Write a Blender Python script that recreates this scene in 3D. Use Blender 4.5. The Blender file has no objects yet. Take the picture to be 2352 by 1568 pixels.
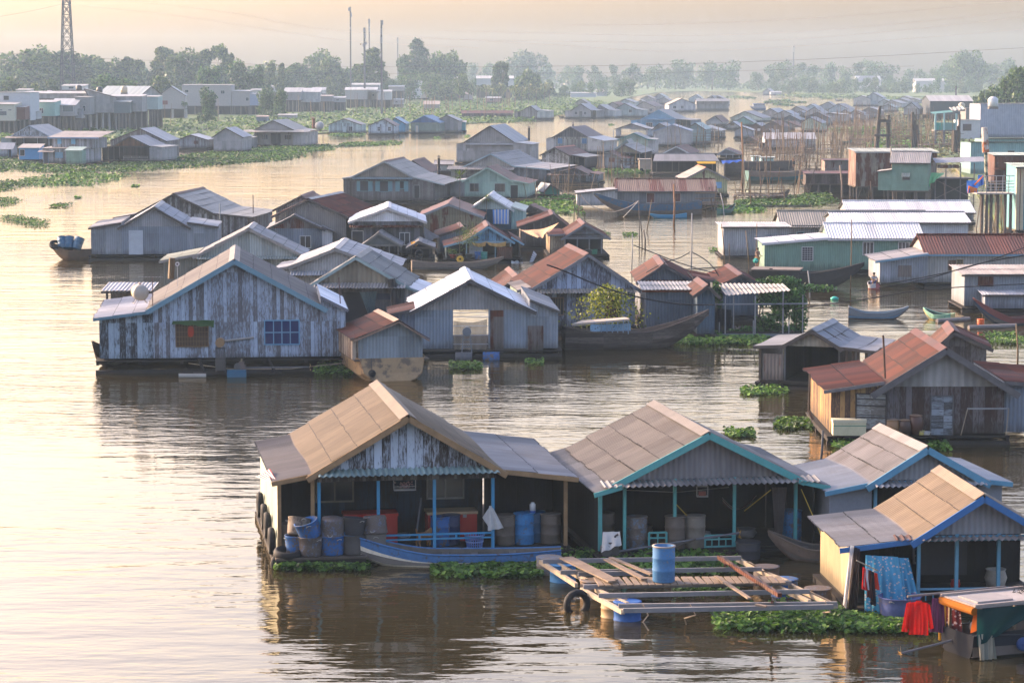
import bpy, math, random
from mathutils import Vector, Matrix
rnd=random.Random(7)
SC=bpy.context.scene; COL=SC.collection
R=math.radians; PI=math.pi
# ---- view: measured points of the photograph are turned into points of the river plane
FP=6000.;CX=1176.;CY=784.;YH=155.;CH=16.
PT=math.atan((CY-YH)/FP); SP=math.sin(PT); CP=math.cos(PT)
def ray(px,py):
    a=(px-CX)/FP; b=(CY-py)/FP
    return Vector((a,CP+b*SP,-SP+b*CP))
def at(px,py,z=0.):
    d=ray(px,py); t=(z-CH)/d.z
    return Vector((d.x*t,d.y*t,z))
def on(px,py,Y):
    d=ray(px,py); t=Y/d.y
    return Vector((d.x*t,Y,CH+d.z*t))
KR={'V':(0,0,1),'A':(0,0,.3375),'B':(784,0,.3375),'C':(1568,0,.3375),'D':(0,392,.3375),'E':(784,294,.25),'F':(1274,294,.25),
'G':(1764,294,.25),'H':(196,548.8,.2917),'I':(784,548.8,.25),'J':(1274,548.8,.2917),'K':(1666,686,.2917),'L':(568.4,862.4,.3333),
'M':(1234.8,901.6,.35),'N':(1764,980,.375),'P':(1254.4,196,.1667),'Q':(1607.2,196,.1667),'S':(1960,196,.1667),'T':(0,156.8,.1667),
'U':(392,156.8,.1667),'W':(784,156.8,.2083)}
def vx(k,x): o=KR[k]; return o[0]+x*o[2]
def vy(k,y): o=KR[k]; return o[1]+y*o[2]
def vv(k,x,y): return vx(k,x),vy(k,y)
# ---- objects
def tag(o,label=None,cat=None,group=None,kind=None):
    if label: o['label']=label
    if cat: o['category']=cat
    if group: o['group']=group
    if kind: o['kind']=kind
    return o
def thing(name,label,cat,loc=(0,0,0),rz=0,group=None):
    o=bpy.data.objects.new(name,None); COL.objects.link(o)
    o.location=loc; o.rotation_euler=(0,0,rz); o.empty_display_size=.3
    return tag(o,label,cat,group)
def copy_tree(o,parent=None):
    c=o.copy(); COL.objects.link(c)
    if parent is not None: c.parent=parent
    for ch in list(o.children): copy_tree(ch,c)
    return c
class MB:
    def __init__(s): s.v=[];s.f=[];s.uv=[]
    def add(s,pts,faces,uvs=None):
        b=len(s.v); s.v+= [tuple(p) for p in pts]
        for i,f in enumerate(faces):
            s.f.append([b+j for j in f]); s.uv.append(None if uvs is None else [uvs[j] for j in f])
        return s
    def quad(s,a,b,c,d,uv=None):
        return s.add([a,b,c,d],[(0,1,2,3)],uv)
    def box(s,x0,x1,y0,y1,z0,z1):
        p=[(x,y,z) for z in (z0,z1) for y in (y0,y1) for x in (x0,x1)]
        return s.add(p,[(0,2,3,1),(4,5,7,6),(0,1,5,4),(2,6,7,3),(0,4,6,2),(1,3,7,5)])
    def bar(s,p,q,w=.06,h=None,up=(0,0,1)):
        h=h or w; p=Vector(p);q=Vector(q); d=q-p
        if d.length<1e-6: return s
        d.normalize(); u=Vector(up)
        if abs(d.dot(u))>.98: u=Vector((0,1,0))
        a=d.cross(u).normalized()*w/2; b=a.cross(d).normalized()*h/2
        pts=[p-a-b,p+a-b,p+a+b,p-a+b,q-a-b,q+a-b,q+a+b,q-a+b]
        return s.add(pts,[(0,1,2,3),(4,7,6,5),(0,4,5,1),(1,5,6,2),(2,6,7,3),(3,7,4,0)])
    def tube(s,path,r,n=8,r2=None,cap=True):
        P=[Vector(p) for p in path]; m=len(P); b=len(s.v); prev=None
        for i,p in enumerate(P):
            d=(P[min(i+1,m-1)]-P[max(i-1,0)])
            d=d.normalized() if d.length>1e-9 else Vector((0,0,1))
            if prev is None:
                u=Vector((0,0,1)) if abs(d.z)<.9 else Vector((1,0,0))
                a=d.cross(u).normalized()
            else:
                a=(prev-d*prev.dot(d)); a=a.normalized() if a.length>1e-6 else d.orthogonal().normalized()
            prev=a; c=d.cross(a)
            rr=r if r2 is None else r+(r2-r)*i/max(1,m-1)
            for j in range(n):
                t=2*PI*j/n; s.v.append(tuple(p+(a*math.cos(t)+c*math.sin(t))*rr))
        for i in range(m-1):
            for j in range(n):
                k=(j+1)%n; s.f.append([b+i*n+j,b+i*n+k,b+(i+1)*n+k,b+(i+1)*n+j]); s.uv.append(None)
        if cap:
            s.f.append([b+j for j in range(n)][::-1]); s.uv.append(None)
            s.f.append([b+(m-1)*n+j for j in range(n)]); s.uv.append(None)
        return s
    def lathe(s,prof,n=16,M=None):
        b=len(s.v); m=len(prof)
        for r,z in prof:
            for j in range(n):
                t=2*PI*j/n; p=Vector((r*math.cos(t),r*math.sin(t),z))
                if M: p=M@p
                s.v.append(tuple(p))
        for i in range(m-1):
            for j in range(n):
                k=(j+1)%n; s.f.append([b+i*n+j,b+i*n+k,b+(i+1)*n+k,b+(i+1)*n+j])
                s.uv.append([(j/n*2,prof[i][1]),((j+1)/n*2,prof[i][1]),((j+1)/n*2,prof[i+1][1]),(j/n*2,prof[i+1][1])])
        return s
    def prism(s,poly,y0,y1):
        n=len(poly); p=[(x,y0,z) for x,z in poly]+[(x,y1,z) for x,z in poly]
        f=[tuple(range(n)),tuple(range(2*n-1,n-1,-1))]
        for i in range(n):
            j=(i+1)%n; f.append((j,i,n+i,n+j))
        return s.add(p,f)
    def slope(s,A,B,C,D,courses=1,pitch=.18,amp=.022,corr=True,sag=0.,thick=.0):
        # A-B along the top, D-C along the bottom
        A,B,C,D=[Vector(p) for p in (A,B,C,D)]
        L=max((B-A).length,(C-D).length); W=((D-A).length+(C-B).length)/2
        nrm=(B-A).cross(D-A).normalized()
        if nrm.z<0: nrm=-nrm
        n=max(2,int(L/pitch*4)) if corr else max(1,int(L/1.2))
        for k in range(courses):
            t0=k/courses; t1=(k+1)/courses
            b=len(s.v); rows=[(t0,-.004),(t1,.02)] if courses>1 else [(t0,0),(t1,0)]
            jit=rnd.uniform(-.006,.006); js=[rnd.uniform(-.05,.05) for _ in range(int(L/.86)+2)]; dn=(D-A).normalized()
            for t,off in rows:
                for i in range(n+1):
                    q=i/n
                    p=A.lerp(B,q).lerp(D.lerp(C,q),min(1,t+(.03/W if t==t1 and t1<1 else 0)))
                    o=off+jit+(amp*math.sin(q*L/pitch*2*PI) if corr else 0)
                    if sag: o-=sag*math.sin(PI*q)*(.4+.6*math.sin(PI*t))+.012*math.sin(q*7+k*2.1)
                    if courses>1 and t==t1: p=p+dn*js[int(q*L/.86)]*(1. if t1>.99 else .4)
                    s.v.append(tuple(p+nrm*o))
            for i in range(n):
                s.f.append([b+i,b+n+1+i,b+n+2+i,b+i+1])
                s.uv.append([(i/n*L,t0*courses),(i/n*L,t1*courses),((i+1)/n*L,t1*courses),((i+1)/n*L,t0*courses)])
        return s
    def build(s,name,mat,parent=None,smooth=False,loc=None):
        me=bpy.data.meshes.new(name); me.from_pydata(s.v,[],s.f)
        uvl=me.uv_layers.new(name='UVMap'); data=[]
        for poly,uv in zip(me.polygons,s.uv):
            if uv is not None:
                for a in uv: data+= [a[0],a[1]]
            else:
                n=poly.normal
                if abs(n.z)<.75:
                    l=math.hypot(n.x,n.y) or 1; tx,ty=-n.y/l,n.x/l
                    for vi in poly.vertices:
                        p=s.v[vi]; data+=[p[0]*tx+p[1]*ty,p[2]]
                else:
                    for vi in poly.vertices:
                        p=s.v[vi]; data+=[p[0],p[1]]
        uvl.data.foreach_set('uv',data)
        if smooth: me.polygons.foreach_set('use_smooth',[True]*len(me.polygons))
        if mat: me.materials.append(mat)
        o=bpy.data.objects.new(name,me); COL.objects.link(o)
        if parent is not None: o.parent=parent
        if loc is not None: o.location=loc
        return o
# ---- materials
MATS={}
AGE=.68   # sun-bleached, dusty surfaces are duller than fresh paint
def dull(c): return tuple(x*AGE for x in c)
class NT:
    def __init__(s,name):
        s.m=bpy.data.materials.new(name); s.m.use_nodes=True; s.t=s.m.node_tree
        s.t.nodes.clear(); s.out=s.t.nodes.new('ShaderNodeOutputMaterial')
    def n(s,ty,ins=None,**props):
        d=s.t.nodes.new('ShaderNode'+ty)
        for k,v in props.items(): setattr(d,k,v)
        for k,v in (ins or {}).items():
            sk=d.inputs[k]
            if isinstance(v,bpy.types.NodeSocket): s.t.links.new(v,sk)
            else: sk.default_value=v
        return d
    def math(s,op,a,b=0.,c=0.):
        return s.n('Math',{0:a,1:b,2:c},operation=op).outputs[0]
    def mix(s,f,a,b,mode='MIX'):
        d=s.n('Mix',{},data_type='RGBA',blend_type=mode)
        for i,v in ((0,f),(6,a),(7,b)):
            if isinstance(v,bpy.types.NodeSocket): s.t.links.new(v,d.inputs[i])
            elif i==0: d.inputs[0].default_value=v
            else: d.inputs[i].default_value=(v[0],v[1],v[2],1)
        return d.outputs[2]
    def ss(s,x,a,b):
        d=s.n('MapRange',{0:x,1:a,2:b,3:0.,4:1.},interpolation_type='SMOOTHSTEP'); return d.outputs[0]
    def mr(s,x,a,b,c,d_):
        return s.n('MapRange',{0:x,1:a,2:b,3:c,4:d_}).outputs[0]
    def vec(s,x,y,z=0.): return s.n('CombineXYZ',{0:x,1:y,2:z}).outputs[0]
    def noise(s,v,scale=1.,detail=4.,rough=.55):
        return s.n('TexNoise',{'Vector':v,'Scale':scale,'Detail':detail,'Roughness':rough}).outputs[0]
    def scl(s,col,f):
        d=s.n('VectorMath',{0:col,'Scale':f},operation='SCALE'); return d.outputs[0]
    def pr(s,col,rough=.6,spec=.3,metal=0.,normal=None,**kw):
        ins={'Base Color':col if isinstance(col,bpy.types.NodeSocket) else (*col,1),'Roughness':rough,'Specular IOR Level':spec,'Metallic':metal}
        if normal is not None: ins['Normal']=normal
        ins.update(kw)
        p=s.n('BsdfPrincipled',ins); s.t.links.new(p.outputs[0],s.out.inputs[0]); return p
    def uvr(s):
        uv=s.n('UVMap').outputs[0]; sp=s.n('SeparateXYZ',{0:uv})
        r=s.n('ObjectInfo').outputs['Random']
        return sp.outputs[0],sp.outputs[1],r
    def bump(s,h,dist=.02,strength=.6):
        return s.n('Bump',{'Height':h,'Distance':dist,'Strength':strength}).outputs[0]
RUST=(.078,.017,.0055)
def cached(f):
    def g(*a):
        k=(f.__name__,)+a
        if k not in MATS: MATS[k]=f(*a)
        return MATS[k]
    return g
@cached
def sheet(col,rust=.0,roof=0,var=.35,pitch=.18):
    if roof: var=.25; col=tuple(c*.84 for c in col)
    col=dull(col); s=NT('corrugated_roofing' if roof else 'corrugated_sheet'); u,v,r=s.uvr()
    r50=s.math('MULTIPLY',r,173.)
    fu=s.math('FLOOR',s.math('MULTIPLY',s.math('ADD',u,r50),1/.86))
    fv=s.math('FLOOR',v) if roof else s.math('FLOOR',s.math('MULTIPLY',v,.45))
    wn=s.n('TexWhiteNoise',{'Vector':s.vec(fu,fv,r50)},noise_dimensions='3D').outputs[0]
    ur=s.math('ADD',u,r50)
    g1=s.noise(s.vec(s.math('MULTIPLY',ur,.9),s.math('MULTIPLY',v,.5),r50),1.3,6,.65)
    g2=s.noise(s.vec(s.math('MULTIPLY',ur,5.5),s.math('MULTIPLY',v,.7),r50),1.,3,.6)
    tone=s.math('ADD',s.math('MULTIPLY',wn,var),s.math('MULTIPLY_ADD',g1,.7,.62-var*.5))
    tone=s.math('ADD',tone,s.math('MULTIPLY_ADD',g2,.3,-.2))
    base=s.scl(col,tone)
    # dust and stains
    st=s.ss(s.noise(s.vec(s.math('MULTIPLY',ur,.5),s.math('MULTIPLY',v,.6),s.math('ADD',r50,9.)),1.,5,.7),.52,.72)
    base=s.mix(s.math('MULTIPLY',st,.35),base,(col[0]*.55+.02,col[1]*.5+.012,col[2]*.42+.006))
    if rust>0:
        rn=s.noise(s.vec(s.math('MULTIPLY',ur,2.2),s.math('MULTIPLY',v,.45),s.math('ADD',r50,3.)),1.,7,.68)
        rn=s.math('ADD',rn,s.math('MULTIPLY',s.math('SUBTRACT',wn,.5),.22 if rust<.95 else .04))
        th=.86-rust*.55
        f=s.ss(rn,th-.06,th+.06)
        rc=s.mix(s.noise(s.vec(s.math('MULTIPLY',ur,6.),s.math('MULTIPLY',v,1.2),r50),1.,5,.7),(RUST[0]*.5,RUST[1]*.5,RUST[2]*.6),(RUST[0]*1.25,RUST[1]*1.35,RUST[2]*1.2))
        rc=s.scl(rc,s.math('MULTIPLY_ADD',wn,.7,.6))
        base=s.mix(f,base,rc)
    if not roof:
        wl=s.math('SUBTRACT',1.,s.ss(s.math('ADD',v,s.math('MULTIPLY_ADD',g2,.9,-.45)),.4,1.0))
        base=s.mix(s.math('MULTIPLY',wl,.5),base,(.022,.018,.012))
    if roof==1:
        w=s.noise(s.vec(s.math('MULTIPLY',ur,2.),fv,r50),1.,2,.5)
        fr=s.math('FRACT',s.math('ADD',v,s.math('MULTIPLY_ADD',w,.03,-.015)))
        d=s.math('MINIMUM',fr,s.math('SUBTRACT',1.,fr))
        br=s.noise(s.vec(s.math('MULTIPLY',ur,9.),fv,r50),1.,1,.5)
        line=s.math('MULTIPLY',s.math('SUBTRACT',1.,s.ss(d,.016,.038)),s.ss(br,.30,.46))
        edge=s.ss(v,.3,.6)
        run=s.ss(s.noise(s.vec(s.math('MULTIPLY',ur,5.),s.math('MULTIPLY',fv,3.7),r50),1.,3,.7),.55,.72)
        run=s.math('MULTIPLY',s.math('MULTIPLY',run,s.math('SUBTRACT',1.,fr)),s.math('MULTIPLY',edge,.45))
        base=s.mix(run,base,(col[0]*.4+.012,col[1]*.3+.005,col[2]*.22+.002))
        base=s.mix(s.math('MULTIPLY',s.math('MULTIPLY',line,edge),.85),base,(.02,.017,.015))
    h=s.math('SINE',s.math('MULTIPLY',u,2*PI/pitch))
    base=s.scl(base,s.math('MULTIPLY_ADD',h,.17 if roof else .1,.93))  # corrugation shading put into the colour: crests lighter, valleys darker
    nr=None if roof==1 else s.bump(h,.02,.55)
    s.pr(base,.62,.25,0.,nr); return s.m
@cached
def plank(paint,bare=(.06,.05,.045),wear=.5,bw=.2,horiz=0):
    paint=dull(paint); bare=dull(bare); s=NT('weathered_planks'); u,v,r=s.uvr()
    if horiz: u,v=v,u
    r50=s.math('MULTIPLY',r,173.)
    q=s.math('ADD',s.math('MULTIPLY',u,1/bw),s.math('MULTIPLY',r,11.))
    fu=s.math('FLOOR',q); fr=s.math('FRACT',q)
    fv=s.math('FLOOR',s.math('MULTIPLY',v,.38))
    wn=s.n('TexWhiteNoise',{'Vector':s.vec(fu,r50,fv)},noise_dimensions='3D').outputs[0]
    n1=s.noise(s.vec(s.math('MULTIPLY',u,16.),s.math('MULTIPLY',v,3.2),s.math('MULTIPLY_ADD',wn,40.,r50)),1.,8,.72)
    n2=s.noise(s.vec(s.math('MULTIPLY',u,.8),s.math('MULTIPLY',v,.8),r50),1.,4,.6)
    x=s.math('ADD',n1,s.math('MULTIPLY_ADD',wn,.22,-.11)); x=s.math('ADD',x,s.math('MULTIPLY_ADD',n2,.4,-.2))
    f=s.ss(x,.34+wear*.32-.1,.34+wear*.32+.1)
    tone=s.math('MULTIPLY_ADD',wn,.5,.72)
    bc=s.scl(s.mix(n1,(bare[0]*.6,bare[1]*.6,bare[2]*.6),(bare[0]*1.5,bare[1]*1.4,bare[2]*1.3)),tone)
    pc=s.scl(s.mix(n2,(paint[0]*.8,paint[1]*.82,paint[2]*.85),paint),tone)
    base=s.mix(f,bc,pc)
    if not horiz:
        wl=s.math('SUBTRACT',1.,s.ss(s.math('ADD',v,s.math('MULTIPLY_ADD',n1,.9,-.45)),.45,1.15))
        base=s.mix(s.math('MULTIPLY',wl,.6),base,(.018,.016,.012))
    gap=s.math('GREATER_THAN',s.math('ABSOLUTE',s.math('SUBTRACT',fr,.5)),.465)
    base=s.mix(s.math('MULTIPLY',gap,.8),base,(.012,.01,.009))
    s.pr(base,.8,.15,0.,s.bump(s.math('MULTIPLY_ADD',n1,.4,s.math('MULTIPLY',gap,-1.)),.012,.5)); return s.m
@cached
def plain(col,rough=.6,var=.25,sc=2.,spec=.25):
    col=dull(col); s=NT('painted_surface'); c=s.n('TexCoord').outputs['Object']; r=s.n('ObjectInfo').outputs['Random']
    a=s.n('VectorMath',{0:c,1:s.vec(s.math('MULTIPLY',r,91.),0.,0.)},operation='ADD').outputs[0]
    n=s.noise(a,sc,6,.65); n2=s.noise(a,sc*6,3,.6)
    t=s.math('ADD',s.math('MULTIPLY_ADD',n,var*2,1-var),s.math('MULTIPLY_ADD',n2,var,-var/2))
    base=s.scl(col,t)
    s.pr(base,rough,spec,0.,s.bump(n2,.01,.25)); return s.m
@cached
def worn(col,under,wear=.45,sc=3.):
    col=dull(col); under=dull(under); s=NT('worn_paint'); c=s.n('TexCoord').outputs['Object']; r=s.n('ObjectInfo').outputs['Random']
    a=s.n('VectorMath',{0:c,1:s.vec(s.math('MULTIPLY',r,91.),0.,0.)},operation='ADD').outputs[0]
    n=s.noise(a,sc,7,.7); n2=s.noise(a,sc*4,4,.6)
    f=s.ss(s.math('MULTIPLY_ADD',n2,.3,n),.3+wear*.6,.3+wear*.6+.12)
    b=s.mix(f,under,col); b=s.scl(b,s.math('MULTIPLY_ADD',n2,.7,.65))
    s.pr(b,.7,.2,0.,s.bump(n,.01,.3)); return s.m
@cached
def wood(col,var=.5):
    col=dull(col); s=NT('bare_wood'); c=s.n('TexCoord').outputs['Object']; r=s.n('ObjectInfo').outputs['Random']
    a=s.n('VectorMath',{0:c,1:s.vec(s.math('MULTIPLY',r,57.),0.,0.)},operation='ADD').outputs[0]
    n=s.noise(a,3.,7,.7); n2=s.noise(a,.7,3,.5)
    t=s.math('ADD',s.math('MULTIPLY_ADD',n,var*2,1-var),s.math('MULTIPLY_ADD',n2,.4,-.2))
    base=s.scl(col,t)
    s.pr(base,.8,.15,0.,s.bump(n,.02,.4)); return s.m
@cached
def glass(col=(.015,.018,.022)):
    s=NT('dark_window_glass'); s.pr(col,.12,.5); return s.m
@cached
def leafm(col,trans=.3,var=.7):
    s=NT('foliage'); g=s.n('NewGeometry'); r=g.outputs['Random Per Island']; q=s.n('ObjectInfo').outputs['Random']
    t=s.math('MULTIPLY',s.math('MULTIPLY_ADD',r,var*2,1-var),s.math('MULTIPLY_ADD',q,.5,.75))
    c=s.mix(r,(col[0]*.75,col[1]*.9,col[2]*.9),(col[0]*1.3,col[1]*1.1,col[2]*.8)); c=s.scl(c,t)
    d=s.n('BsdfPrincipled',{'Base Color':c,'Roughness':.55,'Specular IOR Level':.25})
    tr=s.n('BsdfTranslucent',{'Color':c}); m=s.n('MixShader',{0:trans,1:d.outputs[0],2:tr.outputs[0]})
    s.t.links.new(m.outputs[0],s.out.inputs[0]); return s.m
@cached
def cloth(col,kind='',col2=(.8,.8,.8)):
    s=NT('cloth'); u,v,r=s.uvr()
    n=s.noise(s.vec(u,v,s.math('MULTIPLY',r,50.)),3.,4,.6)
    c=s.scl(col,s.math('MULTIPLY_ADD',n,.5,.75))
    if kind=='stripe':
        f=s.math('GREATER_THAN',s.math('FRACT',s.math('MULTIPLY',u,3.2)),.5); c=s.mix(f,c,col2)
    if kind=='dots':
        vo=s.n('TexVoronoi',{'Vector':s.vec(u,v,0.),'Scale':11.}); f=s.math('LESS_THAN',vo.outputs['Distance'],.3); c=s.mix(s.math('MULTIPLY',f,.85),c,col2)
    if kind=='band':
        f=s.math('GREATER_THAN',s.math('FRACT',s.math('MULTIPLY',v,5.)),.6); c=s.mix(f,c,col2)
    d=s.n('BsdfPrincipled',{'Base Color':c,'Roughness':.8,'Specular IOR Level':.1})
    tr=s.n('BsdfTranslucent',{'Color':c}); m=s.n('MixShader',{0:.3,1:d.outputs[0],2:tr.outputs[0]})
    s.t.links.new(m.outputs[0],s.out.inputs[0]); return s.m
@cached
def netm(col,cell=.12,th=.3):
    s=NT('netting'); u,v,r=s.uvr()
    a=s.math('FRACT',s.math('MULTIPLY',s.math('ADD',u,v),1/cell)); b=s.math('FRACT',s.math('MULTIPLY',s.math('SUBTRACT',u,v),1/cell))
    f=s.math('MAXIMUM',s.math('LESS_THAN',a,th),s.math('LESS_THAN',b,th))
    d=s.n('BsdfDiffuse',{'Color':(*col,1)}); t=s.n('BsdfTransparent'); m=s.n('MixShader',{0:f,1:t.outputs[0],2:d.outputs[0]})
    s.t.links.new(m.outputs[0],s.out.inputs[0]); return s.m
# palette
GREY=(.27,.265,.26); LGREY=(.42,.415,.41); DGREY=(.13,.13,.135); WHITE=(.66,.66,.66); CREAM=(.5,.47,.38)
BLUE=(.03,.16,.34); SKYB=(.12,.34,.52); TEAL=(.08,.36,.36); MINT=(.38,.55,.45); GREEN=(.16,.3,.22); OLIVE=(.25,.23,.16)
STEEL=(.22,.25,.29); DARK=(.018,.017,.017)
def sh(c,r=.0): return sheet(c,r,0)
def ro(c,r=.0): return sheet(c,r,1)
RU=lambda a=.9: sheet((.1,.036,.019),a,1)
RUW=lambda a=.8: sheet((.22,.18,.155),a,0)
WD=lambda: wood((.11,.085,.065)); DW=lambda: wood((.03,.025,.021)); LW=lambda: wood((.36,.28,.19))
BAM=lambda: wood((.2,.135,.075))
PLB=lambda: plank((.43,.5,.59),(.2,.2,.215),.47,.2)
# ---- houses: a gabled box with roof, lean-tos, porch, windows; measured corners are in crop units k
class House:
    def __init__(s,k,label,x0,x1,yb,ye,xr,yr,xb=None,D=9.,rb=None,ez=None,w=None,g=None,r=None,t=None,pd=0.,zb=.4,gz=0.,yaw=None,
                 ov=.3,eo=.3,cs=.92,name='floating_house',cat='floating house',group=None,back=True,raft=True,aw=None,posts=None,pm=None,
                 rail=None,win=(),door=(),lean=(),chim=(),stilt=None,cap=None,gap=None,sag=0.,bb=True,bw=None,fw=None,ye2=None,zby=None):
        X=lambda x:vx(k,x); Yv=lambda y:vy(k,y)
        s.k=k; s.w=w or sh(GREY,.15); s.g=g; s.r=r or ro(GREY,.05); s.t=t
        ye_=Yv(ye)
        if yb is None:
            ez=ez or 3.; yb_=(ye_-YH*ez/CH)/(1-ez/CH)
        else: yb_=Yv(yb)
        xc=(X(x0)+X(x1))/2
        c=at(xc,yb_,gz); s.Y=c.y
        sc=FP*1.0/(c.y*CP+ (CH-gz)*SP)   # px per metre at the front
        s.sc=sc
        rf=on(X(xr),Yv(yr),c.y)
        if rb is not None:
            b=at(X(rb[0]),Yv(rb[1]),rf.z); d=Vector((b.x-rf.x,b.y-rf.y)); D=d.length; yw=math.atan2(d.x,d.y)
        elif yaw is not None: yw=yaw
        elif xb is not None:
            bx=(X(xb)-CX)/FP*(c.y+D)*1.0; yw=math.atan2(bx-rf.x,D)
        else: yw=R(-6)
        s.yaw=yw; s.D=D
        s.e=thing(name,label,cat,c,-yw,group)
        cy=math.cos(yw); s.c=c; s.xc=xc; s.cy=cy
        s.u=lambda x:(on(X(x),yb_,c.y).x-c.x)/cy
        s.z=lambda y:on(xc,Yv(y),c.y).z-gz
        u0,u1,ur=s.u(x0),s.u(x1),s.u(xr); ze=s.z(ye); zr=max(s.z(yr),ze+.4); ze2=s.z(ye2) if ye2 else ze
        if zby: zb=s.z(zby)
        s.u0,s.u1,s.ur,s.ze,s.zr,s.zb=u0,u1,ur,ze,zr,zb; s.near=s.Y<235; s.mid=s.Y<420
        e=s.e; T=s.t or wood((.1,.085,.075)); s.T=T
        if bw is None: bw=.18
        # walls
        m=MB()
        if gap:
            a,b2=s.u(gap[0]),s.u(gap[1])
            m.box(u0,a,0,.06,zb,ze); m.box(b2,u1,0,.06,zb,ze)
            m.box(u0,u0+.06,.06,D,zb,ze); m.box(u1-.06,u1,.06,D,zb,ze)
            if not g: m.prism([(u0,ze),(u1,ze2),(ur,zr)],0,.05)
        else:
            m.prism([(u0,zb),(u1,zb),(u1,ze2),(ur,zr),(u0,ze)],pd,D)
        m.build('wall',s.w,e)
        if pd>0:
            if fw: MB().box(u0+.02,u1-.02,pd-.05,pd-.004,zb,ze-.02).build('front_wall',fw,e)
            MB().box(u0-.05,u1+.05,-.15,pd-.06,zb-.08,zb+.004).build('porch_floor',DW(),e)
        if g or pd>0:
            MB().prism([(u0+.01,ze),(u1-.01,ze2),(ur,zr-.01)],-.05,-.004).build('gable',g or s.w,e)
        # roof
        if sag==0 and s.mid: sag=rnd.uniform(.0,.05)
        zo=.07; sl=(zr-ze)/(ur-u0); sr=(zr-ze2)/(u1-ur)
        cl=math.hypot(ur-u0,zr-ze); cr=math.hypot(u1-ur,zr-ze2)
        m=MB(); nl=max(1,round((cl+eo)/cs)) if s.mid else 1; nr_=max(1,round((cr+eo)/cs)) if s.mid else 1
        m.slope((ur,-ov,zr+zo),(ur,D+ov,zr+zo),(u0-eo,D+ov,ze-eo*sl+zo),(u0-eo,-ov,ze-eo*sl+zo),nl,corr=s.near,sag=sag)
        m.slope((ur,-ov,zr+zo),(ur,D+ov,zr+zo),(u1+eo,D+ov,ze2-eo*sr+zo),(u1+eo,-ov,ze2-eo*sr+zo),nr_,corr=s.near,sag=sag)
        # underside boards give the roof thickness
        m2=[(ur,zr+.03),(u1+eo,ze2-eo*sr+.02),(u1+eo-.02,ze2-eo*sr-.03),(ur,zr-.03),(u0-eo+.02,ze-eo*sl-.03),(u0-eo,ze-eo*sl+.02)]
        ro_=m.build('roof',s.r,e)
        if s.mid:
            q=MB()
            for yy in [(-ov+.04)]+[D*i/3 for i in (1,2)]+[D+ov-.1]:
                q.bar((ur,yy,zr-.01),(u0-eo+.03,yy,ze-eo*sl-.01),.05,.07); q.bar((ur,yy,zr-.01),(u1+eo-.03,yy,ze2-eo*sr-.01),.05,.07)
            q.build('rafter_frame',WD(),ro_)
            q=MB(); cw=.3
            q.slope((ur,-ov-.03,zr+zo+.06),(ur,D+ov+.03,zr+zo+.06),(ur-cw,D+ov+.03,zr+zo+.055-cw*sl),(ur-cw,-ov-.03,zr+zo+.055-cw*sl),1,corr=False)
            q.slope((ur,-ov-.03,zr+zo+.06),(ur,D+ov+.03,zr+zo+.06),(ur+cw,D+ov+.03,zr+zo+.055-cw*sr),(ur+cw,-ov-.03,zr+zo+.055-cw*sr),1,corr=False)
            q.build('ridge_cap',cap or s.r,ro_)
        if bb:
            y=-ov-.035
            for nm,a,z_,dz in (('bargeboard',u0-eo,ze-eo*sl,0),('bargeboard',u1+eo,ze2-eo*sr,0)):
                MB().bar((ur,y,zr+zo-.1),(a,y,z_+zo-.1),.05,bw,up=(0,0,1)).build(nm,T,e)
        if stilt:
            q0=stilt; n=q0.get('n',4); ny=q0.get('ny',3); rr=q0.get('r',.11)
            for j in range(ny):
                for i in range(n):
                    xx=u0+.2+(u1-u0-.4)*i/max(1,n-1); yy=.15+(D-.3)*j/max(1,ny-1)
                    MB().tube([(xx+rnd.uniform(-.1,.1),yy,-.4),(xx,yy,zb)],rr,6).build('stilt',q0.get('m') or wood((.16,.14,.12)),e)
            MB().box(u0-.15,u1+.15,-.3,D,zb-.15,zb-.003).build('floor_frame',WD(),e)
            MB().box(u0+.3,u1-.3,D*.6,D*.6+.1,-.3,zb-.16).build('underfloor_shade_screen',wood((.05,.045,.04)),e)  # added dark board standing in for the shade under the floor
        if aw:
            for A in (aw if isinstance(aw,list) else [aw]):
                s.awning(*A)
        for p in posts or ():
            x=s.u(p); MB().box(x-.05,x+.05,-.06,.05,zb,ze+.02).build('post',pm or T,e)
        if pd>0 and posts: MB().box(u0-.05,u1+.05,-.12,-.06,ze-.18,ze-.02).build('beam',pm or T,e)
        if rail: s.rail(*rail)
        for a in win: s.window(*a)
        for a in door: s.door(*a)
        for a in lean: s.lean(*a)
        for a in chim: s.chimney(*a)
        # raft
        if raft and not stilt:
            us=[u0,u1]+[s.u(a[1]) for a in lean]; x0_=min(us)-.2; x1_=max(us)+.2
            q=MB(); q.box(x0_,x1_,-.3 if pd==0 else -.6,D+.2,zb-.16,zb-.085)
            nb=max(2,int((x1_-x0_)/2.2))
            for i in range(nb+1):
                xx=x0_+.1+(x1_-x0_-.2)*i/nb; q.bar((xx,-.33 if pd==0 else -.63,zb-.24),(xx,D,zb-.24),.14,.16)
            for yy in (-.2,D*.5,D): q.tube([(x0_,yy,-.02),(x1_,yy,-.02)],.2,8)
            q.build('raft',DW(),e)
    def awning(s,x0,x1,y0,y1,proj=.6,mat=None,pitch=.22):
        a,b=s.u(x0),s.u(x1); z0,z1=s.z(y0),s.z(y1)
        f=s.Y/(s.Y-proj)  # nearer edge sits lower in view
        z1=CH-(CH-s.z(y1))/f if s.z(y1)<CH else z1
        MB().slope((a,-.05,z0),(b,-.05,z0),(b,-proj,z1),(a,-proj,z1),1,pitch=pitch,amp=.035 if s.mid else .02,corr=s.mid).build('awning',mat or ro(LGREY,.1),s.e)
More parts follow.
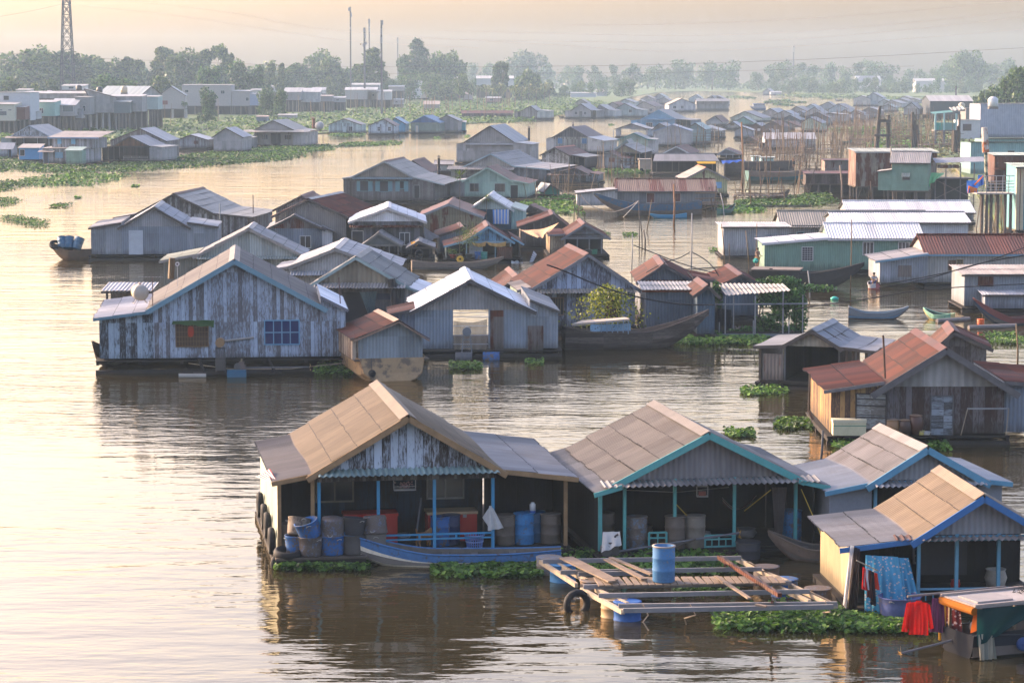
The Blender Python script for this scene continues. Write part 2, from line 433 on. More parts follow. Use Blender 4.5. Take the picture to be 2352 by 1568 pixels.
    def rail(s,xa,xb,y0,y1,mat=None,n=None,vert=False,o=-.05):
        a,b=s.u(xa),s.u(xb); z0,z1=s.z(y0),s.z(y1); m=MB()
        zm=z0-(z0-z1)*.3
        m.bar((a,o,z0),(b,o,z0),.06,.06); m.bar((a,o,zm),(b,o,zm),.05,.05)
        if vert:
            m.bar((a,o,z1+.06),(b,o,z1+.06),.05,.05)
            n=n or int((b-a)/.22)
            for i in range(n+1):
                x=a+(b-a)*i/n; m.bar((x,o,zm),(x,o,z1+.06),.035,.035)
        n2=max(2,int((b-a)/1.1))
        for i in range(n2+1):
            x=a+(b-a)*i/n2; m.bar((x,o,z1 if i in(0,n2) else zm),(x,o,z0),.06,.06)
        m.build('railing',mat or s.T,s.e)
    def window(s,x0,x1,y0,y1,fc=None,pc=None,nx=2,ny=1,y=None,bars=False,fwid=.06):
        y=0. if y is None else y
        a,b=s.u(x0),s.u(x1); z1,z0=s.z(y0),s.z(y1); w=fwid; m=MB(); yf=y-.05
        m.box(a-w,b+w,yf,y-.002,z1,z1+w); m.box(a-w,b+w,yf-.01,y-.002,z0-w,z0)
        m.box(a-w,a,yf,y-.002,z0,z1); m.box(b,b+w,yf,y-.002,z0,z1)
        t=.012 if bars else w*.45
        for i in range(1,nx): x=a+(b-a)*i/nx; m.box(x-t,x+t,yf+.008,y-.01,z0,z1)
        for i in range(1,ny): z=z0+(z1-z0)*i/ny; m.box(a,b,yf+.012,y-.012,z-t,z+t)
        o=m.build('window',fc or plain((.5,.5,.5)),s.e)
        MB().box(a,b,y-.02,y-.004,z0,z1).build('pane',pc or glass(),o); return o
    def door(s,x0,x1,y0,y1=None,mat=None,y=0.,fr=None):
        a,b=s.u(x0),s.u(x1); z1=s.z(y0); z0=s.z(y1) if y1 else s.zb
        o=MB().box(a,b,y-.03,y-.003,z0,z1).build('door',mat or plain(DARK),s.e)
        m=MB(); w=.05; m.box(a-w,a,y-.06,y-.003,z0,z1+w); m.box(b,b+w,y-.06,y-.003,z0,z1+w); m.box(a,b,y-.06,y-.003,z1,z1+w)
        m.build('frame',fr or s.T,o); return o
    def panel(s,x0,x1,y0,y1,mat,y=0.,name='panel',th=.02,tilt=0.):
        a,b=s.u(x0),s.u(x1); z1,z0=s.z(y0),s.z(y1)
        return MB().box(a,b,y-.008-th,y-.008,z0,z1).build(name,mat,s.e)
    def lean(s,side,xo,yo,yi=None,w=None,r=None,d=None,o=0.,op=0,posts=(),ov=.25,eo=.25,t=None,win=(),sag=0.,name='lean_to',zb=None):
        L=side=='L'; ui=s.u0 if L else s.u1; uo=s.u(xo); zo=s.z(yo); zi=s.z(yi) if yi is not None else s.ze
        d=d or s.D-o; zb=s.zb if zb is None else zb; sg=-1 if L else 1
        m=MB(); W=w or s.w
        if op:
            th=.06
            m.box(min(uo,uo-sg*th),max(uo,uo-sg*th),o,o+d,zb,zo-.05)
            if op>0: MB().box(min(ui,uo),max(ui,uo),o+min(op,d-.1),o+min(op,d-.1)+th,zb,min(zo,zi)-.02).build('back_wall',plank((.018,.018,.02),(.012,.011,.01),.5),s.e)
        else:
            P=[(ui,zb),(uo,zb),(uo,zo),(ui,zi)]
            if L: P=P[::-1]
            m.prism([(x+(sg*.004 if x==ui else 0),z) for x,z in P],o+.01,o+d)
        b=m.build(name,W,s.e)
        sl=(zi-zo)/abs(uo-ui); ue=uo+sg*eo; zE=zo-eo*sl
        q=MB(); nn=max(1,round(abs(ue-ui)/1.2)) if s.mid else 1
        ox=.05
        q.slope((ui,o-ov,zi+ox),(ui,o+d+ov,zi+ox),(ue,o+d+ov,zE+ox),(ue,o-ov,zE+ox),nn,corr=s.near,sag=sag)
        q.build('roof',r or s.r,b)
        if s.mid or t:
            MB().bar((ui,o-ov-.03,zi-.03),(ue,o-ov-.03,zE-.03),.05,.15).build('fascia',t or s.T,b)
        if op: 
            MB().box(min(ui,uo),max(ui,uo),o-.1,o+d,zb-.08,zb-.003).build('floor',DW(),b)
        for p in posts:
            x=s.u(p); MB().box(x-.06,x+.06,o-.06,o+.06,zb,zo+(zi-zo)*abs(uo-x)/abs(uo-ui)).build('post',t or WD(),b)
        return b
    def chimney(s,x,y0,y1,r=.12,mat=None,y=1.):
        u=s.u(x); Y=s.c.y+y; f=Y/s.c.y
        z0=CH-(CH-s.z(y1))*f; z1=CH-(CH-s.z(y0))*f
        m=MB(); m.tube([(u,y,z0),(u,y,z1)],r,10); m.lathe([(r*1.7,z1+.1),(.01,z1+.28)],10,Matrix.Translation((u,y,0)))
        m.build('chimney',mat or sheet((.05,.045,.045),.25),s.e)
    def p(s,x,y,depth=0.,z=None):
        """world point on the front plane pushed back by depth metres"""
        u=s.u(x); zz=s.z(y) if z is None else z
        return s.e.matrix_basis@Vector((u,depth,zz))
class Side(object):
    """long house whose eave faces the view; ridge along x"""
    def __init__(s,k,label,x0,x1,yb,ye,yr,W=6.,w=None,r=None,t=None,zb=.4,gz=0.,yaw=0.,ez=None,eo=.3,ov=.25,cs=2.6,name='floating_house',cat='floating house',
                 group=None,raft=True,stilt=None,op=0,posts=(),win=(),door=(),shed=False,roof=True,hip=0.,cap=None,par=False,zby=None,lean=(),aw=None):
        X=lambda x:vx(k,x); Yv=lambda y:vy(k,y); s.k=k
        ye_=Yv(ye)
        if yb is None: ez=ez or 3.; yb_=(ye_-YH*ez/CH)/(1-ez/CH)
        else: yb_=Yv(yb)
        xc=(X(x0)+X(x1))/2; c=at(xc,yb_,gz); s.Y=c.y; s.c=c; s.xc=xc
        s.w=w or sh(GREY,.1); s.r=r or ro(GREY,.05); s.t=t; s.T=t or wood((.1,.085,.075))
        s.e=thing(name,label,cat,c,-yaw,group); cy=math.cos(yaw); e=s.e
        s.u=lambda x:(on(X(x),yb_,c.y).x-c.x)/cy
        s.z=lambda y:on(xc,Yv(y),c.y).z-gz
        u0,u1=s.u(x0),s.u(x1); ze=s.z(ye); s.u0,s.u1,s.ze,s.D=u0,u1,ze,W
        if zby: zb=s.z(zby)
        s.zb=zb
        yr_d=W if shed else W/2
        zr=on(xc,Yv(yr),c.y+yr_d).z-gz; 
        if not shed: zr=max(zr,ze+.3)
        s.near=s.Y<235; s.mid=s.Y<420; s.zr=zr
        m=MB()
        def xprism(P,a,b):
            n=len(P); pts=[(a,y,z) for y,z in P]+[(b,y,z) for y,z in P]
            f=[tuple(range(n-1,-1,-1)),tuple(range(n,2*n))]+[(i,(i+1)%n,n+(i+1)%n,n+i) for i in range(n)]
            m.add(pts,f)
        y0=op
        prof=[(y0,zb),(W,zb),(W,zr),(y0,ze+(zr-ze)*y0/W)] if shed else [(y0,zb),(W,zb),(W,ze),(W/2,zr),(y0,ze+(zr-ze)*y0/(W/2))]
        xprism(prof,u0,u1); m.build('wall',s.w,e)
        if op: MB().box(u0,u1,-.1,op-.01,zb-.08,zb-.003).build('porch_floor',DW(),e)
        q=MB(); sl=(zr-ze)/yr_d; zo=.06
        nc=max(1,round(math.hypot(yr_d,zr-ze)/cs)) if s.mid else 1
        a,b=u0-ov,u1+ov
        q.slope((a+hip,yr_d,zr+zo),(b-hip,yr_d,zr+zo),(b,-eo,ze-eo*sl+zo),(a,-eo,ze-eo*sl+zo),nc,corr=s.Y<330,pitch=.22)
        if not shed: q.slope((a+hip,yr_d,zr+zo),(b-hip,yr_d,zr+zo),(b,W+eo,ze-eo*sl+zo),(a,W+eo,ze-eo*sl+zo),nc,corr=s.near)
        if roof:
            rf=q.build('roof',s.r,e)
            if s.mid and not shed:
                MB().tube([(a,yr_d,zr+zo+.03),(b,yr_d,zr+zo+.03)],.09,6).build('ridge_cap',cap or s.r,rf)
            if s.mid: MB().box(a,b,-eo-.04,-eo,ze-eo*sl-.08,ze-eo*sl+.03).build('fascia',s.T,rf)
        if par: MB().box(u0-.05,u1+.05,-.05,.15,ze,zr+.3).build('parapet',s.w,e)
        if raft and not stilt:
            us=[u0,u1]+[s.u(a[1]) for a in lean]; xa,xb=min(us)-.2,max(us)+.2; q=MB(); q.box(xa,xb,-.35,W+.2,zb-.16,zb-.085)
            for yy in (-.2,W): q.tube([(xa,yy,-.02),(xb,yy,-.02)],.2,8)
            q.build('raft',DW(),e)
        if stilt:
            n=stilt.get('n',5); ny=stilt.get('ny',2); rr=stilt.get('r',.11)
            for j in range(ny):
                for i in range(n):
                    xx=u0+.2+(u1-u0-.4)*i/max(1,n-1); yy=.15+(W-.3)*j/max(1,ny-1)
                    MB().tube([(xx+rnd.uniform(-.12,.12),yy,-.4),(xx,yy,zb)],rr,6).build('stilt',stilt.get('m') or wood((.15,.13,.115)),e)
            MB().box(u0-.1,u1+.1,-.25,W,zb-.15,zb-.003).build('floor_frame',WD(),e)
            q=MB(); q.box(u0+.3,u1-.3,W-.4,W-.3,-.3,zb-.16)  # added dark board in place of underfloor shade; loose slanting poles join it
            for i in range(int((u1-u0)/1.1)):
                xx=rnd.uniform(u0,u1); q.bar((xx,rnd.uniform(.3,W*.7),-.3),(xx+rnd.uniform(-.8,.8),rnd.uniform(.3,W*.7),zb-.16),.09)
            q.build('underfloor_shade_screen',wood((.05,.045,.04)),e)
        for p in posts:
            x=s.u(p); MB().box(x-.06,x+.06,-.06,.06,zb,ze).build('post',s.T,e)
        for a in win: s.window(*a)
        for a in door: s.door(*a)
        for a in lean: s.lean(*a)
        if aw: s.awning(*aw)
    window=House.window; door=House.door; panel=House.panel; awning=House.awning; rail=House.rail; lean=House.lean; chimney=House.chimney; p=House.p
# ---- setting
cam=bpy.data.cameras.new('camera'); camo=bpy.data.objects.new('camera',cam); COL.objects.link(camo)
cam.sensor_width=36.; cam.lens=36.*FP/2352.; cam.clip_end=9000.; cam.clip_start=.5
camo.location=(0,0,CH); camo.rotation_euler=(PI/2-PT,0,0); SC.camera=camo
SUN_EL=R(20.); SUN_DIR=Vector((-.87,.49,0)).normalized()
w=bpy.data.worlds.new('World'); SC.world=w; w.use_nodes=True; nt=w.node_tree
bg=nt.nodes['Background']; sky=nt.nodes.new('ShaderNodeTexSky'); sky.sky_type='NISHITA'; sky.sun_disc=False
sky.sun_elevation=SUN_EL; sky.sun_rotation=math.atan2(SUN_DIR.x,SUN_DIR.y); sky.altitude=0; sky.air_density=1.; sky.dust_density=5.; sky.ozone_density=.3
tint=nt.nodes.new('ShaderNodeMix'); tint.data_type='RGBA'; tint.blend_type='MULTIPLY'; tint.inputs[0].default_value=1.; tint.inputs[7].default_value=(1.,.955,1.11,1)
nt.links.new(sky.outputs[0],tint.inputs[6]); nt.links.new(tint.outputs[2],bg.inputs[0]); bg.inputs[1].default_value=.15
sl=bpy.data.lights.new('sun','SUN'); so=bpy.data.objects.new('sun',sl); COL.objects.link(so)
sl.energy=2.0; sl.angle=R(.8); sl.color=(1.,.69,.43)
sd=(SUN_DIR*math.cos(SUN_EL)+Vector((0,0,math.sin(SUN_EL))))
so.rotation_euler=sd.to_track_quat('Z','Y').to_euler(); so.location=(-200,100,120)
SC.view_settings.view_transform='Standard'; SC.view_settings.look='None'; SC.view_settings.exposure=2.1; SC.view_settings.gamma=1.
cy_=SC.cycles; cy_.use_denoising=True
try: cy_.denoiser='OPENIMAGEDENOISE'
except Exception: pass
cy_.max_bounces=8; cy_.volume_bounces=1; cy_.transparent_max_bounces=16; cy_.caustics_reflective=False; cy_.caustics_refractive=False
# river
def river_mat():
    s=NT('river_water'); c=s.n('TexCoord').outputs['Object']
    m1=s.n('Mapping',{'Vector':c,'Scale':(.75,1.8,1.)}).outputs[0]; m2=s.n('Mapping',{'Vector':c,'Scale':(.16,.42,1.),'Rotation':(0,0,.25)}).outputs[0]
    m3=s.n('Mapping',{'Vector':c,'Scale':(.018,.03,1.)}).outputs[0]
    n1=s.noise(m1,1.,3.,.5); n2=s.noise(m2,1.,3.,.5); n3=s.noise(m3,1.,3.,.5)
    k=s.ss(n3,.38,.62)
    h=s.math('ADD',s.math('MULTIPLY',n1,s.math('MULTIPLY_ADD',k,.045,.014)),s.math('MULTIPLY',n2,.085))
    b=s.n('Bump',{'Height':h,'Distance':1.,'Strength':1.}).outputs[0]
    c=s.mix(s.noise(m3,2.,4.,.6),(.020,.017,.008),(.031,.026,.014))
    d=s.n('BsdfDiffuse',{'Color':c,'Normal':b}); g=s.n('BsdfGlossy',{'Color':(.92,.795,.635,1),'Roughness':.03,'Normal':b})
    f=s.n('Fresnel',{'IOR':1.8,'Normal':b}).outputs[0]; x=s.n('MixShader',{0:f,1:d.outputs[0],2:g.outputs[0]}); s.t.links.new(x.outputs[0],s.out.inputs[0]); return s.m
m=MB(); XS=[-1400,-400,400,1400]; YS=[-60,200,600,1500,2300]
for i in range(3):
    for j in range(4): m.quad((XS[i],YS[j],0),(XS[i+1],YS[j],0),(XS[i+1],YS[j+1],0),(XS[i],YS[j+1],0))
tag(m.build('river_water',river_mat()),'brown river water with small ripples reflecting the pale sky','river',kind='structure')
def ground_mat():
    s=NT('weedy_ground'); c=s.n('TexCoord').outputs['Object']
    n=s.noise(c,.035,6,.65); n2=s.noise(c,.6,5,.6); n3=s.noise(c,.012,3,.5)
    b=s.mix(s.ss(n2,.35,.65),(.05,.085,.03),(.10,.125,.05)); b=s.mix(s.ss(n,.53,.7),b,(.13,.11,.065)); b=s.mix(s.ss(n3,.5,.7),b,(.07,.10,.04))
    s.pr(b,.9,.1,0.,s.bump(n2,.2,.6)); return s.m
def land(name,label,pv,z=.25,inner=None):
    m=MB(); P=[at(x,y,z) for x,y in pv]
    ed=[Vector((p.x,p.y,-.4)) for p in P]; n=len(P)
    from mathutils.geometry import tessellate_polygon
    tri=tessellate_polygon([P]); m.add(P,[tuple(t) if (P[t[1]]-P[t[0]]).cross(P[t[2]]-P[t[0]]).z>0 else (t[0],t[2],t[1]) for t in tri])
    for i in range(n): j=(i+1)%n; m.quad(P[i],ed[i],ed[j],P[j])
    return tag(m.build(name,GM),label,'ground',kind='structure')
GM=ground_mat()
LEFTB=[(-420,360),(0,341),(240,328),(420,316),(560,312),(740,305),(940,296),(1048,284),(1180,277),(1271,265),(1400,238),(1450,222),(1510,212),(1600,209),(1760,211),(1962,219),(2060,222),(2800,222),(2800,197),(-420,197)]
land('riverbank','flat green weedy far bank of the river under the trees',LEFTB)
# right bank
RIGHTB=[(2030,246),(2140,268),(2090,300),(2160,352),(2230,420),(2300,520),(2700,560),(2700,224),(2090,224)]
land('ground','right river bank with green weeds under the stilt houses',RIGHTB,.3)
# far backdrop land beyond everything so the plain reaches the haze
# haze
def haze_box(dens=.00014):
    m=MB().box(-1405,1405,-65,2306,-1.,44.)
    s=NT('haze_air'); v=s.n('VolumePrincipled',{'Color':(.62,.83,1.,1),'Density':dens,'Anisotropy':0.})
    s.t.links.new(v.outputs[0],s.out.inputs['Volume'])
    o=m.build('haze',s.m); tag(o,'thin pale blue haze over the river','haze',kind='stuff'); o.display_type='WIRE'
haze_box()
# ---- vegetation
def leafquad(m,p,sz,n=None):
    n=n or Vector((rnd.gauss(0,1),rnd.gauss(0,1),rnd.gauss(.4,1))).normalized()
    a=n.orthogonal().normalized(); a=(Matrix.Rotation(rnd.uniform(0,6.28),3,n)@a)*sz; b=n.cross(a)*rnd.uniform(.5,.9)
    m.add([p-a,p-b*.9+a*.1,p+a,p+b+a*.1],[(0,1,2,3)])
def crown_mesh(kind,seed,nl=1500):
    """unit tree: height 1, crown about .5 wide; returns (crown MB, trunk MB)"""
    global rnd
    sv=rnd; rnd=random.Random(seed); m=MB(); t=MB(); cl=[]
    if kind=='broad':
        for i in range(15):
            a=rnd.uniform(0,6.28); r=rnd.uniform(.05,.36); z=rnd.uniform(.42,.9)-r*.28
            cl.append((Vector((math.cos(a)*r,math.sin(a)*r,z)),rnd.uniform(.10,.19)))
    elif kind=='tall':
        for i in range(15):
            z=rnd.uniform(.32,.95); a=rnd.uniform(0,6.28); r=rnd.uniform(.02,.2)*(1.15-abs(z-.62))
            cl.append((Vector((math.cos(a)*r,math.sin(a)*r,z)),rnd.uniform(.065,.13)))
    elif kind=='dense':
        for i in range(20):
            a=rnd.uniform(0,6.28); z=rnd.uniform(.1,.86); r=rnd.uniform(0,.36)*math.sqrt(max(.1,1-((z-.35)/.6)**2))
            cl.append((Vector((math.cos(a)*r,math.sin(a)*r,z)),rnd.uniform(.11,.2)))
    elif kind=='cone':
        for i in range(22):
            z=rnd.uniform(.15,.95); a=rnd.uniform(0,6.28); r=rnd.uniform(.1,.3)*(1.02-z)*1.2
            cl.append((Vector((math.cos(a)*r,math.sin(a)*r,z)),.06+.12*(1-z)))
    elif kind=='bush':
        for i in range(16):
            a=rnd.uniform(0,6.28); z=rnd.uniform(.1,.8); r=rnd.uniform(0,.5)
            cl.append((Vector((math.cos(a)*r,math.sin(a)*r,z*(1-r*.6))),rnd.uniform(.12,.24)))
    if kind=='palm':
        t.tube([(0,0,0),(.03,0,.4),(.02,.02,.72)],.02,6,.013)
        for i in range(20):
            a=2*PI*i/20+rnd.uniform(-.2,.2); up=rnd.uniform(-.2,.9); L=rnd.uniform(.3,.42)
            prev=Vector((.02,.02,.72)); d=Vector((math.cos(a),math.sin(a),up)).normalized(); side=Vector((-math.sin(a),math.cos(a),0))
            for q in range(7):
                nx=prev+d*L/7; d=(d+Vector((0,0,-.2))).normalized(); wd=.05*(1-q/8)
                for sg in (-1,1): 
                    m.add([prev,nx,nx+side*sg*wd+Vector((0,0,-.035)),prev+side*sg*wd*1.1+Vector((0,0,-.035))],[(0,1,2,3)])
                prev=nx
    else:
        th={'broad':.022,'tall':.015,'dense':.02,'cone':.018,'bush':.012}[kind]
        top=.7 if kind!='bush' else .35
        t.tube([(0,0,-.02),(.012,.0,top*.4),(-.01,.01,top)],th,7,th*.4)
        for c,r in cl[:9]: 
            z0=min(c.z*.7,top*.9); t.tube([(0,0,z0*.8),(c.x*.5,c.y*.5,(z0+c.z)/2),tuple(c)],th*.4,5,th*.12)
        tot=sum(r*r for c,r in cl); ls={'broad':.030,'tall':.026,'dense':.031,'cone':.028,'bush':.05}[kind]
        for c,r in cl:
            for i in range(int(nl*r*r/tot)):
                v=Vector((rnd.gauss(0,1),rnd.gauss(0,1),rnd.gauss(0,.85))).normalized()*r*(rnd.uniform(.3,1.)**.55)
                leafquad(m,c+v*(1+rnd.uniform(-.1,.25)),ls*rnd.uniform(.7,1.4))
    rnd=sv
    return m,t
LEAFC={'broad':(.045,.085,.028),'tall':(.05,.085,.03),'dense':(.032,.075,.022),'cone':(.028,.065,.025),'bush':(.05,.09,.025),'palm':(.07,.1,.03)}
PROTO={}
def tree(kind,label,px,pyb,h_px,w_px,gz=.3,cat='tree',group=None,name=None,k='V',seed=None,nl=1500,col=None):
    px,pyb=vv(k,px,pyb); h_px*=KR[k][2]; w_px*=KR[k][2]
    c=at(px,pyb,gz); s=FP/c.y; h=h_px/s; wd=w_px/s
    seed=rnd.randint(0,3) if seed is None else seed
    key=(kind,seed,nl,col)
    nm=name or {'palm':'palm_tree','bush':'shrub'}.get(kind,'tree')
    e=thing(nm,label,cat,c,rnd.uniform(0,6.28),group)
    bw={'broad':.86,'tall':.56,'dense':.95,'cone':.72,'bush':1.25,'palm':.8}[kind]
    e.scale=(wd/bw,wd/bw,h)
    if key not in PROTO:
        m,t=crown_mesh(kind,seed*17+len(kind),nl)
        a=m.build('crown',leafm(col or LEAFC[kind]),e); b=t.build('trunk',wood((.12,.095,.07)),e,True); PROTO[key]=(a.data,b.data)
    else:
        for nm2,d in zip(('crown','trunk'),PROTO[key]):
            o=bpy.data.objects.new(nm2,d); COL.objects.link(o); o.parent=e
    return e
def inpoly(x,y,P):
    c=False; j=len(P)-1
    for i in range(len(P)):
        if (P[i][1]>y)!=(P[j][1]>y) and x<(P[j][0]-P[i][0])*(y-P[i][1])/(P[j][1]-P[i][1])+P[i][0]: c=not c
        j=i
    return c
HYA=None
def weeds(label,k,pv,n,size=.13,h=.3,name='water_hyacinth',col=(.058,.125,.025),z=0.,clump=.5,cat='water hyacinth',cover=.35):
    """floating leaves over a patch of water; leaves are rounded blades on short stalks"""
    if name=='water_hyacinth' and size<.2: size*=.64; n=int(n*1.9)
    P=[at(*vv(k,x,y),z) for x,y in pv]; P2=[(p.x,p.y) for p in P]
    xa,xb=min(p[0] for p in P2),max(p[0] for p in P2); ya,yb=min(p[1] for p in P2),max(p[1] for p in P2)
    m=MB(); cs=[]; tries=0; ox=rnd.uniform(0,100)
    from mathutils import noise as mn
    cnt=0; sc=1/(size*9)
    while cnt<n and tries<n*12:
        tries+=1; x=rnd.uniform(xa,xb); y=rnd.uniform(ya,yb)
        nv=mn.noise(Vector((x*sc*.35+ox,y*sc*.35,0)))*.6+mn.noise(Vector((x*sc*1.5,y*sc*1.5,ox)))*.4
        # ragged rim
        j=size*4; 
        if not inpoly(x+rnd.gauss(0,j),y+rnd.gauss(0,j*1.5),P2): continue
        if nv<-cover*clump and rnd.random()<.85: continue
        hh=h*.5*(.2+.9*rnd.random())*(1+nv*.8)
        c=Vector((x,y,z+max(.03,hh))); nn=Vector((rnd.gauss(0,.55),rnd.gauss(-.1,.55),1)).normalized()
        a=nn.orthogonal().normalized(); a=Matrix.Rotation(rnd.uniform(0,6.28),3,nn)@a; b=nn.cross(a)
        r=size*rnd.uniform(.55,1.2); cup=.25*r
        pts=[c+(a*math.cos(t)*(1.12 if q==0 else 1)+b*math.sin(t)*.85)*r+nn*cup*(1 if q%2 else .6) for q,t in enumerate([i*PI/3 for i in range(6)])]
        m.add([c]+pts,[(0,1,2),(0,2,3),(0,3,4),(0,4,5),(0,5,6),(0,6,1)])
        if cnt%3==0: 
            st=Vector((x+rnd.uniform(-.05,.05)*size*8,y,z-.02)); m.add([st,st+Vector((size*.18,0,0)),c],[(0,1,2)])
        cnt+=1
    return tag(m.build(name,leafm(col,.35,.75)),label,cat,kind='stuff')
PLW=plank((.5,.55,.6),(.085,.075,.07),.42,.2)
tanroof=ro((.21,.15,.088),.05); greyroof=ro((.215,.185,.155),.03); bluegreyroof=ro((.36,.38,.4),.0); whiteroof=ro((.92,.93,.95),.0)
teal=plain((.10,.36,.34),.5); blue=plain((.05,.27,.47),.5); skyb=plain((.13,.33,.45),.5); tanw=wood((.32,.2,.1)); 
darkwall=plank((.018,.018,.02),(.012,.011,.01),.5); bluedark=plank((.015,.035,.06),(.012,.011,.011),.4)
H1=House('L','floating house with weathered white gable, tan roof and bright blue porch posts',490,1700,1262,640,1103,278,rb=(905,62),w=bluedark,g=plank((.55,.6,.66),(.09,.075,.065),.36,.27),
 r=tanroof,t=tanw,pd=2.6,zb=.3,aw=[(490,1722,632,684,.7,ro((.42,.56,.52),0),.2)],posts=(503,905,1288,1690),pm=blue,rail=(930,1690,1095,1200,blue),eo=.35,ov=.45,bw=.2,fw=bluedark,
 win=[(535,780,745,935,wood((.2,.17,.13)),None,2,1,2.55),(1313,1556,742,932,wood((.25,.24,.22)),None,2,1,2.55)],
 lean=[('L',222,700,652,sh((.4,.45,.36),.05),ro((.22,.19,.165),.03),None,0.,2.2,(235,460),.3,.2,tanw),('R',2200,722,655,darkwall,ro((.3,.3,.3),.05),None,0.,2.2,(2195,),.3,.35,tanw)])
MB().box(H1.u(486),H1.u(1712),-.1,0,H1.z(716),H1.z(684)).build('valance',plank((.2,.19,.18),(.07,.06,.055),.6,.12),H1.e)
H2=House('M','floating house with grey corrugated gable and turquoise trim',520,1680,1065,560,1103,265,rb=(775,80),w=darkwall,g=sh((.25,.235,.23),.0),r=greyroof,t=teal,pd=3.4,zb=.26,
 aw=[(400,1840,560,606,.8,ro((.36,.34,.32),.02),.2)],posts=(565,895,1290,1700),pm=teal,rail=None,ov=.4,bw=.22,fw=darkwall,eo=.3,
 lean=[('L',395,608,575,darkwall,ro((.24,.23,.22),.03),None,0.,3.2,(405,),.7,.3,teal),('R',1830,605,570,darkwall,ro((.24,.23,.22),.03),None,0.,3.2,(),.7,.3,teal)])
H2.rail(725,840,905,1020,teal,None,True); H2.rail(1095,1280,935,1020,teal,None,True)
H3=House('N','floating house with sky blue trim, grey net wall and pale grey roof',625,1285,773,320,945,125,rb=(695,8),w=sh((.3,.31,.32),.0),g=sh((.34,.335,.33),.02),r=ro((.32,.29,.265),.01),t=skyb,pd=2.,zb=.5,
 aw=[(615,1308,320,362,.7,ro((.45,.45,.45),0),.2)],posts=(645,),ov=.4,bw=.22,eo=.3,fw=darkwall,
 lean=[('L',362,372,325,plain((.27,.28,.3),.8),bluegreyroof,None,0.,0,(),.3,.25,skyb),('R',1440,345,325,plain((.27,.28,.3),.8),bluegreyroof,None,0.,0,(),.3,.25,skyb)])
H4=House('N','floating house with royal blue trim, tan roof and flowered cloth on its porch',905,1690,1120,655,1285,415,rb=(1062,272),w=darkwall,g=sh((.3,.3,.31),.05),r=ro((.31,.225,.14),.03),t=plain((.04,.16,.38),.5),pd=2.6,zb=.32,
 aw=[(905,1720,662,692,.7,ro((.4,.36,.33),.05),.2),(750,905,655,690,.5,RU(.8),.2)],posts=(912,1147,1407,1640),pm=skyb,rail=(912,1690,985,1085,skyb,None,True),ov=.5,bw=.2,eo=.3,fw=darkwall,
 win=[(1010,1150,800,920,wood((.3,.3,.3)),glass((.08,.1,.1)),1,3,2.55)],
 lean=[('L',490,715,668,sheet((.5,.39,.22),.1,0),ro((.33,.31,.29),.05),None,0.,3.,(500,),.4,.4,None)])
H5=House('K','brown plank house with rust red roof and grey patched gable beside jars',1238,2190,1140,690,1715,395,rb=(1500,257),w=plank((.16,.14,.135),(.075,.045,.036),.55,.26),g=sheet((.36,.34,.31),.03,0,.5,.35),r=RU(.88),
 t=wood((.14,.13,.125)),zb=.45,ov=.45,bw=.28,eo=.55,win=[],door=[(1618,1782,768,1085,plank((.3,.33,.35),(.1,.1,.1),.35,.28,1))],
 lean=[('L',828,712,650,plank((.42,.25,.10),(.14,.09,.07),.5,.22),RU(.9),None,0.,0,(),.3,.35,wood((.2,.18,.17)))])
H7=House('H','large blue weathered plank house with barred window and blue window on the open river',550,1850,1042,535,1182,170,rb=(1190,65),w=PLB(),r=ro((.25,.22,.19),.03),t=plain((.17,.30,.36),.6),zb=.75,ov=.35,bw=.26,eo=.35,cs=1.0,
 win=[(727,970,655,838,wood((.2,.12,.06)),glass((.03,.012,.01)),11,5,None,True,.05),(1417,1678,648,828,plain((.16,.36,.52)),glass((.008,.02,.08)),4,2)],
 lean=[('L',132,612,560,plank((.36,.44,.5),(.06,.06,.062),.42,.3),ro((.5,.5,.52),.0),None,0.,0,(),.3,.3,plain((.13,.24,.3),.6)),('R',2045,555,455,PLB(),whiteroof,7.,0.,0,(),.3,.15,wood((.2,.2,.22)))])
H8=House('I','grey blue corrugated house with bright white roof and open doorway',680,1730,1080,650,1185,380,rb=(1135,275),w=sh((.27,.31,.35),.12),g=sh((.36,.34,.32),.04),r=whiteroof,t=wood((.1,.09,.085)),gap=(1028,1352),zb=.45,ov=.35,bw=.2,eo=.35,D=10,cs=1.2,
 lean=[('R',1992,665,560,sh((.3,.33,.36),.3),ro((.4,.38,.36),.02),None,0.,0,(),.2,.1,None),('L',440,690,640,sh((.16,.18,.22),.2),RU(.5),4.,0.,0,(),.2,.1,None)])
H8.panel(1368,1490,655,1042,RUW(.75)); H8.panel(1712,1855,800,1045,RUW(.7)) 
# ---- floating houses of the middle distance
def HS(k,label,*a,**q): return House(k,label,*a,**q)
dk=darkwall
win_w=plain((.55,.55,.53),.5)
H6=HS('K','open sided shed with crumpled grey metal roof and tan sheet gable on the water',465,893,712,375,680,248,rb=(835,175),w=sh(DGREY,.2),g=sheet((.42,.36,.27),.12,0,.4,.25),r=ro((.34,.35,.36),.06),gap=(480,878),zb=.4,ov=.3,sag=.12,eo=.2,
 lean=[('L',285,385,372,sh(DGREY,.1),ro((.3,.3,.3),.06),None,0.,-1,(285,),.3,.3,None,(),.08),('R',1095,392,372,sh((.2,.2,.21),.1),ro((.34,.35,.36),.06),None,0.,-1,(940,990,1030,1088),.3,.5,None,(),.1)])
MB().box(H6.u(480),H6.u(772),H6.D-.5,H6.D-.44,H6.zb,H6.ze).build('back_wall',dk,H6.e)
MB().box(H6.u(470),H6.u(475),.1,H6.D,H6.zb,H6.ze).build('side_wall',dk,H6.e)
H6.panel(305,462,442,688,RUW(.3),0,'wall_sheet')
MB().box(H6.u(290),H6.u(1090),-.2,H6.D,H6.zb-.08,H6.zb-.01).build('floor',DW(),H6.e)
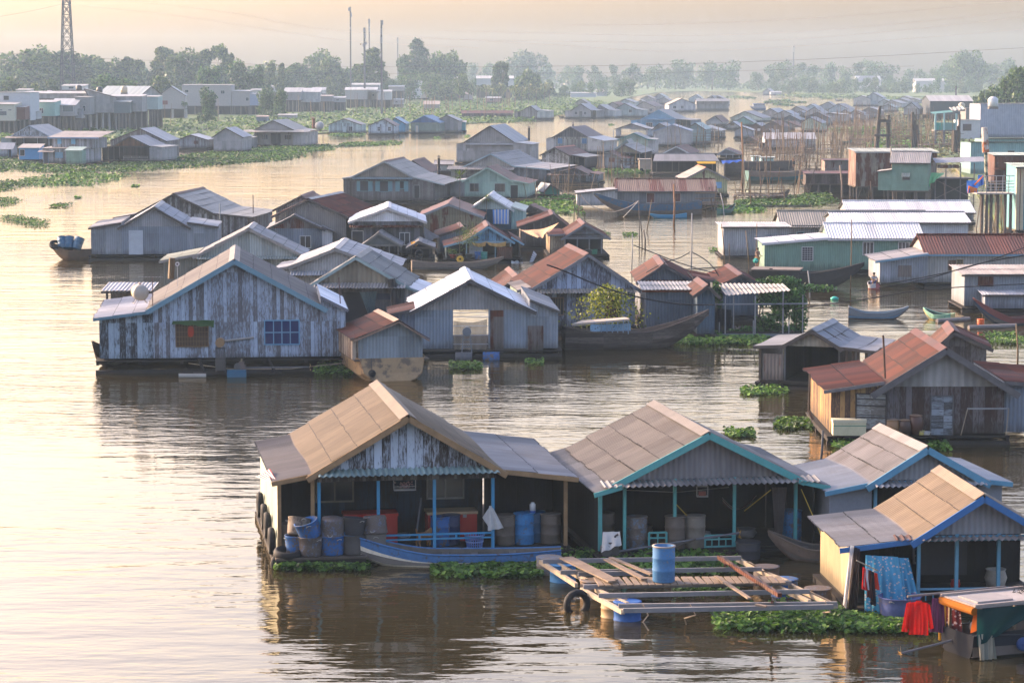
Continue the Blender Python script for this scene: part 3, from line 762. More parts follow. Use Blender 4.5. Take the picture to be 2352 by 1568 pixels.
HS('K','small brown plank house with rust red gable roof behind the jar house',1665,2045,None,375,1790,262,rb=(1742,196),ez=2.6,w=plank((.2,.18,.16),(.09,.07,.06),.55,.25),r=RU(.92),ov=.3,eo=.3)
H10=HS('I','grey floating house with olive gable, black stovepipe and hanging blue tarp',-262,585,None,418,140,168,rb=(250,95),ez=3.,w=sh(DGREY,.1),g=sheet((.26,.23,.17),.02,0,.5,.3),r=ro((.28,.28,.26),.01),t=plain((.27,.36,.36),.6),
 aw=(-240,600,403,452,.9,ro((.42,.4,.38),0),.2),lean=[('R',720,478,432,sh(LGREY,.05),whiteroof,6.,0.,0,(),.2,.3,None)])
H10.panel(15,265,488,790,plain((.012,.013,.018),.7),0,'door',.03)
H10.panel(330,455,500,555,plain((.02,.03,.06),.6),0,'panel')
HS('H','pale corrugated house with wide white roof behind the olive gable',1645,2440,None,208,1970,80,rb=(2048,4),ez=3.3,ye2=243,w=sh((.45,.44,.42),.03),r=ro((.52,.51,.5),.0),t=wood((.3,.28,.25)),aw=(1620,2300,250,288,.7,ro((.5,.5,.5),0),.2),
 lean=[('L',1525,232,212,sh(LGREY,.05),ro((.5,.5,.5),0),5.,0.,0,(),.2,.3,None)])
HS('D','pale green corrugated gable house with sheeted roof edge behind the blue plank house',1348,2058,None,575,1697,394,rb=(1732,359),ez=3.,w=sh((.40,.44,.42),.0),r=ro((.42,.4,.38),.0),t=wood((.33,.3,.27)),aw=(1348,2060,582,602,.7,ro((.45,.5,.45),0),.2),
 lean=[('L',1118,612,566,sh((.2,.19,.15),.15),ro((.36,.37,.28),.03),6.,0.,0,(),.25,.3,None)])
HH=HS('D','grey blue corrugated house with low side wings on the outer river edge',832,1275,608,380,1055,249,xb=1106,D=9.,w=sh((.25,.28,.32),.06),g=sh((.34,.34,.34),.03),r=ro((.42,.42,.43),.0),zb=.5,
 lean=[('L',626,388,354,sh((.27,.29,.31),.1),ro((.4,.39,.38),.02),None,0.,0,(),.2,.2,None),('R',1480,384,352,sh((.3,.33,.36),.03),ro((.45,.46,.47),0),7.,0.,0,(),.2,.1,None)])
HH.panel(880,976,405,570,plain((.5,.53,.56),.4),0,'door')
HS('D','tall weathered white plank house with grey roof behind the corrugated shed',935,1465,488,292,1190,160,xb=1385,D=12.,w=plank((.36,.36,.35),(.12,.11,.1),.55,.25),r=ro((.29,.29,.27),.02),cap=RU(.6),zb=.5,
 lean=[('R',1690,312,290,plank((.3,.3,.3),(.12,.11,.1),.6),ro((.3,.3,.28),.02),None,0.,0,(),.2,.6,None),('L',745,330,298,plank((.3,.3,.3),(.12,.11,.1),.6),ro((.3,.27,.23),.1),6.,2.,0,(),.2,.2,None)])
HS('D','grey gabled house with long dark red roof in the middle of the cluster',1872,2360,None,308,2108,194,xb=2326,D=12.,ez=3.2,w=sheet((.24,.22,.2),.15),r=RU(.93),cap=ro(LGREY,0))
HS('D','small house with rust roof peak standing behind the dark red roof',1880,2215,None,262,2052,174,xb=2130,D=8.,ez=3.2,w=sh((.36,.36,.35),.1),r=RU(.95))
HS('D','house with rust streaked gable, white window and patched grey walls',1832,2192,568,392,2005,305,xb=2030,D=8.,w=sh(STEEL,.05),g=RUW(.62),r=ro((.42,.4,.39),.12),win=[(2045,2113,447,523,win_w,None,2,1)],
 lean=[('R',2262,410,378,sh(WHITE,.05),ro(LGREY,.1),6.,0.,0,(),.2,.2,None)])
H18=HS('E','house with white corrugated gable and thin rust awning',98,755,1195,858,430,738,xb=432,D=9.,w=plank((.14,.14,.15),(.09,.085,.08),.5,.25),g=sh((.8,.79,.79),.02),r=ro((.86,.86,.87),.0),t=wood((.5,.47,.44)),aw=(80,756,893,915,.45,RU(.8),.2),
 win=[(540,624,966,1072,win_w,glass((.03,.035,.04)),2,1)],door=[(103,200,948,1160,plain((.02,.022,.026)))])
HS('E','dark open shed with grey gable in front of the white gabled house',208,528,1225,1065,345,965,xb=385,D=6.,pd=4.5,w=dk,g=plain((.13,.14,.14),.8),r=ro((.24,.23,.22),.02),t=wood((.2,.19,.17)),posts=(215,442,522))
HS('E','house of rust stained olive sheets under a rust red roof',715,1285,1015,812,985,700,xb=1030,D=11.,w=sheet((.25,.21,.13),.45,0,.5,.25),r=RU(.92),t=wood((.3,.31,.31)),win=[(1058,1150,890,932,wood((.3,.25,.2)),None,1,1)],bw=.22)
H21=HS('E','pale green house with white roof and striped curtain on its front',1180,1562,968,745,1357,624,xb=1398,D=8.,w=plain((.03,.07,.1),.7),g=sh((.42,.5,.46),.0),r=ro((.86,.86,.87),.0),t=plain((.55,.56,.54)),lean=[('R',1668,752,720,sh((.28,.43,.4),.0),ro((.4,.5,.45),0),None,0.,0,(),.2,.3,None)])
H22=HS('E','mint green house with dark red roof and three front openings',1132,1562,662,483,1345,364,xb=1430,D=9.,w=sh((.40,.56,.45),.0),r=RU(.9),t=plain((.4,.52,.42)),win=[(1182,1260,513,582,plain((.3,.3,.28)),None,2,1),(1413,1500,513,583,plain((.3,.3,.28)),glass((.05,.04,.03)),7,1,None,True)],
 lean=[('R',1712,505,478,sh((.40,.56,.45),.0),RU(.9),None,0.,0,(),.3,.35,None),('L',995,492,478,sh(GREY,.1),ro(LGREY,.05),5.,0.,0,(),.2,.2,None)])
H22.door(1555,1622,525,640,plain((.01,.01,.012)))
tealsh=plain((.16,.3,.33),.6)
H23=HS('E','wide grey house with tan gable and teal shutters beside a tall stovepipe',106,655,696,448,400,308,xb=572,D=13.,w=plank((.19,.18,.18),(.13,.12,.115),.5,.22),g=sheet((.31,.27,.22),.15,0,.4,.22),r=ro((.27,.265,.245),.02),cap=RU(.5),t=plain((.32,.34,.33)),
 aw=(106,662,452,472,.6,ro((.3,.38,.4),0),.2),win=[(172,247,490,580,tealsh,glass((.03,.035,.04)),1,1),(355,430,490,582,tealsh,glass((.03,.035,.04)),1,1),(540,576,490,555,tealsh,glass(),1,1)],
 lean=[('R',862,496,446,plank((.22,.2,.19),(.14,.13,.12),.5),ro((.3,.295,.28),.02),None,0.,0,(),.2,1.2,plain((.4,.45,.45))),('L',2,466,456,plank((.2,.19,.18),(.12,.11,.1),.5),ro(GREY,.1),8.,1.,0,(),.2,.1,None)],chim=[(850,272,425,.16,None,4.)])
for a,b in ((141,168),(251,287),(313,350),(434,470),(498,536),(580,617)): H23.panel(a,b,488,583,tealsh,0,'shutter',.03)
H23.door(672,720,527,640,plain(DARK))
Side('E','low pale shed with flat grey roof beside the stovepipe',862,1020,418,336,303,6.,w=sh((.4,.43,.4),.05),r=ro((.33,.31,.29),.02))
HS('E','house with dark red seamed roof half hidden behind the tan gable',560,800,None,400,660,302,xb=762,D=10.,ez=3.,w=sh(GREY,.1),r=RU(.97))
HS('E','broad grey house with wide tan awning roof all along its front',1142,1592,508,350,1377,238,xb=1640,D=15.,w=plank((.2,.2,.2),(.13,.13,.13),.5),g=sheet((.36,.345,.32),.03,0,.3,.25),r=ro((.25,.255,.255),.0),t=plain((.3,.4,.44)),
 aw=(985,1600,352,385,1.1,ro((.42,.39,.36),.05),.25),lean=[('R',1888,372,348,plank((.2,.22,.24),(.13,.13,.13),.5),ro((.4,.38,.36),.02),None,-.3,0,(),.3,.7,None),('L',1005,380,352,plank((.2,.21,.22),(.13,.13,.13),.5),ro((.42,.39,.36),.05),6.,0.,0,(),.2,.2,None)])
H26=HS('W','tall grey warehouse like floating house with blue grey roof and black stovepipe',1372,1900,1058,808,1640,636,xb=1806,D=15.,w=sh((.34,.33,.325),.0),g=sheet((.33,.315,.30),.0,0,.2,.3),r=bluegreyroof,t=wood((.1,.09,.085)),aw=(1366,1905,826,846,.6,ro(LGREY,0),.25),
 lean=[('L',1268,834,816,sh((.38,.37,.365),.0),ro(LGREY,.0),10.,0.,0,(),.2,.2,None),('R',2088,838,816,sh((.36,.355,.35),.0),ro((.4,.42,.44),.0),9.,-.5,0,(),.2,.4,None)],chim=[(2037,655,800,.2,None,3.)])
H26.panel(1386,1456,886,1032,sh((.42,.41,.4),0),0,'door')
H27=HS('P','two storey house with dark brown sheet roof, blue shutters and white side box',105,578,938,712,335,572,xb=546,D=11.,w=plank((.36,.36,.35),(.2,.19,.18),.4,.2),g=plank((.14,.14,.14),(.09,.09,.09),.5,.2),r=sheet((.13,.095,.1),.1,1),t=wood((.13,.12,.12)),
 win=[(167,219,736,802,plain((.1,.25,.42)),plain((.05,.15,.3)),2,1),(497,552,736,802,plain((.1,.25,.42)),plain((.05,.15,.3)),2,1)],lean=[('R',772,755,712,sh((.48,.47,.46),.0),ro((.5,.52,.54),.0),None,-.6,0,(),.2,.7,None),('L',2,738,712,sh((.45,.44,.43),.0),ro(LGREY,.0),9.,0.,0,(),.2,.2,None)],chim=[(198,530,640,.2,None,9.)])
H27.rail(250,575,798,845,wood((.2,.2,.2)),14,True,-.3); H27.panel(272,440,706,840,plank((.28,.28,.24),(.15,.14,.13),.4,.3),0,'door')
HS('E','peeling white plank house with rust red roof beside the tall grey house',1843,2088,388,246,1965,180,xb=2140,D=10.,w=plank((.55,.52,.47),(.16,.13,.11),.55,.3),r=RU(.94),cap=plain((.4,.13,.07)),lean=[('R',2220,268,248,sh(DGREY,.2),ro((.3,.3,.28),.2),8.,1.,4.,(2160,2215),.3,.3,None)])
HS('P','low patched shack with rusty roof behind the bamboo fence',45,600,1368,1232,400,1140,xb=480,D=6.,w=plank((.2,.24,.28),(.12,.1,.09),.5,.35),r=RU(.75),aw=(30,600,1212,1240,.8,RUW(.5),.3),lean=[('R',712,1225,1205,plank((.2,.26,.32),(.12,.1,.09),.5),RU(.85),None,0.,0,(),.2,.2,None)])
H30=HS('P','small grey house with rust stained window patch and rust red roof',727,1012,1172,988,880,920,xb=976,D=9.,w=sh((.27,.28,.29),.08),r=RU(.93),t=wood((.2,.2,.2)),lean=[('R',1115,1005,988,sh((.27,.28,.29),.15),RU(.95),None,0.,0,(),.2,.2,None)])
H30.panel(868,942,1000,1056,RUW(.9)); H30.window(1035,1062,1032,1090,win_w,None,2,1)
HS('P','open front house with olive sheet gable and grey roof',932,1290,1152,925,1080,824,xb=1250,D=12.,pd=4.,w=dk,g=sheet((.3,.26,.17),.1,0,.3,.25),r=ro((.28,.275,.26),.01),t=wood((.17,.16,.15)),posts=(936,1045,1150,1284))
HS('P','pale green house with dark green roof trim behind the olive gable',1000,1400,None,745,1210,660,xb=1255,D=9.,ez=3.,w=sh((.42,.5,.4),.0),r=ro((.3,.31,.3),.0),t=plain((.09,.25,.23)),lean=[('R',1500,750,740,sh(LGREY,.05),ro((.3,.31,.3),0),None,0.,0,(),.2,.2,plain((.09,.25,.23)))])
HS('P','small pale house tucked in front of the green trimmed roof',962,1195,None,868,1110,757,xb=1165,D=9.,ez=2.8,w=sh((.42,.45,.42),.0),r=ro((.3,.29,.28),.0),t=plain((.25,.33,.33)))
HS('P','pale grey floating hall with open front rail below the blue house',962,1400,728,602,1175,530,xb=1238,D=9.,w=sh((.42,.4,.4),.0),r=ro((.4,.4,.4),.0),gap=(1022,1378),lean=[('R',1455,600,590,sh((.3,.36,.42),.0),ro((.4,.4,.4),.0),None,0.,0,(),.2,.2,None)]).rail(1022,1378,684,726,wood((.3,.3,.3)),8,True,0.)
HS('P','large sky blue floating house with grey roof and covered side porch',1322,1785,590,464,1550,340,xb=1692,D=14.,w=sh((.10,.27,.45),.0),g=sheet((.16,.36,.55),.0,0,.15,.3),r=ro((.3,.29,.28),.0),cap=RU(.3),t=plain((.15,.33,.5)),aw=(1318,1790,462,478,.6,ro((.15,.3,.45),0),.25),win=[(1382,1464,520,574,plain((.45,.4,.33)),glass((.04,.035,.03)),3,1)],
 lean=[('L',1172,486,470,sh((.15,.35,.55),.0),ro((.25,.35,.45),0),9.,0.,0,(),.2,.1,None),('R',1990,478,464,sh((.15,.2,.25),.0),ro(GREY,.0),None,-.5,6.,(1830,1930,1985),.3,.3,None)])
HS('P','white front house with blue roof trim and dark doorway',1588,1802,838,662,1705,587,xb=1738,D=7.,pd=1.5,w=dk,g=sh((.46,.48,.55),.0),r=ro((.44,.48,.55),.0),t=plain((.3,.36,.46)),lean=[('L',1486,672,640,sh((.52,.52,.54),.0),ro((.44,.46,.5),.0),None,0.,0,(),.2,.2,None),('R',1938,664,640,sh((.5,.5,.52),.0),ro((.44,.46,.5),.0),None,0.,0,(),.2,.2,None)])
HS('P','house with pale blue grey roof rising behind the dark doorway house',1500,1985,None,625,1738,543,xb=1765,D=8.,ez=3.2,w=sh(LGREY,.0),r=ro((.38,.42,.48),.0),t=plain((.25,.32,.45)))
HS('P','grey roofed house in front of the sky blue porch',1475,1720,None,602,1560,524,xb=1642,D=8.,ez=3.,w=sh(GREY,.0),r=ro((.32,.31,.31),.0))
HS('Q','grey house with pale gable and white posted porch behind bamboo poles',-55,288,728,622,85,562,xb=142,D=8.,pd=2.,w=sh((.2,.2,.2),.0),g=sh((.42,.40,.38),.0),r=ro((.4,.42,.42),.0),t=plain((.5,.5,.49)),posts=(-50,12,136,200,284))
HS('Q','house with mint green roof behind the white posted porch',-190,62,None,602,-60,522,xb=22,D=9.,ez=3.2,w=sh((.25,.35,.35),.0),r=ro((.4,.52,.47),.0))
HS('P','small gabled house with dark red roof and white trimmed gable above the long grey roof',1628,1962,None,930,1795,844,xb=1938,D=9.,ez=2.6,w=sh((.17,.17,.18),.0),r=RU(.95),t=plain((.5,.53,.55)))
Side('F','long open boathouse with plain grey roof and dark interior',908,1505,438,303,240,7.,w=dk,r=ro((.27,.265,.26),.0),op=4.,posts=(935,1080,1140,1290,1448,1500),ov=.1,hip=.5)
HS('Q','small open hut with rust red roof beside the long boathouse',258,545,1035,945,360,874,xb=400,D=7.,pd=4.,w=dk,g=sh((.22,.23,.24),.0),r=RU(.95),posts=(265,365,455,540),t=plain((.3,.32,.34)))
H42=HS('F','yellow rust streaked house with tan roof and orange ridge tiles',1195,1585,632,466,1385,368,xb=1312,D=8.,w=sheet((.46,.45,.24),.42,0,.4,.25),r=ro((.36,.31,.26),.02),t=wood((.3,.27,.24)),cap=plain((.5,.17,.06)))
H42.window(1485,1530,500,550,plain((.2,.35,.5)),plain((.22,.42,.62)),1,1)
rp=sheet((.14,.05,.04),.5)
H43=Side('F','long grey sheet house with rust streaked roof and rust shutters behind a moored boat',575,1475,742,578,472,7.,w=sh((.17,.175,.18),.05),r=sheet((.3,.2,.14),.62,1),win=[(847,915,602,684,plain((.3,.28,.26)),rp,1,1),(1093,1155,602,674,plain((.35,.32,.3)),rp,1,1)])
H43.lean('L',205,598,562,sh((.42,.415,.41),.03),ro((.42,.42,.42),.0),5.,-.3,0,(),.2,.2)
# right hand row
greenw=sheet((.20,.34,.26),.0,0,.15,.14)
R1=Side('G','long green corrugated house with bright white roof and white framed windows',570,1405,1345,1012,882,6.,w=greenw,r=ro((.86,.86,.87),.0),zby=1300,t=plain((.6,.6,.6)),win=[(872,962,1053,1163,win_w,glass((.04,.04,.045)),3,1),(1197,1289,1053,1145,win_w,glass((.06,.06,.065)),3,1)])
R1.lean('L',-35,1062,1010,greenw,ro((.86,.86,.87),.0),5.5,-.02,0,(),.25,.25,plain((.6,.6,.6)),(),0.,'lean_to',R1.z(1322))
R1.window(313,406,1097,1215,win_w,glass((.03,.03,.035)),4,6,-.03,True)
Side('G','second white corrugated roof house directly behind the long green house',618,1835,1180,868,780,7.,w=sh((.55,.55,.55),.0),r=ro((.86,.86,.87),.0),cap=ro((.3,.3,.3)))
R2=Side('G','tan corrugated roof house with end gable of orange wood',128,1465,1062,888,768,6.,w=sh((.27,.265,.26),.1),r=ro((.4,.36,.29),.02),win=[(268,322,960,992,tealsh,glass(),1,1)],aw=(190,570,893,912,.6,ro((.4,.37,.32),0),.2))
Side('F','pale grey metal box house leaning over the water beside the tan roof',1548,2145,1195,912,868,6.,w=sh((.42,.42,.425),.0),r=ro((.55,.55,.56),.0),shed=True,zby=1172,win=[(1948,2038,1000,1032,plain((.3,.3,.3)),glass(),5,1,None,True)]).awning(1940,2052,978,1000,.5,ro(LGREY,0))
Side('G','farthest bright white roof house below the stilt houses',738,1885,880,776,674,7.,w=sh(LGREY,.1),r=ro((.86,.86,.87),.0))
R5=Side('G','grey corrugated house with long dark red roof and brown shuttered window',1455,2560,1462,1152,988,7.,w=sheet((.42,.40,.36),.03,0,.2,.2),r=RU(.98),zby=1416,t=plain((.2,.36,.46)),win=[(1735,1782,1215,1305,wood((.3,.22,.1)),glass(),3,6,None,True)])
R5.panel(1652,1722,1213,1308,sheet((.12,.06,.03),.3),0,'shutter',.05)
R5.lean('L',1018,1216,1150,sh((.32,.34,.37),.06),ro((.45,.42,.4),.02),6.,-.4,0,(),.3,.4,plain((.2,.36,.46)))
R5.panel(1185,1308,1258,1364,RUW(.45),-.4)
R6=Side('G','grey sheet shack with dusty tilted roof and rust shutter below the dark red roof',1800,2560,1690,1348,1262,5.,w=sh((.25,.28,.31),.15),r=ro((.42,.38,.35),.02),shed=True,win=())
R6.panel(1925,2065,1350,1455,RUW(.95),0,'shutter',.06); 
Side('G','low blue grey corrugated shed with white blue roof beside a canoe prow',1992,2560,1712,1532,1462,3.,w=sh((.27,.3,.36),.05),r=ro((.5,.53,.58),.0),shed=True)
H5.lean('R',2560,690,655,sh((.27,.31,.37),.1),RU(.9),None,.3,0,(),.3,.3)
# stilt houses of the right bank
st=dict(n=6,ny=3,r=.13)
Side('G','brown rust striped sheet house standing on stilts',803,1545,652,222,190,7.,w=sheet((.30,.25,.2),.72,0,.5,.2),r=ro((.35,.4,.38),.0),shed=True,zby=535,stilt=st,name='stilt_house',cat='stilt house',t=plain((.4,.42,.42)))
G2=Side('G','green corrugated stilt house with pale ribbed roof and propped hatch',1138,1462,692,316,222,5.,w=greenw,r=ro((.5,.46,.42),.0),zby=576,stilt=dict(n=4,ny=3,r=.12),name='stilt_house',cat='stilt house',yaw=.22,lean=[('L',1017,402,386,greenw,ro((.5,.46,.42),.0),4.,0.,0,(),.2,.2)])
G2.window(1236,1296,440,474,plain((.1,.1,.1)),glass(),1,1); G2.awning(1228,1302,413,450,.5,ro((.42,.47,.42),0))
Side('S','large plain blue grey warehouse wall on the right bank',1745,2560,720,254,250,14.,w=sheet((.33,.37,.46),.0,0,.06,.4),r=ro(LGREY,0),shed=True,name='warehouse',cat='warehouse',raft=False,gz=.3,zb=-.2)
Side('S','white block house with brown shuttered opening beside the blue grey warehouse',1470,1746,740,478,474,9.,w=plain((.5,.5,.52),.8),r=ro(LGREY,0),shed=True,name='house',cat='house',raft=False,gz=.3,zb=-.2,win=[(1508,1622,535,625,plain((.3,.28,.28)),plain((.08,.055,.055)),1,1)])
Side('S','brown grey block behind the white block house with blue pipe on its roof',1546,1745,640,316,312,8.,w=plain((.2,.19,.18),.8),r=ro(GREY,0),shed=True,name='house',cat='house',raft=False,gz=.3,zb=-.2)
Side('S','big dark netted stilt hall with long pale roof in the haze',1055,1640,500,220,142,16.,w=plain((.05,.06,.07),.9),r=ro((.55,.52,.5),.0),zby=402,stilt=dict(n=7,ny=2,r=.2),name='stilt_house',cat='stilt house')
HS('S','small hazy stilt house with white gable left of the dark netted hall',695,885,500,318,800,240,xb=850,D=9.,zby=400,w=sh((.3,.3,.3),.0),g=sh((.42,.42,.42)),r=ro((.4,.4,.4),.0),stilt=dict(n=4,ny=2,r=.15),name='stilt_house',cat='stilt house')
tw=sheet((.24,.42,.42),.0,0,.15,.3)
Side('S','long teal sheet building with stepped parapet roof edge',1612,2560,1220,782,778,9.,w=tw,r=ro(LGREY,0),shed=True,name='building',cat='building',raft=False,gz=.3,zb=-.3,win=[(2125,2210,905,935,plain((.2,.25,.2)),glass(),1,1)])
Side('S','higher rear part of the teal building with white coping',1772,2560,1120,735,728,7.,w=tw,r=ro((.55,.55,.55),0),shed=True,name='building',cat='building',raft=False,gz=.3,zb=-.3)
Side('S','rusty sheet stilt house with mint green roof edge near the walkway',1938,2560,1560,968,930,6.,w=RUW(.8),r=ro((.42,.5,.46),.0),shed=True,zby=1335,stilt=dict(n=5,ny=2,r=.13),name='stilt_house',cat='stilt house',door=[(1955,2060,1165,1325,RUW(.95)),(2080,2190,1165,1325,RUW(.95))]).awning(1925,2220,1140,1162,.6,RU(.8))
b7=Side('S','teal stilt house with cream columns and red curtain at the walkway end',2228,2560,2060,1125,1075,5.,w=plain((.12,.33,.36),.7),r=ro((.42,.5,.44),.0),shed=True,zby=1985,stilt=dict(n=3,ny=2,r=.2),name='stilt_house',cat='stilt house',eo=1.)
b7.panel(2226,2272,1130,1990,plain((.6,.5,.33),.7),-.1,'column',.2); b7.panel(2285,2325,1130,1990,plain((.6,.5,.33),.7),-.1,'column',.2); b7.panel(2272,2285,1150,1900,plain((.4,.03,.02),.8),0,'curtain')
# ---- loose things: barrels, tyres, boats, cloth, tools
def W2(h,x,y,d=0.,z=None): return h.p(x,y,d,z)
drumblue=worn((.03,.12,.32),(.13,.11,.09),.4,4.); drumdirty=worn((.12,.15,.22),(.12,.095,.08),.62,5.); drumbrown=plain((.14,.11,.085),.7,.4,4.)
drumdark=plain((.04,.04,.045),.7,.4); blackr=plain((.012,.012,.013),.75,.3,5.)
def drum(p,r=.29,h=.88,mat=None,label='',lid=None,name='barrel',cat='barrel',tilt=(0,0),group=None,open_=False,lying=None):
    e=thing(name,label,cat,p,rnd.uniform(0,6.28),group)
    pr=[(r*.96,0),(r,.03),(r,h*.3),(r*1.045,h*.325),(r,h*.35),(r,h*.64),(r*1.045,h*.665),(r,h*.69),(r,h-.03),(r*.97,h)]
    if open_: pr+=[(r*.9,h),(r*.88,h*.3),(0.01,h*.28)]
    m=MB().lathe([(0.01,0)]+pr,18); m.build('body',mat,e,True)
    q=MB().lathe([(r*1.0,h-.035),(r*1.06,h-.02),(r*1.06,h+.012),(r*.9,h+.016)]+([] if open_ else [(0.01,h+.005)]),18); q.build('rim' if open_ else 'lid',lid or mat,e,True)
    if lying is not None: e.rotation_euler=(PI/2,0,lying)
    else: e.rotation_euler=(tilt[0],tilt[1],e.rotation_euler.z)
    return e
def tub(p,r=.37,h=.5,mat=None,label='',tilt=(0,0),group=None,inv=False):
    e=thing('tub',label,'tub',p,rnd.uniform(0,6),group)
    pr=[(.01,0),(r*.86,0),(r*.9,.04),(r*.97,h*.55),(r,h-.03),(r*1.04,h-.015),(r*1.04,h),(r*.95,h),(r*.84,.06),(.01,.05)]
    MB().lathe(pr,18).build('body',mat,e,True)
    for s in (-1,1): 
        m=MB().tube([(s*r*1.0,-.08,h*.82),(s*(r+.07),-.04,h*.9),(s*(r+.07),.04,h*.9),(s*r*1.,.08,h*.82)],.012,5); m.build('handle',plain((.4,.38,.35)),e)
    e.rotation_euler=(tilt[0]+(PI if inv else 0),tilt[1],e.rotation_euler.z); return e
def tyre(p,r=.36,w=.2,rot=(0,0,0),label='',group=None,mat=None):
    m=MB(); n=22; k=8
    b=0; V=[]; 
    for i in range(n):
        a=2*PI*i/n
        for j in range(k):
            t=2*PI*j/k; rr=r-.11+.11*math.cos(t); z=w/2*math.sin(t)*(1.15 if math.cos(t)>0 else .9)
            V.append((rr*math.cos(a),rr*math.sin(a),z))
    F=[(i*k+j,((i+1)%n)*k+j,((i+1)%n)*k+(j+1)%k,i*k+(j+1)%k) for i in range(n) for j in range(k)]
    m.add(V,F); o=m.build('tyre',mat or blackr,None,True); o.location=p; o.rotation_euler=rot; return tag(o,label,'tyre',group)
def sheetcloth(name,label,cat,c4,mat,n=(24,14),fold=.06,k=5.,parent=None,sag=0.,wav=0.,uvs=1.,ph=None):
    A,B,C,D=[Vector(p) for p in c4]; m=MB(); nx,ny=n; nr=(B-A).cross(D-A).normalized(); W=(B-A).length; Hh=(D-A).length; ph=rnd.uniform(0,6) if ph is None else ph
    V=[];U=[]
    for j in range(ny+1):
        for i in range(nx+1):
            u=i/nx;v=j/ny; p=A.lerp(B,u).lerp(D.lerp(C,u),v)
            p=p+nr*(fold*(.25+.75*v)*math.sin(u*k*2*PI+ph+math.sin(v*2.5+ph)*.7)+fold*.3*math.sin(u*k*5+v*4))
            p.z-=sag*math.sin(PI*u)*(1-v*.3)+ (wav*math.sin(u*11+ph) if j==ny else 0)
            V.append(p); U.append((u*W*uvs,-v*Hh*uvs))
    F=[(j*(nx+1)+i,j*(nx+1)+i+1,(j+1)*(nx+1)+i+1,(j+1)*(nx+1)+i) for j in range(ny) for i in range(nx)]
    m.add(V,F,U); o=m.build(name,mat,parent,True)
    return tag(o,label,cat) if label else o
def boat(label,A,B,beam=1.2,h=.45,bow=.6,stern=.2,hm=None,sm=None,im=None,name='boat',cat='boat',group=None,ws=.5,n=18,seats=3,strake=.3,deck=0.,rk=1.):
    """bow at A, stern at B (waterline points)"""
    A=Vector(A);B=Vector(B); L=(B-A).length; yaw=math.atan2((B-A).y,(B-A).x)
    e=thing(name,label,cat,A,yaw,group)
    hm=hm or wood((.12,.095,.075)); sm=sm or hm; im=im or wood((.1,.085,.07))
    st=[]
    for i in range(n+1):
        t=i/n; f=min(1,(t/.42))**.62 if t>0 else 0; r=1-(1-ws)*max(0,(t-.6)/.4)**1.6
        w=max(.03,beam/2*f*r); g=h+bow*max(0,1-t/.42)**1.9+stern*max(0,(t-.62)/.38)**1.8
        k=-.22+ (g+.14)*max(0,1-t/.33)**1.6*.93*rk; x=t*L-(.9*bow*max(0,1-t/.3)**1.5 if bow>.3 else 0)
        st.append((x,w,g,k))
    def ring(s,a):  # a from 0 keel to 1 gunwale
        x,w,g,k=s; return (x,w*(math.sin(min(1,a)*PI/2)**.75),k+(g-k)*(1-math.cos(a*PI/2))**1.1)
    tr=[]
    def shell(a0,a1,steps,off=0.):
        m=MB()
        for sd in (-1,1):
            V=[];
            for s in st:
                for q in range(steps+1):
                    x,y,z=ring(s,a0+(a1-a0)*q/steps); V.append((x,sd*max(0,y-off),z))
            k=steps+1
            F=[(i*k+q,(i+1)*k+q,(i+1)*k+q+1,i*k+q+1) if sd<0 else (i*k+q,i*k+q+1,(i+1)*k+q+1,(i+1)*k+q) for i in range(n) for q in range(steps)]
            m.add(V,F)
        # transom
        x,w,g,k=st[-1]; R_=[ring(st[-1],a0+(a1-a0)*q/steps) for q in range(steps+1)]
        pts=[(p[0],-p[1],p[2]) for p in R_]+[(p[0],p[1],p[2]) for p in reversed(R_)]
        if a0==0: pts=pts[1:]
        tr.append(pts[::-1]); return m
    a_s=1-strake
    shell(0,a_s,5).build('hull',hm,e,True); shell(a_s,1,2).build('strake',sm,e,True)
    m=MB()
    for q in tr: m.add(q,[tuple(range(len(q)))])
    m.build('transom',hm,e)
    m=MB()
    for i in range(n):
        a,b=st[i],st[i+1]
        za=max(.06,a[3]+.12) if deck==0 else a[2]-deck; zb=max(.06,b[3]+.12) if deck==0 else b[2]-deck
        wa,wb=max(0.01,a[1]-.04),max(.01,b[1]-.04)
        za=min(za,a[2]-.02); zb=min(zb,b[2]-.02)
        m.quad((a[0],-wa,za),(b[0],-wb,zb),(b[0],wb,zb),(a[0],wa,za))
        for sd in (-1,1): m.quad((a[0],sd*wa,za),(b[0],sd*wb,zb),(b[0],sd*wb,b[2]-.005),(a[0],sd*wa,a[2]-.005))
    m.build('deck',im,e)
    m=MB()
    for sd in (-1,1): m.tube([(s[0],sd*s[1],s[2]) for s in st],.035,5)
    m.build('gunwale',sm,e,True)
    for i in range(seats):
        q=int(n*(.3+.5*i/max(1,seats-1))); x,w,g,k=st[q]; MB().box(x-.12,x+.12,-w+.03,w-.03,g-.14,g-.1).build('thwart',im,e)
    e['_']=0; del e['_']
    return e,st
def skin(name,verts,edges,rad,mat,parent=None,sub=1):
    me=bpy.data.meshes.new(name); me.from_pydata([tuple(v) for v in verts],edges,[]); o=bpy.data.objects.new(name,me); COL.objects.link(o)
    o.modifiers.new('skin','SKIN'); 
    for i,sv in enumerate(me.skin_vertices[0].data): sv.radius=(rad[i],rad[i]); sv.use_root=(i==0)
    if sub: s_=o.modifiers.new('sub','SUBSURF'); s_.levels=sub; s_.render_levels=sub
    me.materials.append(mat)
    if parent is not None: o.parent=parent
    return o
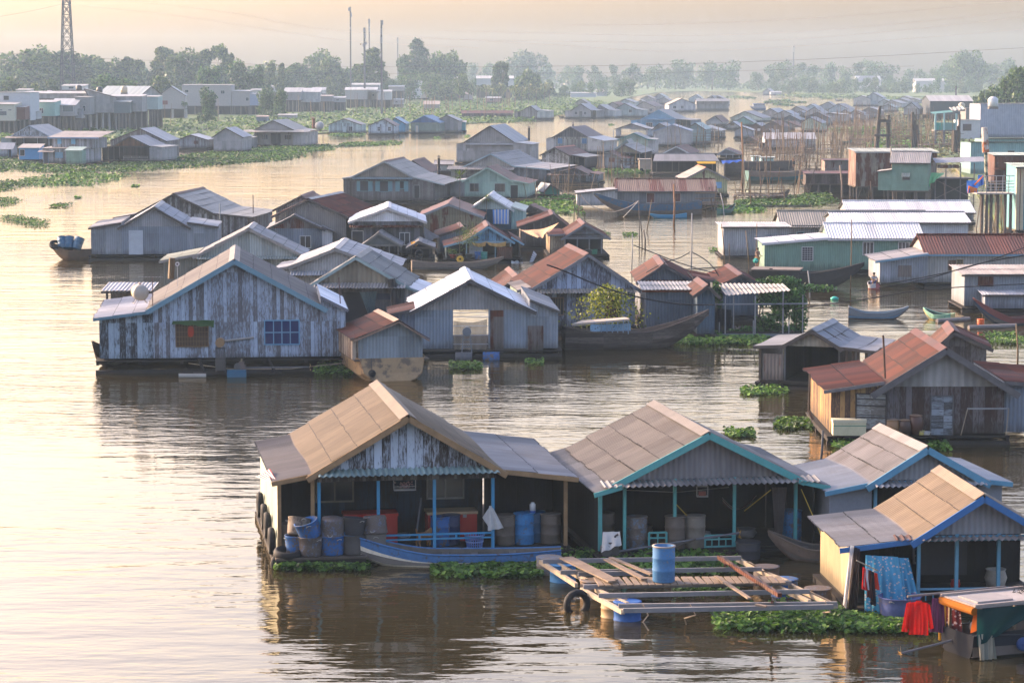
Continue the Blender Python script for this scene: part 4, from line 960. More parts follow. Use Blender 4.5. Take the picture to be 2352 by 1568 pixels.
def person(label,p,rz,pose,shirt,trousers,skinc=(.3,.17,.1)):
    e=thing('person',label,'person',p,rz); sk=plain(skinc,.6,.1)
    if pose=='sit':   # squatting low, facing -y
        V=[(0,.05,.22),(0,.0,.42),(0,-.06,.62),(0,-.08,.72),(0,-.09,.80),(0,-.1,.92), (.1,.03,.2),(.17,-.32,.42),(.15,-.22,.05),(.15,-.34,.03),(-.1,.03,.2),(-.17,-.32,.42),(-.15,-.22,.05),(-.15,-.34,.03),
           (.19,-.06,.64),(.25,-.2,.45),(.12,-.42,.4),(.08,-.5,.38),(-.19,-.06,.64),(-.25,-.2,.45),(-.12,-.42,.4),(-.08,-.5,.38)]
    else:
        V=[(0,0,.92),(0,0,1.12),(0,-.01,1.36),(0,-.01,1.46),(0,-.02,1.54),(0,-.03,1.66),(.1,0,.88),(.11,-.02,.48),(.11,.02,.08),(.11,-.12,.03),(-.1,0,.88),(-.11,.03,.48),(-.11,.05,.08),(-.11,-.08,.03),
           (.2,0,1.4),(.25,-.05,1.12),(.2,-.25,1.05),(.17,-.36,1.08),(-.2,0,1.4),(-.26,.0,1.12),(-.22,-.2,1.0),(-.2,-.3,1.0)]
    E=[(0,1),(1,2),(2,3),(3,4),(4,5),(0,6),(6,7),(7,8),(8,9),(0,10),(10,11),(11,12),(12,13),(2,14),(14,15),(15,16),(16,17),(2,18),(18,19),(19,20),(20,21)]
    Rr=[.13,.12,.14,.055,.085,.07,.09,.065,.04,.035,.09,.065,.04,.035,.055,.042,.032,.035,.055,.042,.032,.035]
    skin('body',V,E,Rr,sk,e)
    if shirt: 
        skin('shirt',[V[1],V[2],V[14],tuple((a+b)/2 for a,b in zip(V[14],V[15])),V[18],tuple((a+b)/2 for a,b in zip(V[18],V[19]))],[(0,1),(1,2),(2,3),(1,4),(4,5)],[.145,.16,.075,.07,.075,.07],shirt,e)
    skin('trousers',[V[0],V[6],V[7],V[10],V[11]],[(0,1),(1,2),(0,3),(3,4)],[.15,.105,.085,.105,.085],trousers,e)
    h=V[5]; MB().lathe([(.01,.06),(.07,.05),(.1,0.),(.098,-.05),(.085,-.08)],12,Matrix.Translation((h[0],h[1]+.015,h[2]))).build('hair',plain((.015,.012,.01),.5),e,True)
    return e
# ---------- house with blue posts
zD=H1.zb
def L1(x,d=0.,z=None): return H1.p(x,1200,d,zD if z is None else z)
stage=thing('landing_stage','low plank landing in front of the blue posts under the stacked tubs','landing',H1.p(480,1255,-.75,0.),-H1.yaw); u4=H1.u(480)
MB().box(H1.u(190)-u4,H1.u(800)-u4,-.5,.55,.3,.37).build('deck',wood((.1,.08,.065)),stage); MB().box(H1.u(195)-u4,H1.u(795)-u4,-.46,-.34,-.1,.3).build('joist',DW(),stage)
gT='stacked half drum tubs on the landing'
for i,(x,d,ma,mb_,l1,l2,tl) in enumerate([(428,-.85,drumdirty,drumblue,'dirty blue half drum tub, lowest under the tilted bright tub','bright blue open tub tipped back on top of another tub',(.32,.1)),(575,-.8,drumblue,drumdirty,'blue half drum tub with rust seam under an upturned tub','upturned muddy tub stacked on the rust seamed blue tub',None),
   (715,-.7,plain((.1,.09,.085),.8),drumdark,'grey brown tub behind the bow of the blue boat','dark empty tub stacked behind the bow of the blue boat',(.12,0)),(862,-.55,plain((.2,.18,.16),.8),drumdirty,'pale muddy tub beside the blue railing','upturned mottled tub on the pale tub beside the railing',None),(345,-.55,drumblue,worn((.25,.2,.15),(.12,.09,.07),.4),'blue tub at the back of the stack by the grey post','tan open tub stacked above the blue one by the grey post',(.25,.25))]):
    p=L1(x,d,.38); tub(p,.40,.62,ma,l1,(0,0),gT)
    q=p+Vector((.02,0,.6)); 
    if tl: tub(q,.39,.56,mb_,l2,tl,gT)
    else: tub(q+Vector((0,0,.58)),.40,.56,mb_,l2,(.06,-.1),gT,True)
tub(L1(372,-.1,1.15),.42,.2,plain((.03,.1,.1),.5),'wide dark green pan lying on top of the tubs',(.35,-.15),gT)
tub(L1(305,.2,.5),.3,.75,drumbrown,'tall brown basket by the left grey post',(0,0),gT)
gt='old tyres hung along the pale green side wall'
xl=H1.u(222)-.17
for i,(d,z,tl) in enumerate([(.6,.62,'black tyre fender lowest and nearest the front corner of the green wall'),(2.6,.78,'black tyre fender second from the front on the green wall'),(4.2,.8,'black tyre fender third from the front on the green wall'),(6.4,.85,'black tyre fender farthest back on the green wall')]):
    tyre(H1.e.matrix_basis@Vector((xl,d,z)),.46,.22,(0,PI/2,-H1.yaw),tl,gt)
tyre(L1(275,-.85,.48),.46,.24,(.18,.05,0),'black tyre lying flat on the corner of the landing',gt)
tyre(H1.e.matrix_basis@Vector((xl+.2,-.75,.12)),.36,.2,(PI/2,.2,.6),'small black tyre half in the water at the landing corner',gt)
def chest(p,sx,sy,sz,mat,label,rz=0,lid=None):
    e=thing('ice_chest',label,'ice chest',p,rz); MB().box(-sx/2,sx/2,-sy/2,sy/2,0,sz-.09).build('body',mat,e)
    m=MB().box(-sx/2-.03,sx/2+.03,-sy/2-.03,sy/2+.03,sz-.088,sz); m.build('lid',lid or mat,e)
    for s in (-1,1): MB().box(s*sx*.25-.06,s*sx*.25+.06,-sy/2-.03,-sy/2-.002,sz-.2,sz-.1).build('latch',plain((.3,.3,.3)),e)
redp=plain((.42,.018,.012),.4,.15)
chest(L1(885,1.7),1.75,.8,1.0,redp,'large red ice chest behind the left railing end',-H1.yaw); chest(L1(1450,1.7),1.65,.8,1.0,redp,'large red ice chest with tan lid behind the middle blue post',-H1.yaw,plain((.4,.28,.16)))
drum(L1(1350,.7),.33,.95,drumblue,'dark blue barrel in front of the red chest with tan lid'); drum(L1(1425,.8),.3,.98,plain((.02,.035,.09),.5),'navy barrel squeezed right beside the dark blue barrel')
e=thing('basket','blue slatted laundry basket behind the railing','basket',L1(1568,.15)); m=MB()
for k in range(22):
    a=2*PI*k/22; m.bar((.24*math.cos(a),.24*math.sin(a),0),(.32*math.cos(a),.32*math.sin(a),.42),.03,.012)
m.build('slats',plain((.12,.2,.45),.5),e); q=MB()
for z,r in ((.0,.25),(.2,.285),(.42,.33)): q.lathe([(r-.01,z-.02),(r+.015,z-.02),(r+.015,z+.02),(r-.01,z+.02)],22)
q.build('rim',plain((.2,.28,.5),.5),e)
for x,mt,l,hh in ((1793,drumbrown,'brown barrel leftmost in the open right bay',.98),(1925,worn((.04,.2,.42),(.1,.13,.16),.3,3.),'bright blue barrel with white can on top in the right bay',1.02),(2015,plain((.03,.09,.16),.6),'darker blue barrel half behind the bright blue one',1.0),(2112,drumbrown,'brown barrel rightmost beside the grey corner post',.98)):
    drum(L1(x,.55 if x!=2015 else .9),.335,hh,mt,l,group='barrels on the deck of the blue post house')
e=thing('can','white plastic can with blue foot standing on the bright blue barrel','can',L1(1985,.55,zD+1.04)); MB().lathe([(.01,.06),(.1,.06),(.1,.27),(.06,.3),(.06,.33),(.01,.33)],14).build('body',plain((.7,.7,.68),.4),e,True); MB().lathe([(.01,0),(.102,0),(.102,.06),(.1,.06)],14).build('foot',plain((.03,.12,.4),.4),e)
sheetcloth('sack','white sack tied to the right blue post of the railing','sack',[H1.p(1662,905,-.12),H1.p(1690,925,-.1),H1.p(1762,1062,-.16),H1.p(1650,1078,-.16)],cloth((.52,.5,.47)),(12,10),.05,2.)
sheetcloth('sack','white sack flap spread left of the right blue post','sack',[H1.p(1672,905,-.1),H1.p(1680,910,-.1),H1.p(1668,1070,-.12),H1.p(1612,985,-.14)],cloth((.5,.48,.45)),(8,8),.03,2.)
e=thing('hanging_shelf','small hanging shrine shelf with pink flowers under the blue porch eave','shelf',H1.p(1098,800,.5),-H1.yaw); MB().box(-.36,.36,-.14,.14,-.02,.02).bar((-.36,0,0),(-.36,0,.75),.025).bar((.36,0,0),(.36,0,.75),.025).bar((-.36,-.14,.12),(.36,-.14,.12),.02).build('tray',plain((.42,.4,.38)),e)
m=MB(); 
for k in range(60): leafquad(m,Vector((rnd.gauss(0,.12),rnd.gauss(0,.06),.08+abs(rnd.gauss(0,.07)))),.05)
m.build('flowers',plain((.5,.3,.3),.7),e)
tag(MB().tube([H1.p(1180,1090,.5),H1.p(1222,875,.9)],.03,8).build('pole',plain((.13,.13,.14))),'grey pole leaning against the dark middle doorway','pole')
sheetcloth('awning_cloth','striped cloth strip hanging from the left roof corner','cloth',[H1.p(190,655,1.2),H1.p(212,690,-.2),H1.p(203,705,-.25),H1.p(98,740,2.2)],cloth((.5,.5,.5),'band',(.3,.03,.05)),(10,5),.04,2.)
# brown dog behind the railing
dg=thing('dog','small brown dog standing behind the blue railing beside the middle post','dog',L1(1228,.45),PI*.75)
DV=[(0,.22,.42),(0,0,.4),(0,-.2,.43),(0,-.3,.52),(0,-.38,.6),(0,-.5,.56),(.07,-.2,.3),(.07,-.2,.15),(.07,-.22,.02),(-.07,-.2,.3),(-.07,-.18,.15),(-.07,-.2,.02),(.07,.2,.32),(.075,.28,.18),(.075,.24,.02),(-.07,.2,.32),(-.075,.28,.18),(-.075,.24,.02),(0,.32,.5),(0,.36,.66)]
skin('body',DV,[(0,1),(1,2),(2,3),(3,4),(4,5),(2,6),(6,7),(7,8),(2,9),(9,10),(10,11),(0,12),(12,13),(13,14),(0,15),(15,16),(16,17),(0,18),(18,19)],[.095,.1,.125,.075,.08,.04,.05,.032,.03,.05,.032,.03,.065,.032,.03,.065,.032,.03,.03,.018],plain((.3,.15,.06),.8),dg)
for s in (-1,1): MB().add([(s*.03,-.36,.66),(s*.09,-.34,.66),(s*.08,-.37,.76),(s*.05,-.33,.67)],[(0,1,2),(1,3,2),(3,0,2),(0,3,1)]).build('ear',plain((.2,.1,.04),.8),dg)
bb_,st_=boat('long blue and cream wooden boat with red bow mark before the blue porch',at(*vv('L',700,1302)),at(*vv('L',2160,1300)),1.2,.42,.9,.1,worn((.9,.8,.62),(.4,.33,.24),.15),worn((.06,.17,.36),(.1,.1,.12),.3,2.),wood((.16,.14,.12)),seats=4,strake=.24,n=22)
# ---------- turquoise house deck
def M1(x,d=0.): return H2.p(x,1030,d,H2.zb)
for x,d,mt,l in ((480,1.2,drumbrown,'dim brown barrel at the left end of the turquoise porch'),(660,.3,worn((.13,.17,.22),(.15,.12,.1),.6,4.),'rusty grey barrel with blue traces left on the turquoise porch'),(905,.15,drumbrown,'tall brown barrel, left of the touching pair on the turquoise porch'),(1038,.15,plain((.2,.17,.13),.7,.4,4.),'tall tan barrel, right of the touching pair on the turquoise porch'),(1708,.6,worn((.05,.17,.32),(.12,.1,.1),.4,4.),'stained blue barrel at the right end by the wooden bow')):
    drum(M1(x,d),.34,1.05,mt,l,group='barrels on the turquoise porch')
e=thing('bird_cage','small white framed bird cage hanging under the turquoise porch','bird cage',H2.p(1092,652,.3)); m=MB()
for x in (-.18,.18):
    for y in (-.14,.14): m.bar((x,y,-.18),(x,y,.16),.015)
for z in (-.18,.16): m.box(-.19,.19,-.15,.15,z-.012,z+.012)
m.build('frame',plain((.5,.48,.45)),e); MB().box(-.12,.12,-.05,.05,-.16,-.02).build('feeder',plain((.3,.1,.07)),e)
sheetcloth('curtain','bundled brown curtain gathered beside the right turquoise post','curtain',[H2.p(1550,640,.2),H2.p(1650,640,.2),H2.p(1625,980,.25),H2.p(1578,980,.25)],cloth((.12,.095,.085)),(20,10),.09,6.)
for a,b,l in (((900,715,.3),(1000,825,.1),'yellow rope hanging from the second turquoise post'),((1545,655,.2),(1400,810,.8),'yellow rope slung across the right of the turquoise porch')): tag(MB().tube([H2.p(*a),H2.p(*b)],.018,5).build('rope',plain((.5,.33,.04),.7)),l,'rope')
tag(MB().tube([H2.p(1720,640,-.3),H2.p(1828,1040,-2.)],.016,5).build('rope',plain((.55,.38,.05),.7)),'long taut yellow rope from the turquoise eave to the wooden boat','rope')
def engine(p,rz,label,mat=None,shaft=None,top=True):
    e=thing('boat_engine',label,'engine',p,rz); mat=mat or plain((.09,.08,.075),.5)
    MB().box(-.22,.22,-.18,.18,.0,.26).box(-.12,.14,-.15,.15,.26,.42).build('block',mat,e)
    MB().tube([(-.2,-.2,.15),(-.2,.2,.15)],.19,14).build('flywheel',plain((.12,.11,.1),.5),e)
    MB().tube([(.1,-.05,.4),(.1,-.05,.62),(.2,-.05,.68)],.035,7).build('exhaust',sheet((.1,.08,.07),.5),e)
    MB().tube([(0,.02,.42),(.02,.02,.5),(.0,.2,.52)],.05,7).build('tank',plain((.3,.25,.15),.5),e)
    if shaft: 
        q=MB().tube([(.2,0,.1),shaft],.035,7); q.build('shaft',plain((.14,.14,.15),.4),e)
        s=Vector(shaft); d=s.normalized(); m=MB()
        for k in range(3):
            a=2*PI*k/3; o=d.orthogonal().normalized(); o=Matrix.Rotation(a,3,d)@o; t=d.cross(o); m.quad(s+o*.03-t*.03,s+o*.18-t*.09+d*.04,s+o*.2+t*.07-d*.03,s+o*.03+t*.03)
        m.build('propeller',plain((.5,.3,.08),.4),e)
    return e
pE=M1(455,-.7); engine(pE,.0,'long tail engine under a white cloth with raised shaft before the turquoise porch',None,tuple(Vector(H2.p(1290,900,-.7))-pE))
sheetcloth('cloth','white rag draped over the long tail engine','cloth',[pE+Vector((-.3,.1,.72)),pE+Vector((.25,.1,.74)),pE+Vector((.3,-.3,.38)),pE+Vector((-.36,-.32,.12))],cloth((.5,.48,.45)),(14,8),.05,2.)
for i,(a,b) in enumerate((((560,1040),(900,955)),((640,1050),(1000,930)))): tag(MB().tube([H2.p(a[0],a[1],-.9),H2.p(b[0],b[1],-.75)],.03,6).build('pole',wood((.1,.08,.06))),('dark pole, lower of two lying along the engine shaft','dark pole, upper of two lying along the engine shaft')[i],'pole')
boat('old wooden rowing boat with rising bow behind the yellow plank wall',at(*vv('M',1600,1085)),at(*vv('M',2120,1105)),1.1,.4,.5,.15,wood((.15,.11,.085)),wood((.16,.12,.09)),seats=2)
# ---------- frame raft of beams on drums
RZ=.62; ra=thing('raft','floating frame raft of grey beams and short planks on drums','raft',at(*vv('M',1000,1240),0))
ro_=Vector(ra.location); beamm=wood((.24,.23,.225),.35); tanb=wood((.45,.36,.25),.4)
def RP(x,y,z=RZ): return at(*vv('M',x,y),z)-ro_
for a,b in (((35,1105),(1335,1083)),((150,1177),(1470,1155)),((265,1188),(860,1180)),((300,1272),(1665,1246)),((400,1330),(1785,1302)),((530,1398),(1965,1383)),((560,1428),(1940,1402))): MB().bar(RP(*a),RP(*b),.1,.13).build('beam',beamm,ra)
for a,b in (((20,1108),(255,1262)),((125,1122),(320,1232)),((290,1290),(560,1438)),((385,1292),(590,1388)),((1310,1092),(1455,1162)),((1380,1120),(1560,1225)),((1550,1262),(1785,1372)),((1655,1262),(1950,1400)),((1745,1300),(1960,1400)),((1480,1180),(1640,1240))): MB().bar(RP(a[0],a[1],RZ-.12),RP(b[0],b[1],RZ-.12),.11,.13).build('beam',tanb,ra)
m=MB(); N=26
for i in range(N):
    x=400+(1640-400)*i/N; w=(1240/N)*.8
    a,b,c,d=RP(x,1262-i*.7,RZ+.09),RP(x+w,1261-i*.7,RZ+.09),RP(x+w-40+rnd.uniform(-8,8),1206-i*.2,RZ+.1),RP(x-40+rnd.uniform(-8,8),1207-i*.2,RZ+.1); dz=Vector((0,0,-.05))
    m.add([a,b,c,d,a+dz,b+dz,c+dz,d+dz],[(0,1,2,3),(0,4,5,1),(1,5,6,2),(3,2,6,7),(0,3,7,4)])
m.build('plank_deck',wood((.28,.21,.15),.6),ra)
rb_=sheet((.2,.1,.06),.8); MB().bar(RP(1190,1078,RZ+.35),RP(1590,1328,RZ+.35),.12,.12).build('steel_beam',rb_,ra)
for x,y,z0 in ((1230,1130,.0),(1425,1258,.0),(1540,1372,.0)): MB().bar(RP(x,y,RZ-.1),RP(x,y,RZ+.4),.08,.08).build('post',rb_,ra)
for a,b,w,l in (((165,1082),(490,1238),.26,'wide weathered plank lying at the left end of the frame raft'),((210,1078),(508,1228),.2,'second weathered plank touching the wide one on the frame raft'),((450,1092),(700,1222),.2,'dark curved plank left of the blue drum on the frame raft'),((480,1080),(752,1192),.15,'grey plank running to the foot of the blue drum'),((1168,1202),(1390,1348),.12,'pale narrow plank across the beams right of the blue drum'),((1430,1388),(1502,1402),.14,'short pale board on the nearest beam')):
    tag(MB().bar(at(*vv('M',*a),RZ+.2),at(*vv('M',*b),RZ+.17),w,.045).build('plank',wood((.27,.2,.14),.6)),l,'plank')
drum(at(*vv('M',827,1236),RZ+.1),.335,1.08,worn((.06,.19,.38),(.25,.24,.23),.22,3.),'upright blue drum with tan rim standing on the frame raft',plain((.35,.3,.25),.6),open_=True)
gf='float drums under the frame raft'
for x,y,mt,l in ((75,1235,worn((.2,.22,.25),(.25,.2,.15),.5,4.),'grey blue float drum under the far left corner of the raft'),(165,1285,worn((.06,.22,.42),(.15,.13,.12),.2),'bright blue float drum left of the hanging tyre'),(365,1395,worn((.2,.18,.17),(.3,.2,.12),.5),'rust brown float drum right of the hanging tyre'),(505,1520,plain((.4,.27,.13),.6),'tan float drum at the nearest corner of the raft'),(588,1540,worn((.02,.1,.32),(.1,.1,.12),.2),'deep blue float drum at the nearest corner of the raft'),(1500,1300,drumdirty,'dirty float drum under the rust steel beam'),(1620,1385,drumblue,'blue float drum under the right end of the raft'),(1840,1450,drumdirty,'muddy float drum at the right tip of the raft'),(1380,1130,drumdark,'dark float drum under the back of the raft')):
    drum(at(*vv('M',x,y),-.25),.40,.78,mt,l,group=gf)
tyre(at(*vv('M',258,1385),.2),.45,.22,(PI/2,0,.5),'black tyre hanging from the left corner of the frame raft')
for a,b,l in (((690,1405),(730,1560),'tan rope end hanging off the nearest beam by the blue float'),((1000,1405),(975,1520),'tan rope hanging off the middle of the nearest beam'),((1885,1385),(1890,1470),'tan rope tied round the right end of the raft')):
    p,q=at(*vv('M',*a),RZ),at(*vv('M',*b),.0); tag(MB().tube([p+Vector((0,-.1,.1)),p+Vector((.15,-.15,-.2)),p.lerp(q,.6)+Vector((-.1,-.1,0)),q],.022,5).build('rope',plain((.35,.27,.19),.8)),l,'rope')
# ---------- flowered cloth house
sheetcloth('bed_sheet','large blue flowered sheet hung across the porch of the tan roof house','sheet',[H4.p(562,755,-.5),H4.p(760,768,-.5),H4.p(815,1128,-.75),H4.p(552,1130,-.7)],cloth((.09,.33,.5),'dots',(.62,.5,.45)),(30,16),.1,5.)
sheetcloth('bed_sheet','narrow blue flowered sheet gathered right of the large flowered sheet','sheet',[H4.p(765,775,-.45),H4.p(832,778,-.45),H4.p(912,1125,-.7),H4.p(792,1120,-.72)],cloth((.08,.31,.48),'dots',(.62,.5,.45)),(16,16),.12,3.)
sheetcloth('cloth','long white cloth hanging at the corner of the yellow plank wall','cloth',[H4.p(470,695,-.5),H4.p(492,700,-.5),H4.p(448,1080,-.6),H4.p(426,1050,-.6)],cloth((.55,.52,.5)),(10,12),.06,2.)
sheetcloth('cloth','long dark brown cloth beside the white cloth at the wall corner','cloth',[H4.p(495,705,-.48),H4.p(535,720,-.48),H4.p(512,1135,-.6),H4.p(450,1130,-.62)],cloth((.035,.025,.022)),(12,12),.08,3.)
tag(MB().bar(H4.p(490,770,-.9),H4.p(625,835,-.9),.035).build('clothes_pole',wood((.4,.32,.22))),'short clothes pole beside the flowered sheet','clothes pole')
for i,(x,c,l,hh) in enumerate(((535,(.5,.02,.02),'red and white football shirt, left on the clothes pole',950),(548,(.55,.55,.6),'white shirt hanging behind the red one on the clothes pole',945),(570,(.1,.03,.025),'dark maroon shirt in the middle of the clothes pole',1000),(605,(.5,.04,.02),'bright red shirt, right end of the clothes pole',945),(585,(.02,.015,.02),'black trousers hanging low on the clothes pole',1040))):
    y0=790+(x-490)*.45; sheetcloth('shirt',l,'clothing',[H4.p(x-7,y0,-.9-.02*i),H4.p(x+9,y0+5,-.95-.02*i),H4.p(x+18,hh,-1.-.02*i),H4.p(x-14,hh-10,-.92-.02*i)],cloth(c),(8,8),.05,2.)
tub(H4.p(752,1195,-1.,.12),.62,.55,worn((.1,.13,.3),(.25,.2,.2),.3),'big blue purple tub standing in the weeds below the flowered sheet')
tag(MB().box(0,1.5,0,.35,0,1.1).build('cupboard',plain((.04,.04,.045))),'dark glass fronted cupboard against the back of the tan roof house','cupboard').location=H4.p(1010,985,2.1)
# laundry boat
sB=at(*vv('N',1155,1392)); dx=Vector((math.cos(R(24)),math.sin(R(24)),0)); CL=8.
cb,cst=boat('black hulled trading boat with flat roof, tarps and hanging laundry',sB+dx*CL,sB,1.75,.55,.3,.12,plain((.018,.02,.026),.85,.3,2.,.06),plain((.03,.036,.045),.8,.3,2.,.08),wood((.15,.12,.1)),ws=.92,seats=0,rk=.4,strake=.3)
# boat frame: x runs from bow to stern, y to its port side
mc=Matrix.Translation(sB+dx*CL)@Matrix.Rotation(R(24)+PI,4,'Z')
def CW(x,y,z): return mc@Vector((CL-x,y,z))   # x metres ahead of the stern; y>0 towards the viewer
s_=1 if (mc.to_3x3()@Vector((0,1,0))).y<0 else -1
def CW(x,y,z): return mc@Vector((CL-x,y*s_,z))
ys=.82; rz=1.42
def LB(m,x0,x1,y0,y1,z0,z1): a,b=sorted((CL-x0,CL-x1)); c,d=sorted((y0*s_,y1*s_)); return m.box(a,b,c,d,z0,z1)
m=MB(); LB(m,.1,5.6,-ys,ys,rz,rz+.05); m.build('roof',plain((.36,.33,.31),.7,.5,3.),cb)
m=MB(); LB(m,.35,1.5,-.5,.45,rz+.052,rz+.1); m.build('roof_hatch',plain((.3,.28,.27),.7),cb); m=MB()
for y in (-ys,ys): m.bar((CL-.0,y*s_,rz+.08),(CL-5.8,y*s_,rz+.08),.07)
m.bar((CL-.08,-ys,rz+.03),(CL-.08,ys,rz+.03),.07).build('roof_rail',wood((.36,.3,.26)),cb)
for x in (.25,2.4,5.3):
    for y in (-.74,.74): MB().bar((CL-x,y,.35),(CL-x,y,rz),.07).build('post',wood((.28,.2,.13)),cb)
MB().tube([(CL,-ys,rz-.07),(CL,ys,rz-.07)],.11,10).build('rolled_tarp',cloth((.3,.1,.01)),cb)
q0=CW(-1.,-.95,rz+.1); q1=CW(2.2,-.9,rz+.12)
tag(MB().tube([q0,q1],.035,6).build('clothes_pole',wood((.2,.17,.15))),'grey clothes pole reaching over the stern of the trading boat','clothes pole')
pd_=(q1-q0).normalized()
def hang(x0,w,h,mat,label,dz=0.,nm='shirt',f=.05):
    a=q0+pd_*x0+Vector((0,-.03,-.1-dz)); b=a+Vector((w,-.12,.0)); sheetcloth(nm,label,'clothing',[a+Vector((w*.1,0,0)),b+Vector((-w*.1,0,0)),b+Vector((w*.1,-.03,-h)),a+Vector((-w*.08,-.03,-h))],mat,(14,10),f,2.5)
a=q0+Vector((.05,-.05,-.12)); m=MB()
def shirtpart(A,B,C,D,n,f):
    o=sheetcloth('p',None,None,[A,B,C,D],None,n,f,2.); me=o.data; m.add([v.co[:] for v in me.vertices],[tuple(p.vertices) for p in me.polygons]); bpy.data.objects.remove(o)
V_=lambda x,z,y=0.: a+Vector((x,y,z))
V_=lambda x,z,y=0.: a+Vector((x*.82,y,z*.85))
shirtpart(V_(.0,-.06),V_(.3,.0),V_(.33,-1.1),V_(-.02,-1.1),(8,12),.03); shirtpart(V_(.3,.0),V_(.62,-.06,-.05),V_(.64,-1.12,-.05),V_(.33,-1.1),(8,12),.03)
shirtpart(V_(-.04,-.1),V_(.06,-.06,-.02),V_(-.02,-.9,-.03),V_(-.17,-.88,-.02),(4,8),.02); shirtpart(V_(.56,-.06,-.06),V_(.67,-.1,-.06),V_(.82,-.88,-.05),V_(.68,-.92,-.07),(4,8),.02); shirtpart(V_(.2,.03,-.03),V_(.42,.03,-.03),V_(.36,-.1,-.05),V_(.26,-.1,-.05),(4,3),.01)
tag(m.build('shirt',cloth((.42,.01,.008)),None,True),'bright red long sleeved shirt hanging over the stern of the trading boat','clothing')
sheetcloth('shirt','red sleeve of another shirt hanging beside the bright red one','clothing',[q0+Vector((-.02,.05,-.2)),q0+Vector((.1,.05,-.15)),q0+Vector((.02,.0,-1.)),q0+Vector((-.16,.0,-.98))],cloth((.4,.012,.01)),(6,8),.03,1.5)
hang(.75,.35,.95,cloth((.06,.02,.06)),'dark purple shirt next to the bright red one'); hang(1.0,.2,1.2,cloth((.45,.25,.03)),'yellow brown dress hanging on the trading boat'); hang(1.15,.5,1.,cloth((.16,.03,.03),'dots',(.5,.4,.4)),'maroon patterned dress hanging at the trading boat post',.3,'dress')
g=CW(.05,.86,rz-.02); sheetcloth('tarp','dark green tarp hanging in a triangle from the trading boat roof','tarp',[g,CW(2.6,.88,rz),CW(.75,.95,rz-.72),g+Vector((.03,-.06,-1.0))],cloth((.005,.035,.035)),(20,14),.06,2.)
sheetcloth('cloth','beige striped cloth hanging over the black hull','cloth',[CW(.1,.88,.72),CW(.6,.88,.74),CW(.62,.95,.02),CW(.08,.95,.02)],cloth((.33,.29,.21),'stripe',(.2,.2,.16)),(16,8),.05,4.)
pe=CW(.9,.0,.5); tip=at(*vv('N',815,1385),.02)
engine(pe,0.,'long tail boat engine with propeller shaft reaching out over the stern of the trading boat',None,tuple(tip-pe))
sheetcloth('cloth','orange shirt thrown over the trading boat engine','clothing',[pe+Vector((-.35,-.25,.62)),pe+Vector((.3,-.1,.75)),pe+Vector((.28,-.3,.4)),pe+Vector((-.45,-.4,.1))],cloth((.6,.13,.015)),(14,8),.06,1.5)
m=MB(); nb=CW(3.0,-.2,rz+.06)
for k in range(500):
    r=abs(rnd.gauss(0,.34)); a=rnd.uniform(0,6.28); p=nb+Vector((r*math.cos(a)*1.2,r*math.sin(a)*.7,max(0,.36-r*.5)*rnd.random())); m.bar(p,p+Vector((rnd.gauss(0,.12),rnd.gauss(0,.12),rnd.gauss(0,.04))),.015,.015)
tag(m.build('fishing_net',plain((.05,.055,.055),.9)),'heap of dark fishing net on the flat roof of the trading boat','net')
tyre(CW(1.5,.98,.35),.2,.12,(PI/2,0,.1),'small blue rubber ring fender on the black hull',None,plain((.03,.07,.2),.5))
drum(CW(2.6,.4,.3),.2,.32,plain((.03,.1,.4),.4),'small blue pail inside the trading boat',name='pail',cat='pail')
# ---------- jars beside the plank house
def jar(h,x,y,r,hh,mat,label,d=-.35):
    e=thing('water_jar',label,'jar',h.p(x,y,d,h.zb),0); MB().lathe([(.01,0),(r*.65,0),(r*.95,hh*.35),(r,hh*.6),(r*.85,hh*.88),(r*.78,hh*.93),(r*.85,hh)],18).build('body',mat,e,True); MB().lathe([(r*.85,hh),(r*.5,hh+.03),(.01,hh+.05)],18).build('lid',plain((.3,.2,.13)),e); return e
jar(H5,1300,1090,.42,.62,plain((.3,.16,.07),.35),'round ochre water jar with metal lid on the plank deck',-.2); jar(H5,1405,1090,.34,.62,plain((.06,.03,.022),.3),'dark brown glazed jar in the middle of the jars',-.35); jar(H5,1488,1095,.34,.82,plain((.08,.035,.025),.3),'tall dark brown jar, rightmost of the jars',-.35)
tub(H5.p(1525,1100,-.45,H5.zb),.16,.18,plain((.6,.5,.15),.5),'small yellow bowl on the plank deck'); tub(H5.p(1568,1102,-.45,H5.zb),.17,.14,plain((.6,.58,.55),.5),'small white bowl right of the yellow bowl')
e=thing('foam_box','cream foam box with green stripe at the corner of the plank house','box',H5.p(960,1095,-.4,H5.zb)); MB().box(-.7,.7,-.3,.3,0,.55).build('body',plain((.62,.56,.36),.7),e); MB().box(-.72,.72,-.32,.32,.552,.68).build('lid',plain((.64,.58,.4),.7),e); MB().box(-.7,.7,-.308,-.302,.4,.43).build('stripe',plain((.05,.25,.15)),e)
hb=H5.p(1135,880,-.3); e=thing('window_hatch','tilted grey boarded hatch propped on the brown plank wall','hatch',hb,-H5.yaw); e.rotation_euler=(-.22,.03,-H5.yaw); MB().box(-.64,.64,-.03,.0,-.75,.75).build('board',plank((.42,.41,.36),(.2,.18,.15),.4,.7,1),e); MB().bar((-.64,-.05,-.75),(-.64,-.05,.75),.05).bar((.64,-.05,-.75),(.64,-.05,.75),.05).bar((-.64,-.05,.25),(.64,-.05,.25),.05).bar((-.64,-.05,-.25),(.64,-.05,-.25),.05).bar((-.64,-.05,.75),(.64,-.05,.75),.05).bar((-.64,-.05,-.75),(.64,-.05,-.75),.05).build('frame',wood((.06,.05,.045)),e)
